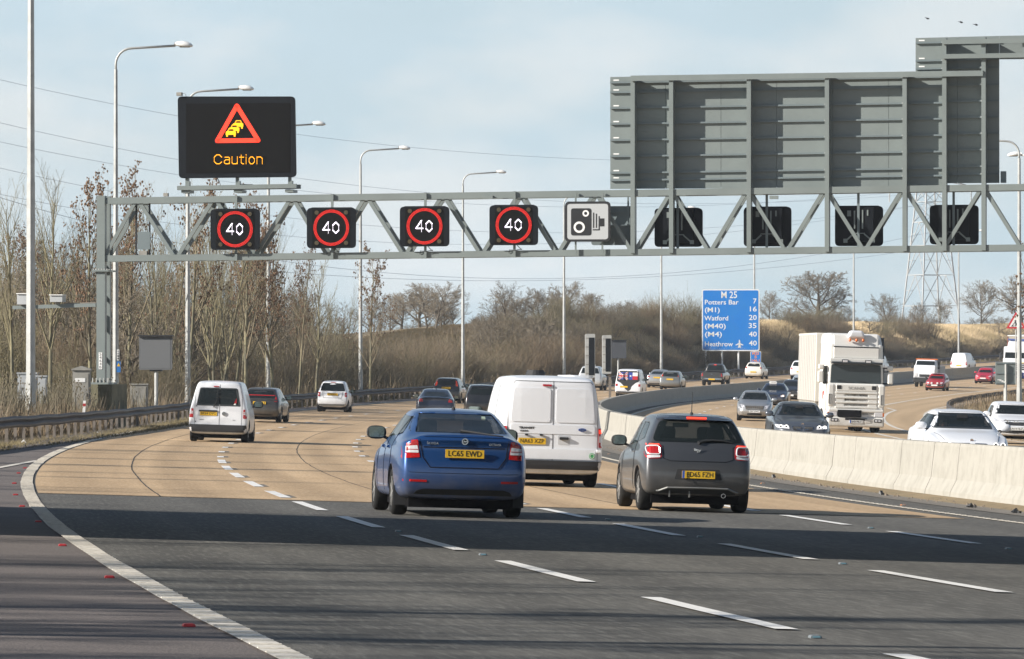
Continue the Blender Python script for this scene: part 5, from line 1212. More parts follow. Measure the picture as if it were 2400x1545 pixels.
class Car:
    def __init__(c, L, W, H, ro, wb, r, rear, front, top, belt, roofw, wid, zb=.20, bow=.05, tw=.21, ts=None, cut=None):
        c.L, c.W, c.H, c.ro, c.wb, c.r, c.tw, c.zb = L, W, H, ro, wb, r, tw, zb
        w2 = W / 2
        def ip(l, v): a, b = arr(l); return float(np.interp(v, a, b))
        c.rear, c.front = rear, front
        ry = lambda z: ip(rear, z); fy = lambda z: L - ip(front, z)
        V, Fs, rings = [], [], []
        for t in (ts or TS):
            w = w2 * ip(wid, t); zt = ip(top, t); bl = min(ip(belt, t), zt - .07); wr = w2 * ip(roofw, t); z0 = zb + .05 * abs(2 * t - 1)**6
            pr = [(0, z0), (.8 * w, z0), (.955 * w, z0 + .06), (.99 * w, z0 + .20), (w, (z0 + bl) / 2 + .04), (.985 * w, bl - .09), (.95 * w, bl), ((.95 * w + wr) / 2 * 1.012, (bl + zt - .055) / 2), (wr, zt - .055), (wr * .88, zt - .012), (wr * .5, zt + .004), (0, zt + .010)]
            full = pr + [(-x, z) for x, z in pr[-2:0:-1]]
            idx = []
            for x, z in full: idx.append(len(V)); V.append((x, ry(z) + (fy(z) - ry(z)) * t, z))
            rings.append(idx)
        n = len(rings[0])
        for a, b in zip(rings[:-1], rings[1:]):
            for j in range(n): Fs.append((a[j], a[(j + 1) % n], b[(j + 1) % n], b[j]))
        for ring, sg in ((rings[0], -1), (rings[-1], 1)):
            Lk = lambda k: ring[k]; Rk = lambda k: ring[(n - k) % n]; mids = {}
            for k in range(1, 9):
                x, y, z = V[ring[k]]; m = []
                for f in (.5, 0, -.5): m.append(len(V)); V.append((x * f, y + sg * bow * (1 - f * f), z))
                mids[k] = m
            for k in range(1, 8):
                A = [Lk(k)] + mids[k] + [Rk(k)]; B = [Lk(k + 1)] + mids[k + 1] + [Rk(k + 1)]
                for j in range(4): q = (A[j], A[j + 1], B[j + 1], B[j]); Fs.append(q if sg < 0 else q[::-1])
            q = (Lk(8), *mids[8], Rk(8), Rk(9), Rk(10), Rk(11), Lk(10), Lk(9)); Fs.append(q if sg < 0 else q[::-1])
            q = (Lk(0), Rk(1), *mids[1][::-1], Lk(1)); Fs.append(q if sg < 0 else q[::-1])
        me = bpy.data.meshes.new('tmp'); me.from_pydata(V, [], Fs)
        bm = bmesh.new(); bm.from_mesh(me); bmesh.ops.recalc_face_normals(bm, faces=bm.faces); bm.to_mesh(me); bm.free()
        ob = bpy.data.objects.new('tmp', me); COL.objects.link(ob); tmp = [ob]
        ob.modifiers.new('s', 'SUBSURF').levels = 2
        def cutter(mb):
            mm = mb.mesh('cut', V_under); b2 = bmesh.new(); b2.from_mesh(mm); bmesh.ops.recalc_face_normals(b2, faces=b2.faces); b2.to_mesh(mm); b2.free()
            o = bpy.data.objects.new('cut', mm); COL.objects.link(o); tmp.append(o)
            md = ob.modifiers.new('b', 'BOOLEAN'); md.operation = 'DIFFERENCE'; md.object = o; md.solver = 'EXACT'
            try: md.material_mode = 'TRANSFER'
            except Exception: pass
        me.materials.append(None)
        bpy.context.view_layer.update()
        dg0 = bpy.context.evaluated_depsgraph_get(); sm = bpy.data.meshes.new_from_object(ob.evaluated_get(dg0))
        vs0 = [v.co.copy() for v in sm.vertices]; fs0 = [tuple(p.vertices) for p in sm.polygons]
        c.bvh = BVHTree.FromPolygons(vs0, fs0)
        for y in (ro, ro + wb):
            for s in (-1, 1):
                mb = MB(); x0, x1 = s * (w2 - tw - .10), s * (w2 + .15); mb.tube([(x0, y, r + .01), (x1, y, r + .01)], r * 1.13, 28); cutter(mb)
        for f in (cut or []): mb = MB(); f(mb); cutter(mb)
        bpy.context.view_layer.update()
        dg = bpy.context.evaluated_depsgraph_get(); out = bpy.data.meshes.new_from_object(ob.evaluated_get(dg))
        if len(out.vertices) < 100: out = sm
        out.name = 'body'; out.polygons.foreach_set('use_smooth', [True] * len(out.polygons))
        c.body_me = out; c.cutme = bool(cut)
        for o in tmp: bpy.data.objects.remove(o)
    def place(c, label, cat, u, v, pm, away=True, yaw=None, group='vehicles on the motorway', name=None, D=None, x=None):
        c.pm = pm
        p = hit(u, v) if D is None else on(u, D)
        h = psi(p.y) if yaw is None else R(yaw)
        if not away: h += math.pi
        fwd = Vector((math.sin(h), math.cos(h), 0)); rt = Vector((fwd.y, -fwd.x, 0))
        root = p - fwd * (c.ro if away else c.ro + c.wb)
        q = root + fwd * 3; zf = (ground(q.x, q.y) - ground(root.x, root.y)) / 3; q = root + rt; zr = ground(q.x, q.y) - ground(root.x, root.y)
        fw = Vector((fwd.x, fwd.y, zf)).normalized(); rr = Vector((rt.x, rt.y, zr)).normalized(); up = rr.cross(fw).normalized(); rr = fw.cross(up)
        z = ground(root.x, root.y) + .004
        M = Matrix(((rr.x, fw.x, up.x, root.x), (rr.y, fw.y, up.y, root.y), (rr.z, fw.z, up.z, z), (0, 0, 0, 1)))
        c.t = thing(name or cat.replace(' ', '_'), (0, 0, 0), 0, label, cat, group); c.t.matrix_world = M
        me = c.body_me
        for i in range(len(me.materials)):
            if me.materials[i] is None: me.materials[i] = pm
        if len(me.materials) == 0: me.materials.append(pm)
        if len(me.materials) == 1 and not c.cutme: me.materials[0] = pm if me.materials[0] is None else me.materials[0]
        c.body = link('body', me, c.t)
        c.wheels(); return c
    WC = {}
    def wheels(c):
        key = (round(c.r, 3), round(c.tw, 3))
        if key not in Car.WC:
            r, w = key; mb = MB(); n = 36; pr = [(-w / 2, r * .70), (-w / 2 - .0, r * .9), (-w / 2 + .025, r * .985), (-w * .2, r), (w * .2, r), (w / 2 - .025, r * .985), (w / 2, r * .9), (w / 2, r * .70), (w / 2 - .03, r * .67), (-w / 2 + .03, r * .67)]
            P = [(x, q * math.sin(2 * math.pi * j / n), q * math.cos(2 * math.pi * j / n)) for x, q in pr for j in range(n)]; m = len(pr)
            mb.add(P, [(k * n + j, k * n + (j + 1) % n, ((k + 1) % m) * n + (j + 1) % n, ((k + 1) % m) * n + j) for k in range(m) for j in range(n)]); ty = mb.mesh('wheel', V_tyre, True)
            mb = MB(); mb.tube([(-w * .1, 0, 0), (w * .30, 0, 0)], r * .685, 28); 
            rb = mb.mesh('hub', V_under); mb = MB(); ro_ = r * .66
            mb.v = []; mb.f = []; mb.m = []
            q = MB(); q.ring((0, 0), ro_ * .90, ro_, .0, .03, 30); q.v = [(y + w * .30, x, z) for x, y, z in q.v]; mb.add(q.v, q.f)
            for k in range(7):
                a = 2 * math.pi * k / 7; mb.bar((w * .31, .0, 0), (w * .33, ro_ * .93 * math.cos(a), ro_ * .93 * math.sin(a)), .035, .06, up=(1, 0, 0))
            mb.tube([(w * .30, 0, 0), (w * .36, 0, 0)], ro_ * .2, 12); rm = mb.mesh('rim', V_rim)
            Car.WC[key] = (ty, rb, rm)
        ty, rb, rm = Car.WC[key]
        for y in (c.ro, c.ro + c.wb):
            for s in (-1, 1):
                o = link('wheel', ty, c.t, (s * (c.W / 2 - c.tw / 2 - .025), y, c.r)); rz = 0 if s > 0 else math.pi
                link('hub', rb, o, (0, 0, 0), (0, 0, rz)); link('rim', rm, o, (0, 0, 0), (0, 0, rz))
        mb = MB(); mb.box((0, c.L / 2, c.zb + .0), (c.W * .78, c.L * .86, .16)); mb.bar((-c.W * .4, c.ro, c.r * .9), (c.W * .4, c.ro, c.r * .9), .1, .1); mb.bar((-c.W * .4, c.ro + c.wb, c.r * .9), (c.W * .4, c.ro + c.wb, c.r * .9), .1, .1); mb.build('underbody', V_under, c.t)
    def cast(c, a, b, side):
        if side == 'rear': o, d = Vector((a, -3, b)), Vector((0, 1, 0))
        elif side == 'front': o, d = Vector((a, c.L + 3, b)), Vector((0, -1, 0))
        elif side == 'left': o, d = Vector((-3, a, b)), Vector((1, 0, 0))
        elif side == 'right': o, d = Vector((3, a, b)), Vector((-1, 0, 0))
        else: o, d = Vector((a, b, 5)), Vector((0, 0, -1))
        h = c.bvh.ray_cast(o, d)
        if h[0] is None:
            q = o + d * 3; h = c.bvh.find_nearest(q)
        return h[0], d
    def patch(c, name, poly, side, m, off=.006, step=.12, skirt=.03, parent=None, mirror=False):
        """panel of real thickness that follows the body under an outline drawn in side or end elevation"""
        out = []
        for mm in ((1, -1) if mirror else (1,)):
            pl = [(mm * a if side in ('rear', 'front', 'top') else a, b) for a, b in poly]; sd = side
            if mirror and side in ('left', 'right') and mm < 0: sd = 'right' if side == 'left' else 'left'
            area = sum(pl[i][0] * pl[(i + 1) % len(pl)][1] - pl[(i + 1) % len(pl)][0] * pl[i][1] for i in range(len(pl)))
            if area < 0: pl = pl[::-1]
            xs = [p[0] for p in pl]; ys = [p[1] for p in pl]; x0, x1, y0, y1 = min(xs), max(xs), min(ys), max(ys)
            bm = bmesh.new(); nx = max(1, int((x1 - x0) / step) + 1); ny = max(1, int((y1 - y0) / step) + 1)
            g = [[bm.verts.new((x0 + (x1 - x0) * i / nx, y0 + (y1 - y0) * j / ny, 0)) for i in range(nx + 1)] for j in range(ny + 1)]
            for j in range(ny):
                for i in range(nx): bm.faces.new((g[j][i], g[j][i + 1], g[j + 1][i + 1], g[j + 1][i]))
            for i in range(len(pl)):
                a = Vector((*pl[i], 0)); b = Vector((*pl[(i + 1) % len(pl)], 0)); e = b - a
                if e.length < 1e-5: continue
                bmesh.ops.bisect_plane(bm, geom=bm.verts[:] + bm.edges[:] + bm.faces[:], plane_co=a, plane_no=(e.y, -e.x, 0), clear_outer=True, dist=1e-6)
            if not bm.faces: bm.free(); continue
            dv = None
            for v in bm.verts:
                h, d = c.cast(v.co.x, v.co.y, sd); dv = d; v.co = h - d * off
            r_ = bmesh.ops.extrude_edge_only(bm, edges=[e for e in bm.edges if e.is_boundary])
            for v in r_['geom']:
                if isinstance(v, bmesh.types.BMVert): v.co += dv * skirt
            bmesh.ops.recalc_face_normals(bm, faces=bm.faces)
            me = bpy.data.meshes.new(name); bm.to_mesh(me); bm.free(); me.materials.append(m)
            me.polygons.foreach_set('use_smooth', [False] * len(me.polygons)); out.append(link(name, me, parent or c.t))
        return out if mirror else out[0]
    def seam(c, pts, side, w=.010, m=None, mirror=False, name='panel_gap'):
        for mm in ((1, -1) if mirror else (1,)):
            sd = side if mm > 0 or side not in ('left', 'right') else ('right' if side == 'left' else 'left'); mb = MB(); P = []
            for (a, b), (a2, b2) in zip(pts[:-1], pts[1:]):
                k = max(2, int(math.hypot(a2 - a, b2 - b) / .08))
                for i in range(k): f = i / k; P.append((a + (a2 - a) * f, b + (b2 - b) * f))
            P.append(pts[-1]); Q = []
            for a, b in P:
                h, d = c.cast(mm * a if side in ('rear', 'front', 'top') else a, b, sd); Q.append(h - d * .002)
            mb.tube(Q, w / 2, 4); mb.build(name, m or V_seam, c.t)
    def plate(c, z, front=False, s=None, w=.52, h=.112, x=0., out=.012, textw=None):
        side = 'front' if front else 'rear'
        ys = [c.cast(x + dx, z + dz, side)[0].y for dx in (-w / 2, 0, w / 2) for dz in (-h / 2, h / 2)]; y = (max(ys) + out) if front else (min(ys) - out)
        mb = MB(); mb.box((x, y, z), (w, .016, h)); p = mb.build('number_plate', V_pw if front else V_py, c.t)
        if s: text(s.strip(), h * .95, V_pt, p, (x + (.02 if s[0] == ' ' else 0), y + (.010 if front else -.010), z), rot=(R(90), 0, math.pi if front else 0), width=textw or w * .86, depth=.001, bold=.0)
        return p
    def mirrors(c, y, z, m=None, s=1.0, black=False):
        for sx in (-1, 1):
            h, _ = c.cast(y, z, 'left' if sx < 0 else 'right'); x = h.x
            mb = MB(); mb.bar((x, y, z - .02), (x + sx * .12, y + .02, z + .02), .05, .04)
            xs = x + sx * .16 * s
            b = bmesh.new(); bmesh.ops.create_uvsphere(b, u_segments=14, v_segments=8, radius=1)
            for v in b.verts:
                q = v.co; f = lambda t, k: math.copysign(abs(t)**k, t)
                v.co = Vector((xs + f(q.x, .75) * .125 * s, y + max(-.3, f(q.y, .8)) * .075 * s, z + .06 * s + f(q.z, .75) * .085 * s))
            me = bpy.data.meshes.new('mirror'); b.to_mesh(me); b.free(); me.materials.append(m or c.pm); me.polygons.foreach_set('use_smooth', [True] * len(me.polygons)); o = link('mirror', me, c.t)
            mb.build('mirror_arm', V_trim, c.t)
            mb = MB(); mb.prism(rrect(xs - .095 * s, z + .0, xs + .095 * s, z + .13 * s, .04), y - .032 * s, y - .02 * s); mb.build('mirror_glass', V_mirror, o)
    def seats(c, ys=(.5, .72), z=.62, beige=False):
        m = mat('seat_beige', (.22, .20, .17), .8) if beige else V_seat
        for f in ys:
            for sx in (-1, 1):
                y = c.L * f; mb = MB(); mb.prism(rrect(sx * .37 - .22, z - .25, sx * .37 + .22, z + .36, .1), y, y + .12); mb.prism(rrect(sx * .37 - .13, z + .40, sx * .37 + .13, z + .60, .06), y + .01, y + .10); mb.bar((sx * .37, y + .05, z + .3), (sx * .37, y + .05, z + .45), .12, .03); mb.build('seat', m, c.t)
        mb = MB(); mb.tube([(.37 + .18 * math.cos(a), c.L * (max(ys) if len(ys) < 2 else ys[0] + .115), z + .12 + .18 * math.sin(a)) for a in np.linspace(0, 6.283, 17)], .014, 5); mb.build('steering_wheel', V_trim, c.t)
    def roof_aerial(c, y, h=.22, x=0., lean=-.6):
        p, _ = c.cast(x, y, 'top'); mb = MB(); mb.tube([p, p + Vector((0, lean * h, h))], [.008, .004], 5); mb.tube([p - Vector((0, 0, .01)), p + Vector((0, 0, .03))], [.035, .015], 8); mb.build('aerial', V_trim, c.t)
def sc2(l, a, b): return [(x * a, y * b) for x, y in l]
def hatch(L=4.0, W=1.72, H=1.48, ro=.70, wb=2.5, r=.31, cut=None, rake=1.0, **k):
    z = H / 1.48; y = L / 4.0
    rear = sc2([(.2, .22), (.32, .07), (.45, .0), (.62, .01), (.80, .05), (.98, .10), (1.02, .12), (1.34, .12 + .24 * rake), (1.43, .12 + .30 * rake), (1.5, .2 + .40 * rake)], z, y)
    front = sc2([(.2, .20), (.32, .05), (.5, .0), (.62, .04), (.74, .14), (.88, .42), (1.0, .95), (1.3, 1.35), (1.45, 1.6), (1.5, 1.7)], z, y)
    top = [(0, 1.425 * z), (.03, 1.45 * z), (.15, 1.475 * z), (.40, 1.48 * z), (.62, 1.46 * z), (.80, 1.38 * z), (.92, 1.15 * z), (.975, .93 * z), (1, .72 * z)]
    top = [(0, 1.41 * z), (.02, 1.44 * z), (.12, 1.47 * z), (.30, 1.48 * z), (.46, 1.46 * z), (.56, 1.38 * z), (.68, 1.06 * z), (.72, 1.0 * z), (.84, .93 * z), (.95, .80 * z), (1, .64 * z)]
    front = sc2([(.2, .18), (.32, .04), (.5, .0), (.62, .03), (.74, .09), (.9, .16), (1.5, .2)], z, y)
    belt = [(0, .96 * z), (.3, .95 * z), (.7, .90 * z), (1, .8 * z)]
    rw = [(0, .66), (.03, .70), (.3, .74), (.55, .72), (.66, .78), (.75, .80), (.92, .74), (1, .66)]
    wd = [(0, .88), (.012, .93), (.045, .97), (.12, .995), (.3, 1), (.7, .995), (.86, .97), (.95, .90), (.985, .80), (1, .72)]
    return Car(L, W, H, ro, wb, r, rear, front, top, belt, rw, wd, cut=cut, **k)
def saloon(L=4.66, W=1.81, H=1.46, ro=1.03, wb=2.69, r=.32, cut=None, deck=1.10, **k):
    z = H / 1.46; y = L / 4.66
    rear = sc2([(.2, .26), (.30, .10), (.42, .02), (.55, .0), (.70, .02), (.76, .07), (.95, .09), (1.04, .055), (deck, .07), (1.2, .1), (1.5, .12)], z, y)
    front = sc2([(.2, .18), (.32, .04), (.5, .0), (.62, .03), (.72, .08), (.9, .14), (1.5, .2)], z, y)
    top = [(0, deck * z), (.02, (deck + .01) * z), (.075, (deck + .03) * z), (.13, (deck + .13) * z), (.22, 1.34 * z), (.30, 1.43 * z), (.42, 1.46 * z), (.52, 1.44 * z), (.58, 1.38 * z), (.70, 1.06 * z), (.74, .99 * z), (.86, .92 * z), (.96, .79 * z), (1, .64 * z)]
    belt = [(0, 1.0 * z), (.3, .97 * z), (.7, .90 * z), (1, .8 * z)]
    rw = [(0, .72), (.06, .74), (.14, .69), (.25, .64), (.5, .65), (.60, .68), (.70, .78), (.8, .80), (.92, .74), (1, .64)]
    wd = [(0, .86), (.012, .91), (.045, .955), (.12, .985), (.3, 1), (.7, .995), (.86, .97), (.95, .90), (.985, .80), (1, .70)]
    return Car(L, W, H, ro, wb, r, rear, front, top, belt, rw, wd, cut=cut, **k)
def boxvan(L=4.86, W=1.97, H=2.06, ro=.95, wb=2.93, r=.34, rw0=.86, hood=.80, cut=None, rear=None, **k):
    z = H / 2.06
    rear = rear or sc2([(.2, .10), (.34, .0), (.52, .0), (.56, .03), (1.1, .035), (1.95, .09), (2.06, .16)], z, 1)
    front = sc2([(.2, .15), (.4, .02), (.6, .0), (.8, .03), (1.0, .09), (2.1, .4)], z, 1)
    top = [(0, 1.99 * z), (.015, 2.02 * z), (.05, 2.05 * z), (.3, 2.06 * z), (.6, 2.05 * z), (.68, 1.98 * z), (.84, 1.32 * z), (.88, 1.22 * z), (.96, 1.08 * z), (1, .95 * z)]
    belt = [(0, 1.15 * z), (.7, 1.12 * z), (1, .9 * z)]
    rw = [(0, rw0), (.05, rw0 + .02), (.6, rw0), (.7, rw0 - .04), (.85, .82), (1, .7)]
    wd = [(0, .955), (.012, .975), (.03, .99), (.1, 1), (.7, .995), (.88, .96), (.96, .88), (1, .76)]
    return Car(L, W, H, ro, wb, r, rear, front, top, belt, rw, wd, cut=cut, bow=.012, **k)
def suv(L=4.6, W=1.85, H=1.72, ro=.85, wb=2.65, r=.36, **k):
    return hatch(L, W, H, ro, wb, r, rake=.55, zb=.28, **k)
def side_glass(c, polys, m=V_glass):
    for p in polys: c.patch('side_window', rpoly(p, .04, 2), 'left', m, mirror=True, off=.005)
def std_hatch_glass(c, m=V_glass, rear=True, front=True):
    L, H = c.L, c.H
    side_glass(c, [[(.14 * L, .70 * H), (.34 * L, .675 * H), (.34 * L, .90 * H), (.20 * L, .88 * H)], [(.355 * L, .672 * H), (.60 * L, .645 * H), (.50 * L, .88 * H), (.355 * L, .90 * H)]], m)
    w = c.W / 2
    if rear: c.patch('rear_window', rpoly([(-.74 * w, .70 * H), (.74 * w, .70 * H), (.60 * w, .92 * H), (-.60 * w, .92 * H)], .07), 'rear', m)
    if front: c.patch('windscreen', rpoly([(-.80 * w, .70 * H), (.80 * w, .70 * H), (.62 * w, .925 * H), (-.62 * w, .925 * H)], .06), 'front', m)
def std_front(c, lm=V_lwhite, grille=(.30, .50, .60), lit=False):
    w = c.W / 2; H = c.H; gw, g0, g1 = grille
    c.patch('headlamp', rpoly([(.55 * w, .43 * H), (.93 * w, .47 * H), (.93 * w, .54 * H), (.52 * w, .50 * H)], .03), 'front', lm, mirror=True)
    c.patch('grille', rpoly([(-gw * w, g0 * .86 * H), (gw * w, g0 * .86 * H), (gw * 1.1 * w, g1 * .86 * H), (-gw * 1.1 * w, g1 * .86 * H)], .03), 'front', V_trim)
    c.patch('lower_grille', rpoly([(-.55 * w, .20 * H), (.55 * w, .20 * H), (.62 * w, .29 * H), (-.62 * w, .29 * H)], .03), 'front', V_trim)
    if lit:
        c.patch('lamp_glow', rrect(.66 * w, .47 * H, .76 * w, .51 * H, .03), 'front', V_head, mirror=True, off=.012)
def std_rear(c, z0, z1, x0=.62, x1=.93, on=False, bump=True):
    w = c.W / 2; c.patch('tail_lamp', rpoly([(x0 * w, z0 * c.H), (x1 * w, z0 * c.H), (x1 * w, z1 * c.H), (x0 * 1.08 * w, z1 * c.H)], .03), 'rear', V_lred, mirror=True)
    if on: c.patch('brake_light', rrect((x0 + .1) * w, (z0 + (z1 - z0) * .45) * c.H, (x1 - .08) * w, (z0 + (z1 - z0) * .8) * c.H, .02), 'rear', V_on, mirror=True, off=.012)
    if bump: c.patch('bumper_trim', rpoly([(-.72 * w, .155 * c.H), (.72 * w, .155 * c.H), (.66 * w, .25 * c.H), (-.66 * w, .25 * c.H)], .04), 'rear', V_trim)
def person(c, x=.37, y=None, z=.62, hair=(.05, .035, .02), top=(.3, .3, .32), label='driver at the wheel'):
    """seated driver: one continuous skinned figure with face, hair and hands on the wheel"""
    y = c.L * .53 if y is None else y
    M = c.t.matrix_world
    skin = mat('skin', (.52, .33, .24), .6)
    J = [((0, 0, 0), .15), ((0, -.03, .22), .165), ((0, -.06, .44), .15), ((0, -.04, .545), .06), ((0, -.02, .60), .058), ((0, -.005, .68), .085), ((0, -.01, .755), .078),
         ((.19, -.06, .45), .062), ((.27, .12, .26), .046), ((.16, .36, .30), .032), ((.14, .43, .33), .035), ((-.19, -.06, .45), .062), ((-.27, .12, .26), .046), ((-.16, .36, .30), .032), ((-.14, .43, .33), .035), ((.11, .12, -.06), .085), ((.13, .45, -.04), .065), ((-.11, .12, -.06), .085), ((-.13, .45, -.04), .065)]
    E_ = [(0, 1), (1, 2), (2, 3), (3, 4), (4, 5), (5, 6), (2, 7), (7, 8), (8, 9), (9, 10), (2, 11), (11, 12), (12, 13), (13, 14), (0, 15), (15, 16), (0, 17), (17, 18)]
    me = bpy.data.meshes.new('b'); me.from_pydata([p for p, _ in J], E_, []); ob = bpy.data.objects.new('b', me); COL.objects.link(ob)
    ob.modifiers.new('k', 'SKIN'); ob.modifiers.new('s', 'SUBSURF').levels = 2
    for i, (_, r_) in enumerate(J): me.skin_vertices[0].data[i].radius = (r_, r_ * (.8 if i < 3 else 1)); me.skin_vertices[0].data[i].use_root = (i == 0)
    bpy.context.view_layer.update(); b = bpy.data.meshes.new_from_object(ob.evaluated_get(bpy.context.evaluated_depsgraph_get())); bpy.data.objects.remove(ob)
    t = thing('person', (0, 0, 0), 0, label, 'person', None); t.matrix_world = M @ Matrix.Translation((x, y, z - .25))
    tm = mat('shirt_%02x%02x%02x' % tuple(int(q * 255) for q in top), top, .9)
    b.materials.clear(); b.materials.append(tm); b.materials.append(skin); b.name = 'body'
    for p in b.polygons:
        q = p.center; p.material_index = 1 if (q.z > .56 or q.y > .34 and q.z > .2) else 0; p.use_smooth = True
    link('body', b, t)
    fm = MB(); fm.tube([(0, .085, .70), (0, .115, .675), (0, .09, .66)], [.012, .018, .01], 6)
    for s in (-1, 1): fm.tube([(s * .088, -.01, .70), (s * .098, -.015, .66)], [.02, .014], 6)
    fm.build('nose_and_ears', skin, t, smooth=True)
    fm = MB()
    for s in (-1, 1): fm.box((s * .033, .088, .705), (.026, .01, .010))
    fm.box((0, .09, .635), (.045, .01, .008)); fm.build('eyes_and_mouth', mat('face_dark', (.08, .04, .035), .6), t)
    bm = bmesh.new(); bmesh.ops.create_uvsphere(bm, u_segments=16, v_segments=10, radius=1)
    for v in bm.verts: v.co = Vector((v.co.x * .098, v.co.y * .105 - .022, .72 + v.co.z * .105))
    bmesh.ops.bisect_plane(bm, geom=bm.verts[:] + bm.edges[:] + bm.faces[:], plane_co=(0, .045, .70), plane_no=(0, .8, -.62), clear_outer=True)
    hm = bpy.data.meshes.new('hair'); bm.to_mesh(hm); bm.free(); hm.materials.append(mat('hair_%02x' % int(hair[0] * 255), hair, .8)); hm.polygons.foreach_set('use_smooth', [True] * len(hm.polygons)); link('hair', hm, t)
    for s in (-1, 1):
        for k in range(5):
            fm = MB(); a = k * .018 - .036; ln = (.045, .055, .058, .054, .042)[k]
            fm.tube([(s * .14 + a * s * .3, .43, .33 + a), (s * .14 - s * .02, .43 + ln * .6, .335 + a), (s * .14 - s * .035, .43 + ln * .5, .315 + a)], [.010, .009, .007], 5); fm.build('finger', skin, t)
    return t
# cabin openings cut right through the greenhouse so that one sees through the glass
def cab_cut(x0, x1, z0, z1, y0, y1, xt=None, zside=None):
    def f(mb):
        xt_ = xt or x1 * .8
        mb.prism([(-x1, z0), (x1, z0), (xt_, z1), (-xt_, z1)], y0, y1)
    return f
def side_cut(pts): return lambda mb: mb.prism(pts, -1.3, 1.3, axis='x')

# ---------------- blue saloon (nearest, left)
z0 = .98
c = saloon(cut=[cab_cut(0, .62, 1.13, 1.385, .12, 3.55, .50), side_cut([(1.0, 1.10), (2.9, 1.04), (2.62, 1.32), (1.3, 1.34)])])
c.place('blue saloon car in the near lane, plate LC65 EWD', 'car', 1066, 1210, P_blue, yaw=-6.6, name='saloon_car')
w = c.W / 2
c.patch('rear_window', rpoly([(-.70, 1.135), (.70, 1.135), (.535, 1.41), (-.535, 1.41)], [.05, .05, .08, .08]), 'rear', V_glass2)
c.patch('rear_window_frame', rpoly([(-.735, 1.112), (.735, 1.112), (.56, 1.43), (-.56, 1.43)], .07), 'rear', V_trim, off=.001, skirt=.0) if 0 else None
c.patch('windscreen', rpoly([(-.70, 1.06), (.70, 1.06), (.55, 1.40), (-.55, 1.40)], .06), 'front', V_glass2)
side_glass(c, [[(1.02, 1.12), (1.28, 1.10), (1.30, 1.31)], [(1.32, 1.08), (2.05, 1.06), (2.05, 1.36), (1.36, 1.33)], [(2.09, 1.055), (3.0, 1.02), (2.66, 1.33), (2.09, 1.36)]], V_glass2)
c.seam([(1.30, 1.32), (1.28, 1.08), (1.15, .78), (1.45, .35)], 'left', mirror=True); c.seam([(2.07, 1.36), (2.07, .32)], 'left', mirror=True); c.seam([(3.05, 1.0), (3.1, .32)], 'left', mirror=True)
for y_ in (1.62, 2.52): c.patch('door_handle', rrect(y_, .90, y_ + .18, .935, .01), 'left', P_blue, off=.03, mirror=True)
# tail lamps: red housing with clear band
for o in c.patch('tail_lamp', rpoly([(.60, .795), (.89, .77), (.885, .955), (.80, 1.01), (.63, 1.035)], [.01, .03, .03, .03, .02]), 'rear', V_lred, off=.010, mirror=True, step=.06): pass
c.patch('reversing_lamp', rpoly([(.615, .855), (.79, .855), (.79, .94), (.635, .955)], .01), 'rear', V_lwhite, off=.014, mirror=True, step=.06)
c.patch('lamp_stripe', rrect(.63, .893, .78, .903, .002), 'rear', V_lred, off=.017, mirror=True, step=.06)
c.seam([(-.60, 1.04), (-.56, .80), (-.46, .665), (.46, .665), (.56, .80), (.60, 1.04)], 'rear', .014); c.seam([(-.60, 1.075), (.60, 1.075)], 'rear', .008)
c.patch('plate_recess', rpoly([(-.40, .76), (.40, .76), (.46, .955), (-.46, .955)], .03), 'rear', P_blue, off=-.004, skirt=.0) if 0 else None
c.seam([(-.55, .935), (.55, .935)], 'rear', .018)
c.plate(.855, s='LC65 EWD', out=.02)
c.patch('reflector', rpoly([(.50, .465), (.82, .47), (.82, .50), (.50, .495)], .008), 'rear', V_lred, off=.008, mirror=True)
c.patch('bumper_trim', rpoly([(-.70, .225), (.70, .225), (.64, .345), (.55, .375), (-.55, .375), (-.64, .345)], .03), 'rear', V_trim, off=.012, step=.08)
c.seam([(-.9, .60), (-.55, .59), (.55, .59), (.9, .60)], 'rear', .006)
mb = MB(); h, _ = c.cast(0, 1.02, 'rear'); yb = h.y - .012
mb.ring((0, 1.02), .030, .044, yb - .004, yb + .006, 24); mb.prism([(-.028, 1.008), (.02, 1.012), (.03, 1.03), (.0, 1.024), (-.012, 1.036), (-.016, 1.02)], yb - .004, yb + .004); mb.build('badge', V_chrome, c.t); mb = MB(); mb.tube([(0, yb + .02, 1.02), (0, yb + .003, 1.02)], .036, 18); mb.build('badge_disc', V_trim, c.t)
for s_, x_ in (('ŠKODA', -.43), ('OCTAVIA', .41)): h, _ = c.cast(x_, .985, 'rear'); text(s_, .045, V_chrome, c.t, (x_, h.y - .006, .985), width=.16, depth=.003)
h, _ = c.cast(.25, 1.15, 'rear'); pts = []
for k in range(6):
    x_ = -.02 + .11 * k; q, _ = c.cast(x_, 1.155 - .012 * k + (.02 if k < 4 else 0) * 0, 'rear'); pts.append(q + Vector((0, -.03, .005)))
mb = MB(); mb.tube(pts, [.022, .018, .016, .013, .01, .008], 5); mb.build('rear_wiper', V_trim, c.t)
q, _ = c.cast(.36, 1.335, 'rear'); mb = MB(); mb.prism([(.33, 1.31), (.385, 1.308), (.375, 1.36), (.325, 1.362)], q.y - .016, q.y - .012); mb.build('window_sticker', mat('sticker_pale', (.55, .68, .58), .6), c.t)
c.mirrors(3.02, 1.03, V_trim, 1.12); c.roof_aerial(1.62, .13); c.seats(ys=(.30, .53), z=.70)
mb = MB(); mb.bar((-.6, .55, .27), (.1, .55, .25), .25, .10); mb.tube([(-.45, .5, .26), (-.2, .5, .27)], .09, 8); mb.build('exhaust_box', V_dirt, c.t)
for sx in (-1, 1): mb = MB(); mb.box((sx * (w - .13), c.ro - .40, .27), (.22, .02, .26)); mb.build('mud_flap', V_trim, c.t)

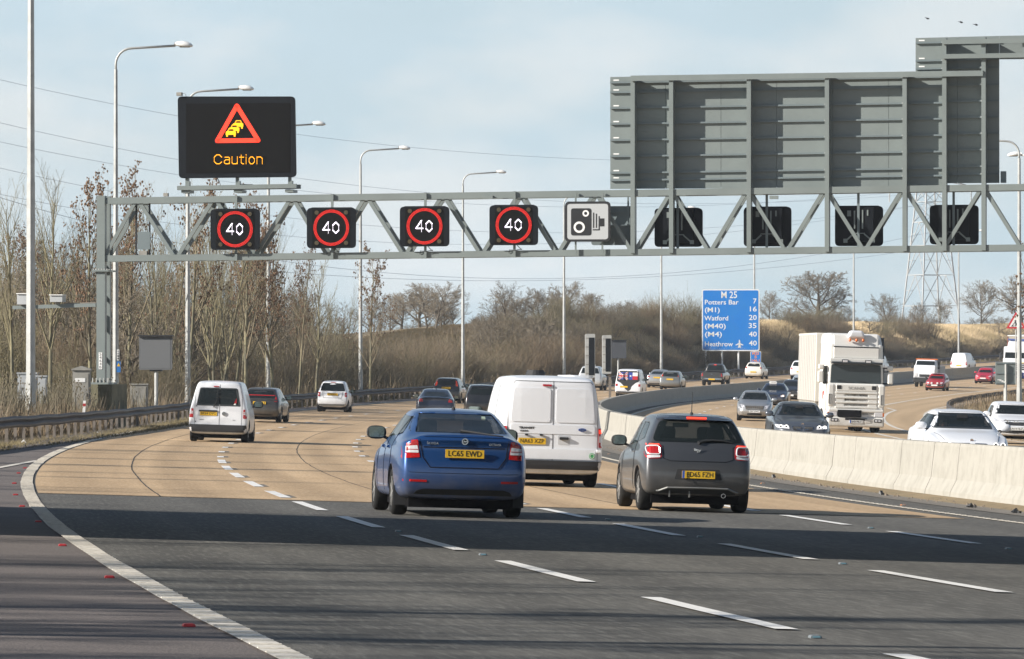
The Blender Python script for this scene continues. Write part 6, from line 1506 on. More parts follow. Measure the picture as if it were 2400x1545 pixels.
# ---------------- grey three door hatchback
c = hatch(3.95, 1.71, 1.48, .66, 2.46, .315, cut=[cab_cut(0, .58, 1.10, 1.36, -.3, 3.0, .44), side_cut([(.75, 1.10), (2.4, 1.0), (2.1, 1.30), (.9, 1.34)])])
c.place('dark grey hatchback with brake lights lit, plate ED65 FZH', 'car', 1620, 1199, P_grey, yaw=-5.6, name='hatchback_car')
c.patch('rear_window', rpoly([(-.70, 1.05), (.70, 1.05), (.56, 1.375), (-.56, 1.375)], [.10, .10, .08, .08]), 'rear', V_glass2, step=.08)
c.patch('windscreen', rpoly([(-.66, 1.03), (.66, 1.03), (.52, 1.38), (-.52, 1.38)], .06), 'front', V_glass2)
side_glass(c, [[(.62, 1.10), (1.18, 1.03), (1.22, 1.34), (.80, 1.32)], [(1.25, 1.02), (2.45, .97), (2.02, 1.33), (1.25, 1.35)]], V_glass2)
c.patch('spoiler', rpoly([(-.60, 1.39), (.60, 1.39), (.54, 1.45), (-.54, 1.45)], .02), 'rear', P_black, off=.07, skirt=.12)
c.patch('brake_light', rrect(-.15, 1.405, .15, 1.432, .008), 'rear', V_on, off=.085)
c.patch('tail_lamp', rpoly([(.55, .80), (.80, .79), (.81, 1.0), (.56, 1.02)], .06), 'rear', V_lred, off=.012, mirror=True, step=.05)
def lring(c, sx):
    pts = rpoly([(.575, .86), (.775, .86), (.785, .985), (.59, .99)], .05, 4); mb = MB(); P = [c.cast(sx * a, b, 'rear')[0] + Vector((0, -.022, 0)) for a, b in pts]; mb.tube(P + [P[0], P[1]], .012, 5); mb.build('lamp_surround', V_lwhite, c.t)
lring(c, 1); lring(c, -1)
c.patch('brake_light', rrect(.59, 1.0, .77, 1.018, .006), 'rear', V_on, off=.018, mirror=True, step=.05)
c.patch('reversing_lamp', rpoly([(.58, .815), (.77, .80), (.775, .84), (.58, .85)], .01), 'rear', V_lwhite, off=.016, mirror=True, step=.05)
c.seam([(-.70, 1.04), (-.53, .98), (-.53, .80), (-.42, .765), (.42, .765), (.53, .80), (.53, .98), (.70, 1.04)], 'rear', .010)
c.patch('plate_recess', rpoly([(-.36, .49), (.36, .49), (.32, .645), (-.32, .645)], .02), 'rear', V_trim, off=.003)
c.plate(.565, s=' ED65 FZH', out=.012, w=.50, textw=.40); mb = MB(); h, _ = c.cast(-.22, .565, 'rear'); mb.box((-.232, h.y - .045, .565), (.036, .004, .11)); mb.build('plate_band', mat('plate_blue', (.02, .09, .4), .5), c.t)
c.patch('diffuser', rpoly([(-.62, .20), (.62, .20), (.58, .30), (.46, .345), (-.46, .345), (-.58, .30)], .03), 'rear', V_trim, off=.010, step=.08)
mb = MB(); pts = [c.cast(a, b, 'rear')[0] + Vector((0, -.02, 0)) for a, b in ((-.64, .21), (-.58, .31), (-.46, .36), (0, .365), (.46, .36), (.58, .31), (.64, .21))]; mb.tube(pts, .016, 5); mb.build('bumper_strip', P_lgrey, c.t)
for x_ in (-.42, -.12): h, _ = c.cast(x_, .28, 'rear'); mb = MB(); mb.box((x_, h.y - .02, .28), (.022, .04, .12)); mb.build('fin', P_lgrey, c.t)
h, _ = c.cast(.40, .27, 'rear'); mb = MB(); mb.tube([(.40, h.y + .15, .255), (.40, h.y - .05, .255)], .036, 16); q = mb.build('exhaust_tip', V_chrome, c.t); mb = MB(); mb.tube([(.40, h.y - .04, .255), (.40, h.y - .053, .255)], .027, 14); mb.build('exhaust_bore', V_under, q)
h, _ = c.cast(0, .93, 'rear'); mb = MB()
for k in (0, 1):
    o = .022 * k - .012; s_ = 1 - 2 * k; mb.prism([(-.045 + o * 2.2, .93 + s_ * .035), (-.045 + o * 2.2, .93 + s_ * -.005), (.01 + o * 2.2, .93 - s_ * .01 - s_ * 0), (.035 + o * 1.2, .93 - s_ * .035), (.015 + o, .93 + s_ * .012)], h.y - .024, h.y - .012)
mb.build('badge', V_chrome, c.t)
pts = [c.cast(x_, z_, 'rear')[0] + Vector((0, -.03, 0)) for x_, z_ in ((.0, 1.045), (.06, 1.075), (.22, 1.09), (.40, 1.085), (.52, 1.06))]; mb = MB(); mb.tube(pts, [.03, .022, .016, .012, .008], 5); mb.build('rear_wiper', V_trim, c.t)
c.seam([(1.235, 1.34), (1.20, .95), (1.10, .70), (1.25, .32)], 'left', mirror=True); c.seam([(2.55, .95), (2.62, .32)], 'left', mirror=True); c.patch('door_handle', rrect(1.36, .88, 1.54, .915, .01), 'left', V_chrome, off=.03, mirror=True)
c.mirrors(2.45, .98, V_trim, 1.0); c.roof_aerial(.95, .34, 0, -.1); c.seats(ys=(.24, .50), z=.68)
mb = MB(); mb.box((0, 2.2, 1.30), (.24, .03, .07)); mb.build('rear_view_mirror', V_trim, c.t)

# ---------------- large white panel van
c = boxvan(4.86, 1.975, 2.10, .92, 2.93, .34, rw0=.80)
c.place('large white panel van with closed rear doors, plate NA63 XZP', 'van', 1277, 1139.5, P_white, yaw=-7.2, name='panel_van')
c.seam([(0, .50), (0, 2.0)], 'rear', .010); c.seam([(-.86, .50), (-.86, 1.6), (-.80, 1.97)], 'rear', .010); c.seam([(.86, .50), (.86, 1.6), (.80, 1.97)], 'rear', .010); c.seam([(-.8, 1.99), (.8, 1.99)], 'rear', .012)
for sx in (-1, 1):
    q = [(sx * a, b) for a, b in rpoly([(.055, 1.22), (.80, 1.22), (.745, 1.86), (.055, 1.86)], .05, 3)]
    c.patch('pressed_panel', q, 'rear', P_white, off=.012, skirt=.02, step=.2)
c.patch('pressed_panel', rrect(-.80, 1.00, .80, 1.17, .04), 'rear', P_white, off=.010, skirt=.02, step=.2); c.patch('pressed_panel', rrect(-.82, .525, .82, .72, .03), 'rear', P_white, off=.014, skirt=.02, step=.2)
c.patch('plate_recess', rrect(-.70, .77, -.06, .965, .04), 'rear', mat('recess_white', (.55, .56, .57), .5), off=.002)
c.plate(.855, s='NA63 XZP', x=-.39, out=.01, h=.115)
c.patch('handle_recess', rrect(.10, .80, .33, .975, .03), 'rear', mat('recess_white', (.55, .56, .57), .5), off=.004); h, _ = c.cast(.2, .91, 'rear'); mb = MB(); mb.prism(rrect(.13, .895, .30, .945, .015), h.y - .045, h.y - .005); mb.build('door_handle', V_trim, c.t)
for x_ in (-.50, -.22): h, _ = c.cast(x_, .985, 'rear'); mb = MB(); mb.box((x_, h.y - .02, .975), (.055, .05, .03)); mb.build('plate_lamp', V_trim, c.t)
c.patch('tail_lamp', rpoly([(.885, .76), (.97, .76), (.965, 1.13), (.875, 1.13)], .02), 'rear', V_lred, off=.02, mirror=True, step=.06); c.patch('reversing_lamp', rrect(.888, .86, .962, .98, .01), 'rear', V_lwhite, off=.028, mirror=True, step=.06); c.patch('brake_light', rrect(.890, 1.03, .958, 1.10, .01), 'rear', V_on, off=.03, step=.06)
c.patch('brake_light_high', rrect(-.21, 1.90, -.04, 1.935, .01), 'rear', V_lred, off=.03)
c.patch('bumper', rrect(-.96, .33, .96, .50, .04), 'rear', V_trim, off=.05, skirt=.15, step=.1)
for sx in (-1, 1):
    for z_ in (1.60, .70):
        h, _ = c.cast(sx * .875, z_, 'rear'); mb = MB(); mb.box((sx * .885, h.y - .02, z_), (.07, .08, .055)); mb.build('door_hinge', P_white, c.t)
for s_, x_, z_, w_, hh in (('TRANSIT', -.50, 1.105, .30, .05), ('T280', -.55, 1.045, .17, .032)): h, _ = c.cast(x_, z_, 'rear'); text(s_, hh, V_pt, c.t, (x_, h.y - .014, z_), width=w_, bold=.002)
h, _ = c.cast(.56, 1.09, 'rear'); mb = MB(); mb.prism([(.56 + .075 * math.cos(a), 1.09 + .032 * math.sin(a)) for a in np.linspace(0, 6.283, 21)[:-1]], h.y - .03, h.y - .008); bd = mb.build('badge', mat('badge_blue', (.01, .04, .2), .3), c.t); text('Ford', .032, V_chrome, bd, (.56, h.y - .032, 1.09), width=.08)
h, _ = c.cast(.76, .60, 'rear'); mb = MB(); mb.tube([(.76, h.y - .02, .60), (.76, h.y - .012, .60)], .058, 20); q = mb.build('round_sticker', mat('sticker_green', (.05, .30, .10), .5), c.t); mb = MB(); mb.ring((.76, .60), .036, .044, h.y - .024, h.y - .02, 20); mb.build('sticker_ring', V_white if 'V_white' in globals() else M_white, q)
p, _ = c.cast(0, 2.4, 'top'); mb = MB(); mb.tube([(-.05, 2.4, p.z - .01), (-.05, 2.4, p.z + .05), (-.05, 2.4, p.z + .11)], [.19, .19, .16], 18); o = mb.build('roof_vent', V_trim, c.t); mb = MB(); mb.prism(rrect(.45, 1.2, .92, 3.0, .1), p.z - .02, p.z + .03, axis='z'); mb.build('roof_panel', P_white, c.t)
c.seam([(1.6, 2.0), (1.6, .35)], 'left', mirror=True); c.seam([(3.0, 2.0), (3.0, .35)], 'left', mirror=True); side_glass(c, [[(3.08, 1.28), (3.95, 1.24), (3.6, 1.82), (3.08, 1.84)]])
c.patch('windscreen', rpoly([(-.78, 1.30), (.78, 1.30), (.68, 1.86), (-.68, 1.86)], .06), 'front', V_glass)
c.mirrors(3.85, 1.30, V_trim, 1.3)
mb = MB(); mb.box((.52, .3, .30), (.14, .1, .04)); mb.build('tow_bracket', V_rim, c.t); mb = MB(); mb.box((-.1, .6, .30), (1.3, .8, .16)); mb.build('chassis_box', V_under, c.t)

# ---------------- small white van
c = boxvan(4.41, 1.79, 1.83, .85, 2.68, .32, rw0=.72, cut=[cab_cut(0, .60, 1.13, 1.58, -.3, 3.4, .50)])
c.place('small white van with rear windows, plate BK64 DVG', 'van', 514, 1036, P_white, yaw=.8, name='small_van')
M_bk = V_glass2
c.patch('rear_window', rpoly([(-.66, 1.08), (.02, 1.08), (.02, 1.62), (-.56, 1.62)], [.03, .01, .01, .06]), 'rear', M_bk, step=.1); c.patch('rear_window', rpoly([(.05, 1.08), (.66, 1.08), (.56, 1.62), (.05, 1.62)], [.01, .03, .06, .01]), 'rear', M_bk, step=.1)
c.seam([(.035, .50), (.035, 1.72)], 'rear', .010); c.seam([(-.70, .52), (-.70, 1.4), (-.62, 1.70)], 'rear', .008); c.seam([(.70, .52), (.70, 1.4), (.62, 1.70)], 'rear', .008)
c.patch('tail_lamp', rpoly([(.745, .72), (.86, .72), (.86, .99), (.745, .99)], .02), 'rear', V_lred, off=.012, mirror=True, step=.06)
for z_ in (.835, .88): c.patch('reversing_lamp', rrect(.75, z_, .855, z_ + .03, .004), 'rear', V_lwhite, off=.018, mirror=True, step=.06)
c.patch('plate_recess', rrect(-.60, .77, .0, .94, .04), 'rear', mat('recess_white', (.55, .56, .57), .5), off=.003); c.patch('grip_bar', rrect(-.58, .90, -.02, .95, .02), 'rear', V_trim, off=.03); c.plate(.845, s='BK64 DVG', x=-.29, out=.01, w=.50)
c.patch('bumper', rrect(-.86, .30, .86, .52, .04), 'rear', V_trim, off=.05, skirt=.15, step=.1); c.patch('brake_light_high', rrect(-.16, 1.645, -.0, 1.675, .008), 'rear', V_lred, off=.025)
h, _ = c.cast(.17, .855, 'rear'); mb = MB(); mb.ring((.17, .855), .048, .060, h.y - .03, h.y - .015, 24)
for p, q in (((.14, .895), (.17, .85)), ((.20, .895), (.17, .85)), ((.13, .87), (.15, .81)), ((.15, .81), (.17, .845)), ((.17, .845), (.19, .81)), ((.19, .81), (.21, .87))): mb.bar((p[0], h.y - .025, p[1]), (q[0], h.y - .025, q[1]), .01, .010)
mb.tube([(.17, h.y, .855), (.17, h.y - .018, .855)], .058, 18); mb.build('badge', V_chrome, c.t)
for s_, x_, w_ in (('CADDY', -.50, .15), ('TDI', .47, .08)): h, _ = c.cast(x_, .665, 'rear'); text(s_, .03, V_pt, c.t, (x_, h.y - .006, .665), width=w_)
mb = MB(); mb.tube([c.cast(x_, z_, 'rear')[0] + Vector((0, -.03, 0)) for x_, z_ in ((-.14, 1.03), (-.05, 1.25), (-.04, 1.55))], [.02, .013, .008], 5); mb.build('rear_wiper', V_trim, c.t)
for x_, z_ in ((-.55, 1.06), (-.57, .60)): h, _ = c.cast(x_ - .1, z_, 'rear'); mb = MB(); mb.prism([(x_ - .12, z_ - .015), (x_ - .075, z_), (x_ - .12, z_ + .03)], h.y - .012, h.y - .006); mb.build('small_sticker', V_seam, c.t)
h, _ = c.cast(.5, 1.2, 'rear'); mb = MB(); mb.prism([(.46, 1.17), (.54, 1.17), (.535, 1.33)], h.y - .02, h.y - .010); mb.build('window_ornament', V_lred, c.t); mb = MB(); mb.prism([(.44, 1.12), (.52, 1.12), (.50, 1.18)], h.y - .02, h.y - .010); mb.build('window_ornament', M_white, c.t)
side_glass(c, [[(2.7, 1.12), (3.5, 1.08), (3.2, 1.58), (2.7, 1.60)]]); c.patch('windscreen', rpoly([(-.66, 1.14), (.66, 1.14), (.56, 1.62), (-.56, 1.62)], .06), 'front', V_glass2); c.mirrors(3.45, 1.06, V_trim, 1.25)
mb = MB(); mb.prism(rrect(-.55, .75, -.15, 1.28, .08), 2.4, 2.5); mb.prism(rrect(-.45, 1.30, -.25, 1.48, .05), 2.42, 2.5); mb.prism(rrect(.15, .75, .55, 1.28, .08), 2.4, 2.5); mb.prism(rrect(.25, 1.30, .45, 1.48, .05), 2.42, 2.5); mb.build('seat', V_seat, c.t)

# ---------------- the other vehicles going away
c = hatch(4.39, 1.70, 1.43, .82, 2.55, .31, rake=1.6); c.place('dark bronze hatchback half hidden behind the small white van', 'car', 612, 990, P_dgrey, yaw=4.0, name='hatchback_car')
std_hatch_glass(c); std_rear(c, .60, .76, .70, .93, bump=True); c.patch('spoiler_strip', rpoly([(-.62, 1.10), (.62, 1.10), (.60, 1.13), (-.60, 1.13)], .01), 'rear', V_lred, off=.02); c.plate(.80, s='OCJ'); c.mirrors(2.75, .95)
h, _ = c.cast(0, .93, 'rear'); mb = MB(); mb.ring((0, .93), .03, .045, h.y - .02, h.y - .01, 14); mb.build('badge', V_chrome, c.t); c.roof_aerial(.9, .12)
c = hatch(2.70, 1.56, 1.54, .42, 1.87, .29, rake=.75); c.place('very short white two-seat car alone in the left lane', 'car', 780, 966, P_white, yaw=3.5, name='microcar')
side_glass(c, [[(.75, 1.02), (1.75, .98), (1.38, 1.38), (.80, 1.40)]]); c.patch('rear_window', rpoly([(-.62, 1.04), (.62, 1.04), (.50, 1.43), (-.50, 1.43)], .07), 'rear', V_glass); c.patch('windscreen', rpoly([(-.60, 1.04), (.60, 1.04), (.50, 1.42), (-.50, 1.42)], .07), 'front', V_glass)
for z_ in (.81, .93): c.patch('tail_lamp', [(.665 + .062 * math.cos(a), z_ + .055 * math.sin(a)) for a in np.linspace(0, 6.283, 13)[:-1]], 'rear', V_lred, off=.015, mirror=True, step=.06)
c.patch('bumper_trim', rrect(-.68, .24, .68, .40, .05), 'rear', mat('plastic_grey', (.16, .16, .155), .6), off=.012); c.plate(.88, s='GY10 AVC'); c.patch('brake_light_high', rrect(-.12, 1.46, .12, 1.485, .008), 'rear', V_lred, off=.02); c.mirrors(1.78, .98, V_trim); c.seam([(-.5, 1.0), (-.45, .70), (.45, .70), (.5, 1.0)], 'rear', .015)
c = hatch(4.34, 1.70, 1.50, .78, 2.6, .31, rake=.6); c.place('black hatchback with tall corner lamps beyond the dark saloon', 'car', 1048, 945, P_black, yaw=6.0, name='hatchback_car')
std_hatch_glass(c); c.patch('tail_lamp', rpoly([(.55, 1.04), (.68, 1.00), (.60, 1.32), (.52, 1.34)], .02), 'rear', mat('lamp_orange_red', (.6, .05, .015), .2), mirror=True); c.plate(.90, s='EX51 JMO'); c.mirrors(2.7, .98); c.patch('reflector', rrect(.45, .40, .72, .45, .01), 'rear', V_lred, mirror=True)
c = saloon(4.75, 1.82, 1.44, deck=1.06); c.place('dark blue-black saloon showing only its rear above the blue saloon\'s roof', 'car', 1020, 985, P_dblue, yaw=-.5, name='saloon_car')
c.patch('rear_window', rpoly([(-.66, 1.09), (.66, 1.09), (.52, 1.38), (-.52, 1.38)], .08), 'rear', V_glass); side_glass(c, [[(1.2, 1.08), (2.1, 1.02), (2.05, 1.32), (1.45, 1.30)], [(2.14, 1.02), (3.05, .98), (2.7, 1.30), (2.14, 1.32)]]); std_rear(c, .58, .68, .62, .92); c.patch('windscreen', rpoly([(-.66, 1.04), (.66, 1.04), (.54, 1.38), (-.54, 1.38)], .06), 'front', V_glass); c.mirrors(3.0, 1.0); c.roof_aerial(1.5, .06)
c.patch('boot_lip', rpoly([(-.66, 1.0), (.66, 1.0), (.62, 1.06), (-.62, 1.06)], .02), 'rear', V_glass, off=.03)
c = suv(4.5, 1.80, 1.62, .9, 2.6, .35); c.place('dark four-wheel-drive car half hidden by the large white van', 'car', 1130, 980, P_black, yaw=-1.0, name='suv_car')
std_hatch_glass(c); std_rear(c, .52, .68, .82, .95); c.mirrors(3.0, 1.2); mb = MB()
for sx in (-1, 1): mb.tube([(sx * .6, .8, 1.80), (sx * .6, 1.0, 1.85), (sx * .6, 2.6, 1.85), (sx * .6, 2.8, 1.80)], .018, 5)
mb.build('roof_rail', V_trim, c.t)
c = suv(4.6, 1.85, 1.80, .85, 2.66, .37); c.place('white four-wheel-drive car glimpsed beyond the white van and message signs', 'car', 1384, 915, paint('paint_pale_silver', (.55, .57, .58), .3, .3), yaw=7, name='suv_car')
std_hatch_glass(c); std_rear(c, .50, .70, .84, .95, bump=True); c.mirrors(3.0, 1.2); c.plate(.95); mb = MB(); mb.tube([(-.3, 1.0, 1.86), (.3, 1.0, 1.86)], .04, 6); mb.build('roof_bar', M_white, c.t)
# van with painted flags in its windows
c = boxvan(4.78, 1.84, 1.92, .95, 2.92, .32, rw0=.78); c.place('white and black camper van with flags painted on its rear windows', 'van', 1474, 930.5, P_white, yaw=7, name='camper_van')
c.patch('painted_panel', rpoly([(-.80, 1.12), (.80, 1.12), (.70, 1.80), (-.70, 1.80)], .06), 'rear', V_trim, off=.004); c.patch('painted_panel', rpoly([(-.83, 1.12), (-.60, .92), (-.2, .50), (.0, .40), (.3, .52), (.62, .92), (.84, 1.12)], .05), 'rear', V_trim, off=.005)
for sx in (-1, 1): c.patch('painted_wing', rpoly([(sx * .86, .40), (sx * .16, .42), (sx * .25, .72), (sx * .52, .98), (sx * .86, 1.10)], .08), 'rear', P_white, off=.012)
M_fb = mat('flag_blue', (.02, .05, .32), .5); M_fr = mat('flag_red', (.5, .02, .03), .5)
fl = c.patch('window_flag', rrect(-.66, 1.20, -.04, 1.70, .03), 'rear', M_fb, off=.012); h, _ = c.cast(-.35, 1.2, 'rear'); h2, _ = c.cast(-.35, 1.7, 'rear')
def fy(z): return h.y + (h2.y - h.y) * (z - 1.2) / .5 - .02
def fb(p, q, w_, m, k=0): mb = MB(); mb.bar((p[0], fy(p[1]) - k, p[1]), (q[0], fy(q[1]) - k, q[1]), .004, w_); return mb.build('flag_stripe', m, fl)
fb((-.66, 1.2), (-.04, 1.7), .11, M_white); fb((-.66, 1.7), (-.04, 1.2), .11, M_white); fb((-.66, 1.2), (-.04, 1.7), .04, M_fr, .005); fb((-.66, 1.7), (-.04, 1.2), .04, M_fr, .005); fb((-.35, 1.2), (-.35, 1.7), .17, M_white, .008); fb((-.66, 1.45), (-.04, 1.45), .17, M_white, .008); fb((-.35, 1.2), (-.35, 1.7), .10, M_fr, .013); fb((-.66, 1.45), (-.04, 1.45), .10, M_fr, .013)
f2 = c.patch('window_flag', rrect(.03, 1.20, .30, 1.70, .03), 'rear', M_fb, off=.012); c.patch('window_flag', rrect(.30, 1.45, .66, 1.70, .03), 'rear', M_white, off=.012); c.patch('window_flag', rrect(.30, 1.20, .66, 1.45, .03), 'rear', M_fr, off=.012)
mb = MB(); st = []
for k in range(10): a = math.pi / 2 + k * math.pi / 5; r_ = .09 if k % 2 == 0 else .036; st.append((.165 + r_ * math.cos(a), 1.45 + r_ * math.sin(a)))
bm = bmesh.new(); vv = [bm.verts.new((x_, fy(z_) , z_)) for x_, z_ in st]; bm.faces.new(vv); me = bpy.data.meshes.new('star'); bm.to_mesh(me); bm.free(); me.materials.append(M_white); link('star', me, f2)
c.patch('tail_lamp', rrect(.72, .74, .86, .90, .02), 'rear', V_lred, off=.025, mirror=True); c.plate(.70, x=-.28); side_glass(c, [[(.5, 1.15), (1.6, 1.15), (1.6, 1.68), (.55, 1.68)], [(2.0, 1.15), (3.4, 1.13), (3.2, 1.66), (2.0, 1.68)]]); c.mirrors(3.7, 1.15, V_trim)
c.patch('bumper_trim', rrect(-.8, .28, .8, .38, .02), 'rear', V_trim, off=.03)
c = saloon(4.6, 1.77, 1.42, deck=1.05); c.place('silver saloon car behind the grey hatchback beyond the barrier', 'car', 1543, 909, P_silver, yaw=9.5, name='saloon_car')
c.patch('rear_window', rpoly([(-.62, 1.08), (.62, 1.08), (.50, 1.36), (-.50, 1.36)], .08), 'rear', V_glass); side_glass(c, [[(1.2, 1.06), (2.1, 1.02), (2.05, 1.30), (1.45, 1.28)], [(2.14, 1.02), (3.05, .98), (2.7, 1.28), (2.14, 1.30)]]); std_rear(c, .58, .70); c.plate(.80); c.mirrors(3.0, 1.0)
c = hatch(4.15, 1.70, 1.44, .76, 2.6, .31, rake=1.0); c.place('mid grey hatchback with high triangular lamps beyond the barrier', 'car', 1572, 913.5, P_lgrey, yaw=8.5, name='hatchback_car')
std_hatch_glass(c); c.patch('tail_lamp', rpoly([(.56, 1.03), (.74, .98), (.64, 1.28), (.56, 1.30)], .02), 'rear', mat('lamp_orange_red', (.6, .05, .015), .2), mirror=True); c.plate(.80); c.mirrors(2.7, .95)
# pickup
z = 1.8
c = Car(5.3, 1.85, 1.80, 1.15, 3.1, .38, [(.3, .25), (.45, .05), (.6, .02), (.7, .06), (1.15, .08), (1.9, .1)], [(.3, .2), (.6, 0), (.9, .05), (1.15, .2), (1.9, .4)],
        [(0, 1.13), (.32, 1.14), (.345, 1.20), (.365, 1.70), (.45, 1.79), (.56, 1.78), (.62, 1.70), (.72, 1.25), (.76, 1.17), (.95, 1.07), (1, .9)], [(0, 1.06), (.35, 1.06), (.7, 1.04), (1, .95)], [(0, .84), (.34, .84), (.37, .68), (.6, .68), (.72, .80), (1, .72)], [(0, .97), (.02, .99), (.3, 1), (.86, .98), (1, .8)], zb=.42, bow=.01, tw=.25, ts=[0, .01, .04, .12, .2, .28, .325, .34, .35, .37, .4, .45, .52, .58, .64, .69, .74, .79, .86, .93, .97, .99, 1],
        cut=[lambda mb: mb.box((0, .98, 1.2), (1.48, 1.55, .75))])
c.place('dark grey double-cab pickup truck beyond the barrier', 'pickup truck', 1672, 904.5, P_dgrey, yaw=10, name='pickup_truck')
c.patch('rear_window', rpoly([(-.64, 1.26), (.64, 1.26), (.54, 1.66), (-.54, 1.66)], .06), 'rear', V_glass); side_glass(c, [[(2.0, 1.20), (2.65, 1.18), (2.65, 1.66), (2.08, 1.66)], [(2.72, 1.18), (3.7, 1.16), (3.35, 1.64), (2.72, 1.66)]]); c.patch('tail_lamp', rrect(.74, .78, .90, 1.08, .02), 'rear', V_lred, mirror=True, off=.012)
c.patch('bumper', rrect(-.85, .44, .85, .62, .03), 'rear', V_chrome, off=.06, skirt=.1); c.plate(.55, out=.08); h, _ = c.cast(0, .92, 'rear'); mb = MB(); mb.prism([(.1 * math.cos(a), .95 + .04 * math.sin(a)) for a in np.linspace(0, 6.283, 17)[:-1]], h.y - .02, h.y - .005); mb.build('badge', V_chrome, c.t); c.mirrors(3.6, 1.2); c.patch('brake_light_high', rrect(-.1, 1.69, .1, 1.72, .005), 'rear', V_on, off=.01)
c = hatch(3.62, 1.66, 1.50, .64, 2.3, .29, rake=.9); c.place('small rounded white hatchback below the blue route sign', 'car', 1768, 888, paint('paint_cream_white', (.70, .68, .62), .35), yaw=13, name='hatchback_car')
side_glass(c, [[(.8, 1.06), (2.2, .98), (1.85, 1.33), (.9, 1.36)]]); c.patch('rear_window', rpoly([(-.58, 1.10), (.58, 1.10), (.48, 1.38), (-.48, 1.38)], .09), 'rear', V_glass); c.patch('tail_lamp', [(.68 + .09 * math.cos(a), .99 + .08 * math.sin(a)) for a in np.linspace(0, 6.283, 13)[:-1]], 'rear', V_lred, off=.015, mirror=True, step=.06); c.plate(.62, out=.02); c.mirrors(2.3, .96, V_trim)
c = suv(4.6, 1.85, 1.73, .85, 2.65, .36); c.place('white sports utility car disappearing behind the lorry', 'car', 1877, 890, P_white, yaw=13, name='suv_car')
std_hatch_glass(c); std_rear(c, .52, .63, .68, .95); c.plate(.72); c.mirrors(3.0, 1.1)
c = boxvan(4.4, 1.83, 1.84, .85, 2.7, .32, rw0=.76); c.place('white van glimpsed just right of the lorry cab', 'van', 2050, 877, P_white, yaw=15, name='small_van')
c.patch('tail_lamp', rrect(.76, .70, .88, 1.0, .02), 'rear', V_lred, off=.01, mirror=True); side_glass(c, [[(2.5, 1.12), (3.5, 1.08), (3.2, 1.58), (2.6, 1.60)]]); c.mirrors(3.4, 1.1, V_trim); c.plate(.7)
c = boxvan(4.4, 1.83, 1.84, .85, 2.7, .32, rw0=.74); c.place('rounded white van far away in front of the eleventh lighting column', 'van', 2251, 869, P_white, yaw=19, name='small_van')
c.patch('tail_lamp', rrect(.74, .60, .88, .95, .02), 'rear', V_lred, off=.01, mirror=True); side_glass(c, [[(2.5, 1.12), (3.5, 1.08), (3.2, 1.58), (2.6, 1.60)]]); c.mirrors(3.4, 1.1, V_trim); c.plate(.55, out=.02); c.seam([(0, .5), (0, 1.7)], 'rear', .02, mat('seam_grey', (.3, .3, .3), .6))

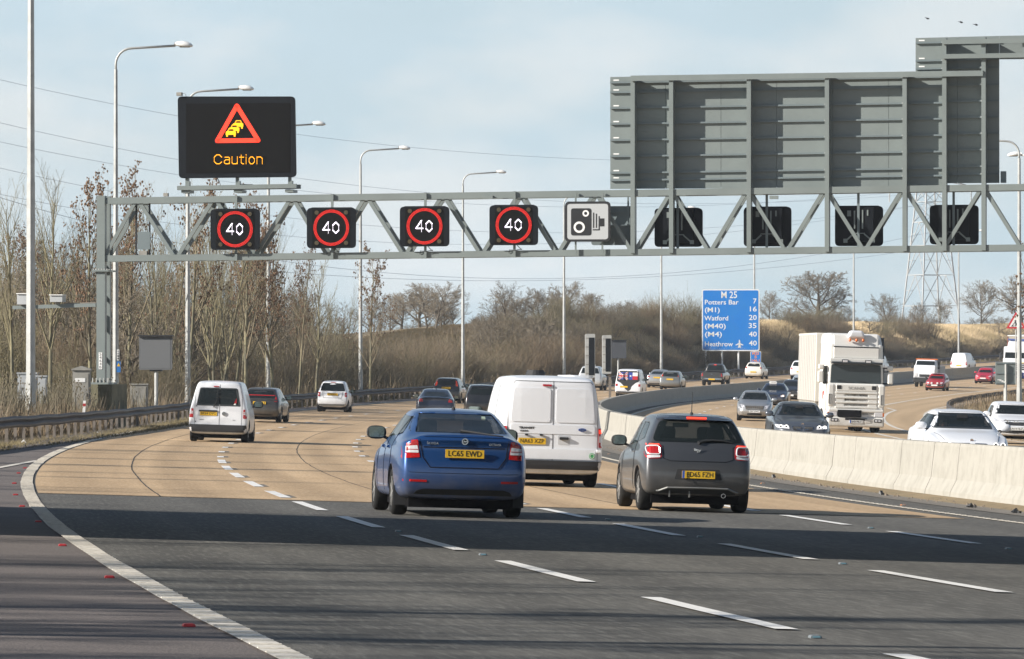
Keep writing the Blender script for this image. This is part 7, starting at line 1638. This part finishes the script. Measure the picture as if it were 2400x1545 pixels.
# ---------------- oncoming vehicles
def bmw(label, u, v, pm, s, lit, D=None, yaw=None, tx='HN61 VEX'):
    cut = [cab_cut(0, .62, 1.06, 1.37, 1.0, 3.75, .50), side_cut([(1.3, 1.10), (3.1, 1.02), (2.82, 1.32), (1.6, 1.34)])]
    c = saloon(4.90, 1.86, 1.46, 1.06, 2.97, .34, deck=1.08, cut=cut); c.place(label, 'car', u, v, pm, away=False, D=D, yaw=yaw, name='saloon_car')
    c.patch('windscreen', rpoly([(-.74, 1.02), (.74, 1.02), (.57, 1.40), (-.57, 1.40)], .06), 'front', V_glass2, step=.1); c.patch('rear_window', rpoly([(-.68, 1.13), (.68, 1.13), (.53, 1.39), (-.53, 1.39)], .06), 'rear', V_glass2)
    side_glass(c, [[(1.32, 1.10), (2.05, 1.06), (2.1, 1.34), (1.52, 1.32)], [(2.13, 1.055), (3.2, 1.0), (2.82, 1.32), (2.13, 1.34)]], V_glass2)
    c.patch('headlamp', rpoly([(.42, .60), (.82, .64), (.86, .74), (.44, .70)], .03), 'front', V_lwhite, mirror=True, off=.01, step=.05)
    for sx in (-1, 1):
        for x_ in (.52, .69):
            h, _ = c.cast(sx * x_, .665, 'front'); mb = MB(); mb.ring((sx * x_, .67), .042, .058, h.y + .012, h.y + .022, 18); mb.build('lamp_ring', V_head if lit else V_lwhite, c.t); mb = MB(); mb.tube([(sx * x_, h.y + .010, .67), (sx * x_, h.y + .018, .67)], .042, 14); mb.build('lamp_lens', V_head if (lit == 2 and x_ > .6 and sx < 0) else V_glass, c.t)
        c.patch('grille_surround', [(sx * a, b) for a, b in rpoly([(.025, .55), (.30, .56), (.36, .63), (.33, .705), (.05, .71)], .03)], 'front', V_chrome, off=.012, step=.05)
        gp_ = c.patch('grille', [(sx * a, b) for a, b in rpoly([(.04, .565), (.29, .575), (.34, .63), (.32, .69), (.06, .695)], .03)], 'front', V_trim, off=.018, step=.05)
        for k in range(7): x_ = sx * (.07 + .035 * k); h, _ = c.cast(x_, .63, 'front'); mb = MB(); mb.box((x_, h.y + .02, .632), (.008, .012, .10)); mb.build('grille_bar', V_chrome, c.t)
    c.plate(.46, True, tx, out=.03); c.patch('lower_grille', rpoly([(-.48, .24), (.48, .24), (.56, .36), (-.56, .36)], .03), 'front', V_trim, off=.01); c.patch('fog_intake', rpoly([(.62, .28), (.82, .30), (.80, .38), (.62, .38)], .02), 'front', V_trim, off=.01, mirror=True)
    h, _ = c.cast(0, .755, 'front'); mb = MB(); mb.tube([(0, h.y - .01, .765), (0, h.y + .014, .76)], .040, 16); mb.build('badge', V_chrome, c.t); mb = MB(); mb.prism([(0, .76), (.022, .76), (0, .782)], h.y + .015, h.y + .018); mb.prism([(0, .76), (-.022, .76), (0, .738)], h.y + .015, h.y + .018); mb.build('badge_mark', mat('badge_blue', (.01, .04, .2), .3), c.t)
    c.seam([(.80, 2.0), (.62, 3.0)], 'top', .008); c.seam([(-.74, 3.75), (-.60, 4.6)], 'top', .008); c.seam([(.74, 3.75), (.60, 4.6)], 'top', .008)
    c.mirrors(3.2, 1.0, pm, 1.05); c.seats(ys=(.52, .30), z=.68, beige=(lit == 2)); c.seam([(3.3, .98), (3.35, .3)], 'left', mirror=True)
    mb = MB(); mb.box((0, 3.02, 1.30), (.24, .03, .07)); mb.build('rear_view_mirror', V_trim, c.t)
    return c
c = bmw('blue-grey saloon with one headlamp lit behind the barrier, plate HN61 VEX', 1876, 1036, P_bgrey, 1, 2, D=163, yaw=-1); person(c, y=2.72, z=.66, label='driver in a light top inside the blue-grey saloon', top=(.32, .30, .28))
c = bmw('white saloon with ringed headlamps behind the barrier at lower right', 2266, 1073, P_white, 1, 1, D=116, yaw=-3, tx='LG13 KVW'); person(c, y=2.72, z=.66, hair=(.12, .11, .10), top=(.28, .32, .42), label='driver in a striped shirt inside the white saloon at lower right')
c = saloon(4.68, 1.76, 1.47, 1.0, 2.68, .32, deck=1.08, cut=[cab_cut(0, .58, 1.07, 1.37, 1.0, 3.6, .48)]); c.place('silver saloon with a wide chrome grille, plate FJ07 HWL', 'car', 1768, 987, P_silver, away=False, name='saloon_car')
c.patch('windscreen', rpoly([(-.70, 1.03), (.70, 1.03), (.54, 1.40), (-.54, 1.40)], .06), 'front', V_glass2); side_glass(c, [[(1.3, 1.08), (2.05, 1.04), (2.1, 1.34), (1.5, 1.32)], [(2.13, 1.03), (3.1, 1.0), (2.75, 1.32), (2.13, 1.34)]]); c.patch('headlamp', rpoly([(.46, .60), (.80, .62), (.84, .82), (.50, .76)], .03), 'front', V_lwhite, mirror=True, off=.01)
c.patch('grille', rpoly([(-.40, .55), (.40, .55), (.46, .74), (-.46, .74)], .03), 'front', V_trim, off=.012)
for k in range(4): h, _ = c.cast(0, .575 + .05 * k, 'front'); mb = MB(); mb.box((0, h.y + .015, .57 + .05 * k), (.84, .015, .014)); mb.build('grille_bar', V_chrome, c.t)
for k in range(9): x_ = -.36 + .09 * k; h, _ = c.cast(x_, .64, 'front'); mb = MB(); mb.box((x_, h.y + .018, .645), (.014, .015, .17)); mb.build('grille_bar', V_chrome, c.t)
c.plate(.47, True, 'FJ07 HWL', out=.02); c.patch('lower_grille', rrect(-.35, .28, .35, .38, .02), 'front', V_trim, off=.01); c.patch('fog_lamp', rrect(.55, .33, .74, .40, .02), 'front', V_trim, mirror=True); c.mirrors(3.1, .98, None, 1.05); c.seats(ys=(.52,), z=.68)
person(c, y=2.6, z=.66, label='driver inside the silver saloon with the chrome grille', top=(.06, .06, .07))
c = saloon(4.65, 1.79, 1.48, 1.0, 2.68, .32, deck=1.08); c.place('dark saloon taxi with a white roof light behind the silver saloon', 'car', 1812, 955, P_dblue, away=False, name='taxi')
c.patch('windscreen', rpoly([(-.72, 1.03), (.72, 1.03), (.55, 1.41), (-.55, 1.41)], .06), 'front', V_glass); c.patch('side_window', rpoly([(1.3, 1.08), (3.1, 1.0), (2.75, 1.32), (1.5, 1.32)], .04), 'left', V_glass, mirror=True); std_front(c); c.mirrors(3.1, .98)
h, _ = c.cast(-.62, .70, 'front'); mb = MB(); mb.tube([(-.62, h.y, .70), (-.62, h.y + .03, .70)], .07, 14); mb.build('lamp_glow', mat('lamp_warm', (1, .72, .5), emit=1.2), c.t)
p, _ = c.cast(.12, 2.5, 'top'); mb = MB(); mb.prism(rrect(-.10, p.z, .34, p.z + .15, .04), 2.4, 2.55); q = mb.build('roof_light', M_white, c.t); text('TAXI', .10, mat('taxi_letters', (.35, .33, .3), .5), q, (.12, 2.557, p.z + .07), rot=(R(90), 0, math.pi), width=.3)
c = saloon(4.6, 1.77, 1.45, 1.0, 2.76, .32, deck=1.08); c.place('black saloon with a star in its grille, close beside the lorry', 'car', 1853, 941, P_black, away=False, name='saloon_car')
c.patch('windscreen', rpoly([(-.70, 1.03), (.70, 1.03), (.54, 1.39), (-.54, 1.39)], .06), 'front', V_glass); std_front(c, V_lwhite, (.36, .44, .60)); c.plate(.42, True, out=.02); c.mirrors(3.1, .98)
h, _ = c.cast(0, .63, 'front'); mb = MB(); mb.ring((0, .65), .075, .09, h.y + .01, h.y + .03, 20)
for k in range(3): a = math.pi / 2 + k * 2.094; mb.bar((0, h.y + .02, .65), (.08 * math.cos(a), h.y + .02, .65 + .08 * math.sin(a)), .01, .018)
mb.box((-.2, h.y + .01, .65), (.22, .02, .02)); mb.box((.2, h.y + .01, .65), (.22, .02, .02)); mb.build('badge', V_chrome, c.t)
c = hatch(4.2, 1.75, 1.46, .8, 2.6, .31); c.place('pale car almost hidden behind the lorry trailer', 'car', 1875, 925, paint('paint_ice_blue', (.45, .52, .58), .3, .3), away=False, name='hatchback_car'); std_hatch_glass(c); c.mirrors(2.6, .98)
c = hatch(4.0, 1.66, 1.42, .78, 2.5, .30, rake=.5); c.place('old red hatchback with two round spotlights on the far carriageway', 'car', 2192, 916, P_red, away=False, name='hatchback_car')
std_hatch_glass(c, V_glass); c.patch('headlamp', rrect(.46, .60, .76, .72, .02), 'front', V_lwhite, mirror=True, off=.01); c.patch('bumper', rrect(-.80, .40, .80, .54, .03), 'front', V_trim, off=.05, skirt=.1); c.plate(.46, True, out=.07)
for sx in (-1, 1): h, _ = c.cast(sx * .26, .62, 'front'); mb = MB(); mb.tube([(sx * .24, h.y + .02, .64), (sx * .24, h.y + .09, .64)], .085, 16); mb.build('spotlight', V_lwhite, c.t); mb = MB(); mb.prism(rrect(sx * .52 - .07, .46, sx * .52 + .07, .52, .01), h.y + .07, h.y + .09); mb.build('fog_lamp', V_lwhite, c.t)
c.patch('grille', rrect(-.40, .60, .40, .70, .02), 'front', V_trim, off=.006); c.mirrors(2.6, .95, V_trim); p, _ = c.cast(0, 2.0, 'top'); mb = MB(); mb.prism(rrect(-.4, 1.6, .4, 2.3, .1), p.z - .01, p.z + .02, axis='z'); mb.build('sunroof', V_glass, c.t)
c = hatch(4.05, 1.69, 1.44, .75, 2.58, .31); c.place('bright crimson hatchback behind the grey sign back', 'car', 2306, 899.5, P_cred, away=False, name='hatchback_car'); std_hatch_glass(c); std_front(c, V_lwhite, (.28, .48, .60)); c.plate(.50, True, out=.02); c.mirrors(2.65, .95)
c = suv(4.37, 1.80, 1.60, .80, 2.65, .35, cut=[cab_cut(0, .58, 1.14, 1.46, 1.0, 3.4, .48)]); c.place('white crossover car cut by the right edge, plate LN14 HLZ', 'car', 2376, 1041, P_white, away=False, name='suv_car')
c.patch('windscreen', rpoly([(-.72, 1.12), (.72, 1.12), (.54, 1.50), (-.54, 1.50)], .06), 'front', V_glass2); side_glass(c, [[(.62, 1.13), (1.5, 1.09), (1.5, 1.44), (.85, 1.42)], [(1.55, 1.09), (2.65, 1.04), (2.2, 1.42), (1.55, 1.45)]]); c.patch('headlamp', rpoly([(.42, .80), (.80, .86), (.84, .95), (.46, .88)], .02), 'front', V_lwhite, mirror=True, off=.01)
c.patch('grille', rpoly([(-.36, .70), (.36, .70), (.46, .90), (-.46, .90)], .03), 'front', V_trim, off=.01); h, _ = c.cast(0, .82, 'front')
mb = MB(); mb.ring((0, .82), .065, .085, h.y + .02, h.y + .035, 20); mb.box((0, h.y + .028, .82), (.26, .015, .035)); mb.build('badge', V_chrome, c.t); mb = MB()
for sx in (-1, 1): mb.bar((sx * .40, h.y - .0, .92), (sx * .17, h.y + .02, .715), .02, .035)
mb.bar((-.17, h.y + .02, .715), (.17, h.y + .02, .715), .02, .03); mb.build('chrome_strip', V_chrome, c.t)
pp = c.plate(.58, True, 'LN14 HLZ', out=.03); c.patch('lower_grille', rpoly([(-.60, .34), (.60, .34), (.66, .66), (-.66, .66)], .05), 'front', V_trim, off=.008); c.mirrors(2.65, 1.05, None, 1.1); c.seats(ys=(.50,), z=.76)
person(c, y=2.35, z=.74, hair=(.30, .17, .05), top=(.4, .38, .34), label='driver with fair hair inside the white crossover at the right edge')

# ---------------- lorries
def bevbox(name, m, parent, c0, d, bv=.05, seg=3, taper=None):
    bm = bmesh.new(); bmesh.ops.create_cube(bm, size=1)
    for v in bm.verts:
        v.co = Vector((v.co.x * d[0], v.co.y * d[1], v.co.z * d[2]))
        if taper: v.co = taper(v.co)
    bmesh.ops.bevel(bm, geom=bm.edges[:], offset=bv, segments=seg, affect='EDGES', profile=.5)
    for v in bm.verts: v.co += Vector(c0)
    me = bpy.data.meshes.new(name); bm.to_mesh(me); bm.free(); me.materials.append(m); me.polygons.foreach_set('use_smooth', [False] * len(me.polygons)); return link(name, me, parent)
def truck_root(label, u, v, D=None, yaw=None, name='lorry', L=10.):
    p = hit(u, v) if D is None else on(u, D); h = (psi(p.y) if yaw is None else R(yaw)) + math.pi
    fwd = Vector((math.sin(h), math.cos(h), 0)); rt = Vector((fwd.y, -fwd.x, 0)); q = p + rt; zr = ground(q.x, q.y) - ground(p.x, p.y); q = p - fwd * 6; zf = (ground(p.x, p.y) - ground(q.x, q.y)) / 6
    fw = Vector((fwd.x, fwd.y, zf)).normalized(); rr = Vector((rt.x, rt.y, zr)).normalized(); up = rr.cross(fw).normalized()
    M = Matrix(((rr.x, fw.x, up.x, p.x), (rr.y, fw.y, up.y, p.y), (rr.z, fw.z, up.z, p.z), (0, 0, 0, 1))); t = thing(name, (0, 0, 0), 0, label, 'lorry', 'lorries on the motorway'); t.matrix_world = M; return t
def truck_wheels(t, ys, r=.5, w=.30, W=2.5):
    for y in ys:
        for sx in (-1, 1):
            mb = MB(); x = sx * (W / 2 - .16); mb.tube([(x - w / 2, y, r), (x - w / 2 + .03, y, r), (x + w / 2 - .03, y, r), (x + w / 2, y, r)], [r * .93, r, r, r * .93], 30); o = mb.build('wheel', V_tyre, t); mb = MB(); mb.tube([(x + sx * (w / 2), y, r), (x + sx * (w / 2 + .01), y, r)], r * .56, 20); mb.tube([(x + sx * w / 2, y, r), (x + sx * (w / 2 + .08), y, r)], r * .2, 12); mb.build('rim', V_rim, o)
T = truck_root('big white lorry with a high roof cab coming towards the camera', 1990, 1013, yaw=-7.5, L=12)
# local axes: +Y forward (towards the camera), origin under the front axle
P_tw = paint('lorry_white', (.74, .735, .70), .4)
W2 = 1.22; FY = 1.32
cabm = P_tw
bevbox('lower_cab', cabm, T, (0, .25, 1.35), (2.44, 2.10, 1.45), .10)
bevbox('upper_cab', cabm, T, (0, .10, 2.90), (2.44, 1.95, 1.75), .14, 4, taper=lambda v: Vector((v.x * (1 if v.z < 0 else .95), v.y - (.10 if v.z > 0 and v.y > 0 else 0), v.z)))
bevbox('roof_fairing', cabm, T, (0, -.05, 3.90), (2.40, 1.75, .56), .16, 4, taper=lambda v: Vector((v.x * (1 if v.z < 0 else .95), v.y - (.35 if v.z > 0 and v.y > 0 else 0), v.z)))
ff = FY - .02
mb = MB(); mb.prism(rpoly([(-1.09, 2.02), (1.09, 2.02), (1.06, 2.86), (-1.06, 2.86)], .09), 1.06, 1.10); ws_ = mb.build('windscreen', mat('lorry_screen', (.05, .065, .072), .08, spec=.4), T)  # bluish grey reflection in the windscreen is put into its glass colour
for x0_, x1_ in ((-.62, -.05), (.12, .80)): mb = MB(); mb.tube([(x0_, 1.12, 2.08), ((x0_ + x1_) / 2, 1.12, 2.14), (x1_, 1.12, 2.20)], [.02, .012, .008], 5); mb.build('wiper', V_trim, T)
bevbox('sun_visor', mat('visor_dark', (.03, .035, .04), .3), T, (0, 1.16, 2.93), (2.2, .22, .09), .03)
bevbox('header_strip', cabm, T, (0, 1.10, 3.04), (2.3, .14, .16), .03)
for sx in (-1, 1): bevbox('spotlight', V_trim, T, (sx * .50, 1.19, 3.0), (.27, .12, .15), .03); bevbox('lamp_lens', V_lwhite, T, (sx * .50, 1.26, 3.0), (.20, .02, .09), .008)
bevbox('upper_panel', cabm, T, (0, .98, 3.36), (1.95, .16, .46), .03); bevbox('upper_panel', cabm, T, (0, .92, 3.86), (1.95, .16, .52), .05, 3, taper=lambda v: Vector((v.x, v.y - (.16 if v.z > 0 else 0), v.z)))
bevbox('panel_gap', V_seam, T, (0, 1.02, 3.60), (1.93, .09, .045), .01)
bevbox('light_box', paint('box_white', (.70, .71, .74), .4), T, (0, .86, 4.14), (.80, .40, .34), .12, 4, taper=lambda v: Vector((v.x * (1 if v.z < 0 else .7), v.y, v.z)))
for x_ in (-.28, 0, .28): mb = MB(); mb.tube([(x_, .98, 3.86), (x_, 1.05, 3.90), (x_, 1.05, 3.96)], [.045, .06, .04], 10); mb.build('beacon', V_lamber, T)
# grille area
bevbox('nose_panel', cabm, T, (0, 1.26, 1.88), (1.76, .14, .30), .04); text('SCANIA', .17, mat('letters_silver', (.38, .38, .37), .4, metal=.3), T, (0, 1.335, 1.87), rot=(R(90), 0, math.pi), width=.72, depth=.006)
for sx in (-1, 1): bevbox('air_inlet', V_trim, T, (sx * .75, 1.33, 1.90), (.20, .03, .16), .02); bevbox('corner_deflector', cabm, T, (sx * 1.08, 1.16, 1.56), (.32, .34, .98), .09, 4); bevbox('deflector_slot', mat('slot_grey', (.30, .30, .29), .6), T, (sx * 1.12, 1.335, 1.40), (.15, .02, .42), .03)
for k in range(4): bevbox('grille_bar', cabm, T, (0, 1.28, 1.68 - .205 * k), (1.80, .12, .085), .02)
for k in range(3): bevbox('grille_mesh', mat('grille_mesh', (.11, .105, .09), .7, var=.4, vscale=40, obj=True), T, (0, 1.25, 1.58 - .205 * k), (1.0, .10, .12), .01)
for k in range(3):
    for sx in (-1, 1): bevbox('grille_block', cabm, T, (sx * .70, 1.255, 1.58 - .205 * k), (.36, .12, .12), .01)
bevbox('bumper_upper', cabm, T, (0, 1.27, .93), (2.36, .18, .12), .03); bevbox('grille_mesh', mat('grille_mesh', (.11, .105, .09), .7), T, (0, 1.25, .81), (1.1, .10, .12), .01); bevbox('bumper_bar', cabm, T, (0, 1.27, .70), (1.8, .12, .08), .02)
for sx in (-1, 1): bevbox('headlamp', V_lwhite, T, (sx * .98, 1.30, .78), (.38, .10, .20), .03); bevbox('indicator', V_lamber, T, (sx * 1.17, 1.30, .78), (.09, .10, .16), .02)
bevbox('bumper', cabm, T, (0, 1.25, .45), (2.44, .34, .42), .08, 4); bevbox('bumper_slot', V_trim, T, (0, 1.415, .57), (.95, .03, .09), .01)
for sx in (-1, 1): bevbox('fog_lamp_recess', V_trim, T, (sx * .93, 1.42, .52), (.32, .03, .14), .02); [bevbox('fog_lamp', V_lwhite, T, (sx * .93 + e, 1.435, .52), (.10, .02, .09), .02) for e in (-.07, .07)]
bevbox('number_plate', V_pw, T, (0, 1.435, .46), (.56, .02, .13), .005); text('643 MLT', .11, V_pt, T, (-.02, 1.448, .46), rot=(R(90), 0, math.pi), width=.42); bevbox('plate_band', mat('plate_blue', (.02, .09, .4), .5), T, (.25, 1.447, .46), (.05, .01, .125), .002); bevbox('small_plate', cabm, T, (-.50, 1.43, .50), (.24, .02, .14), .01)
text('480', .07, V_pt, T, (-.66, 1.34, .81), rot=(R(90), 0, math.pi), width=.2)
for sx in (-1, 1):
    mb = MB(); mb.bar((sx * 1.2, .9, 2.75), (sx * 1.45, 1.0, 2.75), .05, .05); mb.bar((sx * 1.2, .9, 2.1), (sx * 1.45, 1.0, 2.1), .05, .05); mb.build('mirror_arm', V_trim, T); bevbox('mirror', cabm, T, (sx * 1.50, 1.0, 2.32), (.24, .16, .50), .06, 3); bevbox('mirror', cabm, T, (sx * 1.48, 1.0, 2.74), (.24, .16, .22), .06, 3)
    mb = MB(); mb.prism(rrect(.15, 2.02, .85, 2.75, .08), sx * 1.222, sx * 1.235, axis='x'); mb.build('side_window', V_glass, T)
    mb = MB(); mb.prism([(.95, 1.75), (.93, 3.0)][:0] or rrect(.96, .9, .985, 2.9, .005), sx * 1.222, sx * 1.23, axis='x'); mb.build('door_gap', V_seam, T)
mb = MB()
for k in range(2): a0 = k * 1.2; mb.tube([(1.232, .35 + .12 * math.cos(a0 + a), 1.55 + .16 * math.sin(a0 + a)) for a in np.linspace(0, 3.4, 9)], .016, 5)
mb.build('door_emblem', mat('emblem_red', (.55, .04, .04), .5), T)
# trailer
first_ = set(T.children)
M_curt = mat('curtain_grey', (.46, .45, .42), .6, var=.18, vscale=1.2, obj=True, stretch=(1, 6, .2))
bevbox('trailer_body', M_curt, T, (0, -6.2, 2.70), (2.53, 9.6, 2.88), .03); bevbox('trailer_frame', mat('trailer_frame', (.62, .60, .54), .5), T, (0, -1.37, 2.70), (2.55, .10, 2.92), .03); bevbox('trailer_rail', mat('trailer_frame', (.62, .60, .54), .5), T, (0, -6.2, 4.13), (2.56, 9.7, .10), .02)
bevbox('side_skirt', mat('skirt_grey', (.28, .27, .24), .7, var=.3, vscale=3), T, (0, -6.2, 1.05), (2.46, 9.0, .40), .02); bevbox('chassis', V_under, T, (0, -4.5, .80), (1.0, 12, .3), .02)
for k in range(10):
    for sx in (-1, 1): mb = MB(); mb.box((sx * 1.268, -1.9 - .95 * k, 2.7), (.012, .04, 2.8)); mb.build('curtain_strap', mat('strap_grey', (.30, .30, .29), .7), T)
truck_wheels(T, (-8.6, -9.9))
A_ = Matrix.Translation((0, -1.2, 0)) @ Matrix.Rotation(R(-6.3), 4, 'Z') @ Matrix.Translation((0, 1.2, 0))   # the trailer still trails behind the turning tractor
for o in T.children:
    if o not in first_: o.location, o.rotation_euler = A_.to_translation(), A_.to_euler()
truck_wheels(T, (0, -3.6)); bevbox('underbody', V_under, T, (0, .2, .60), (1.9, 1.8, .3), .02)
# second lorry at the right edge
T = truck_root('white lorry with a beige trailer at the right edge, behind the verge sign', 2384, 893, name='lorry'); cabm = P_white
bevbox('lower_cab', cabm, T, (0, .25, 1.4), (2.44, 2.1, 1.5), .10); bevbox('upper_cab', cabm, T, (0, .10, 2.65), (2.42, 1.9, 1.2), .14, 4); bevbox('wind_deflector', cabm, T, (0, -.1, 3.45), (2.0, 1.3, .75), .22, 4, taper=lambda v: Vector((v.x * (1 if v.z < 0 else .9), v.y - (.4 if v.z > 0 and v.y > 0 else 0), v.z)))
bevbox('roof_sign', mat('sign_navy', (.06, .10, .28), .5), T, (0, .2, 3.9), (1.9, .2, .16), .03); mb = MB(); mb.prism(rpoly([(-1.08, 2.0), (1.08, 2.0), (1.04, 2.7), (-1.04, 2.7)], .08), 1.07, 1.10); mb.build('windscreen', V_glass, T)
bevbox('grille', V_trim, T, (0, 1.30, 1.4), (1.7, .06, .7), .03); [bevbox('grille_bar', cabm, T, (0, 1.33, 1.2 + .18 * k), (1.72, .06, .05), .01) for k in range(4)]; bevbox('bumper', mat('bumper_blue', (.04, .08, .36), .4), T, (0, 1.27, .55), (2.44, .3, .5), .08); bevbox('plate_strip', V_py, T, (-.75, 1.345, 1.75), (.5, .02, .12), .01); bevbox('number_plate', V_pw, T, (0, 1.44, .5), (.5, .02, .11), .005)
for sx in (-1, 1): bevbox('headlamp', V_lwhite, T, (sx * .95, 1.42, .62), (.34, .04, .2), .02); bevbox('mirror', V_trim, T, (sx * 1.5, 1.0, 2.3), (.22, .14, .7), .05); mb = MB(); mb.bar((sx * 1.2, .95, 2.6), (sx * 1.5, 1.0, 2.6), .05, .05); mb.build('mirror_arm', V_trim, T); mb = MB(); mb.prism(rrect(.15, 2.0, .85, 2.65, .08), sx * 1.222, sx * 1.235, axis='x'); mb.build('side_window', V_glass, T)
bevbox('trailer_body', mat('trailer_beige', (.42, .37, .29), .6, var=.15, vscale=1), T, (0, -6.5, 2.70), (2.5, 10, 3.0), .03)
for x_, w_ in ((-1.24, .06), (1.24, .06), (.4, .05), (-.4, .05)): bevbox('trailer_post', mat('post_red', (.30, .08, .06), .6), T, (x_, -1.47, 2.7), (w_, .05, 2.9), .01)
bevbox('trailer_rail', M_white, T, (0, -6.5, 4.24), (2.54, 10.1, .10), .02); truck_wheels(T, (0, -3.8, -9, -10.3)); bevbox('chassis', V_under, T, (0, -4, .8), (1.0, 12, .3), .02)
# white tipper behind the red hatchback
T = truck_root('white tipper lorry right behind the old red hatchback', 2170, 907.5, name='tipper_lorry')
bevbox('cab', P_white, T, (0, .1, 1.28), (1.98, 1.7, 1.25), .12, 4, taper=lambda v: Vector((v.x * (1 if v.z < 0 else .94), v.y, v.z))); bevbox('upper_cab', P_white, T, (0, -.1, 2.05), (1.86, 1.4, .60), .12, 4, taper=lambda v: Vector((v.x * (1 if v.z < 0 else .9), v.y - (.25 if v.z > 0 and v.y > 0 else 0), v.z)))
mb = MB(); mb.add([(-.84, .86, 1.62), (.84, .86, 1.62), (.76, .50, 2.26), (-.76, .50, 2.26), (-.84, .82, 1.62), (.84, .82, 1.62), (.76, .46, 2.26), (-.76, .46, 2.26)], [(0, 1, 2, 3), (7, 6, 5, 4), (0, 4, 5, 1), (1, 5, 6, 2), (2, 6, 7, 3), (3, 7, 4, 0)]); mb.build('windscreen', V_glass, T)
bevbox('nose', P_white, T, (0, .85, 1.20), (1.9, .5, .85), .14, 4); bevbox('bumper', V_trim, T, (0, 1.05, .62), (1.94, .3, .42), .08); bevbox('grille', V_trim, T, (0, 1.11, 1.0), (.9, .03, .22), .02)
for sx in (-1, 1): bevbox('headlamp', V_lwhite, T, (sx * .76, 1.10, 1.05), (.3, .05, .3), .04); bevbox('mirror', V_trim, T, (sx * 1.15, .55, 1.75), (.2, .12, .34), .04)
bevbox('tipper_body', mat('tipper_grey', (.40, .40, .39), .6), T, (0, -2.4, 1.45), (2.2, 3.2, .75), .03); bevbox('headboard', V_trim, T, (0, -.95, 1.9), (2.1, .08, 1.0), .02); bevbox('beacon_bar', V_lamber, T, (0, -.2, 2.40), (1.9, .2, .09), .03); truck_wheels(T, (0, -3.0), .36, .24, 1.95); bevbox('chassis', V_under, T, (0, -1.6, .6), (.9, 4.5, .25), .02)

# ================================================================== thin winter haze
hz = MB(); hz.box((0, 480, 30), (1500, 1320, 80))
hm = bpy.data.materials.new('haze'); hm.use_nodes = True; ht = hm.node_tree; ht.nodes.clear()
ho = ht.nodes.new('ShaderNodeOutputMaterial'); hv = ht.nodes.new('ShaderNodeVolumePrincipled'); hv.inputs['Density'].default_value = .00016; hv.inputs['Color'].default_value = (.86, .92, 1, 1); hv.inputs['Anisotropy'].default_value = .2
ht.links.new(hv.outputs[0], ho.inputs['Volume'])
tag(hz.build('haze', hm), kind='stuff')
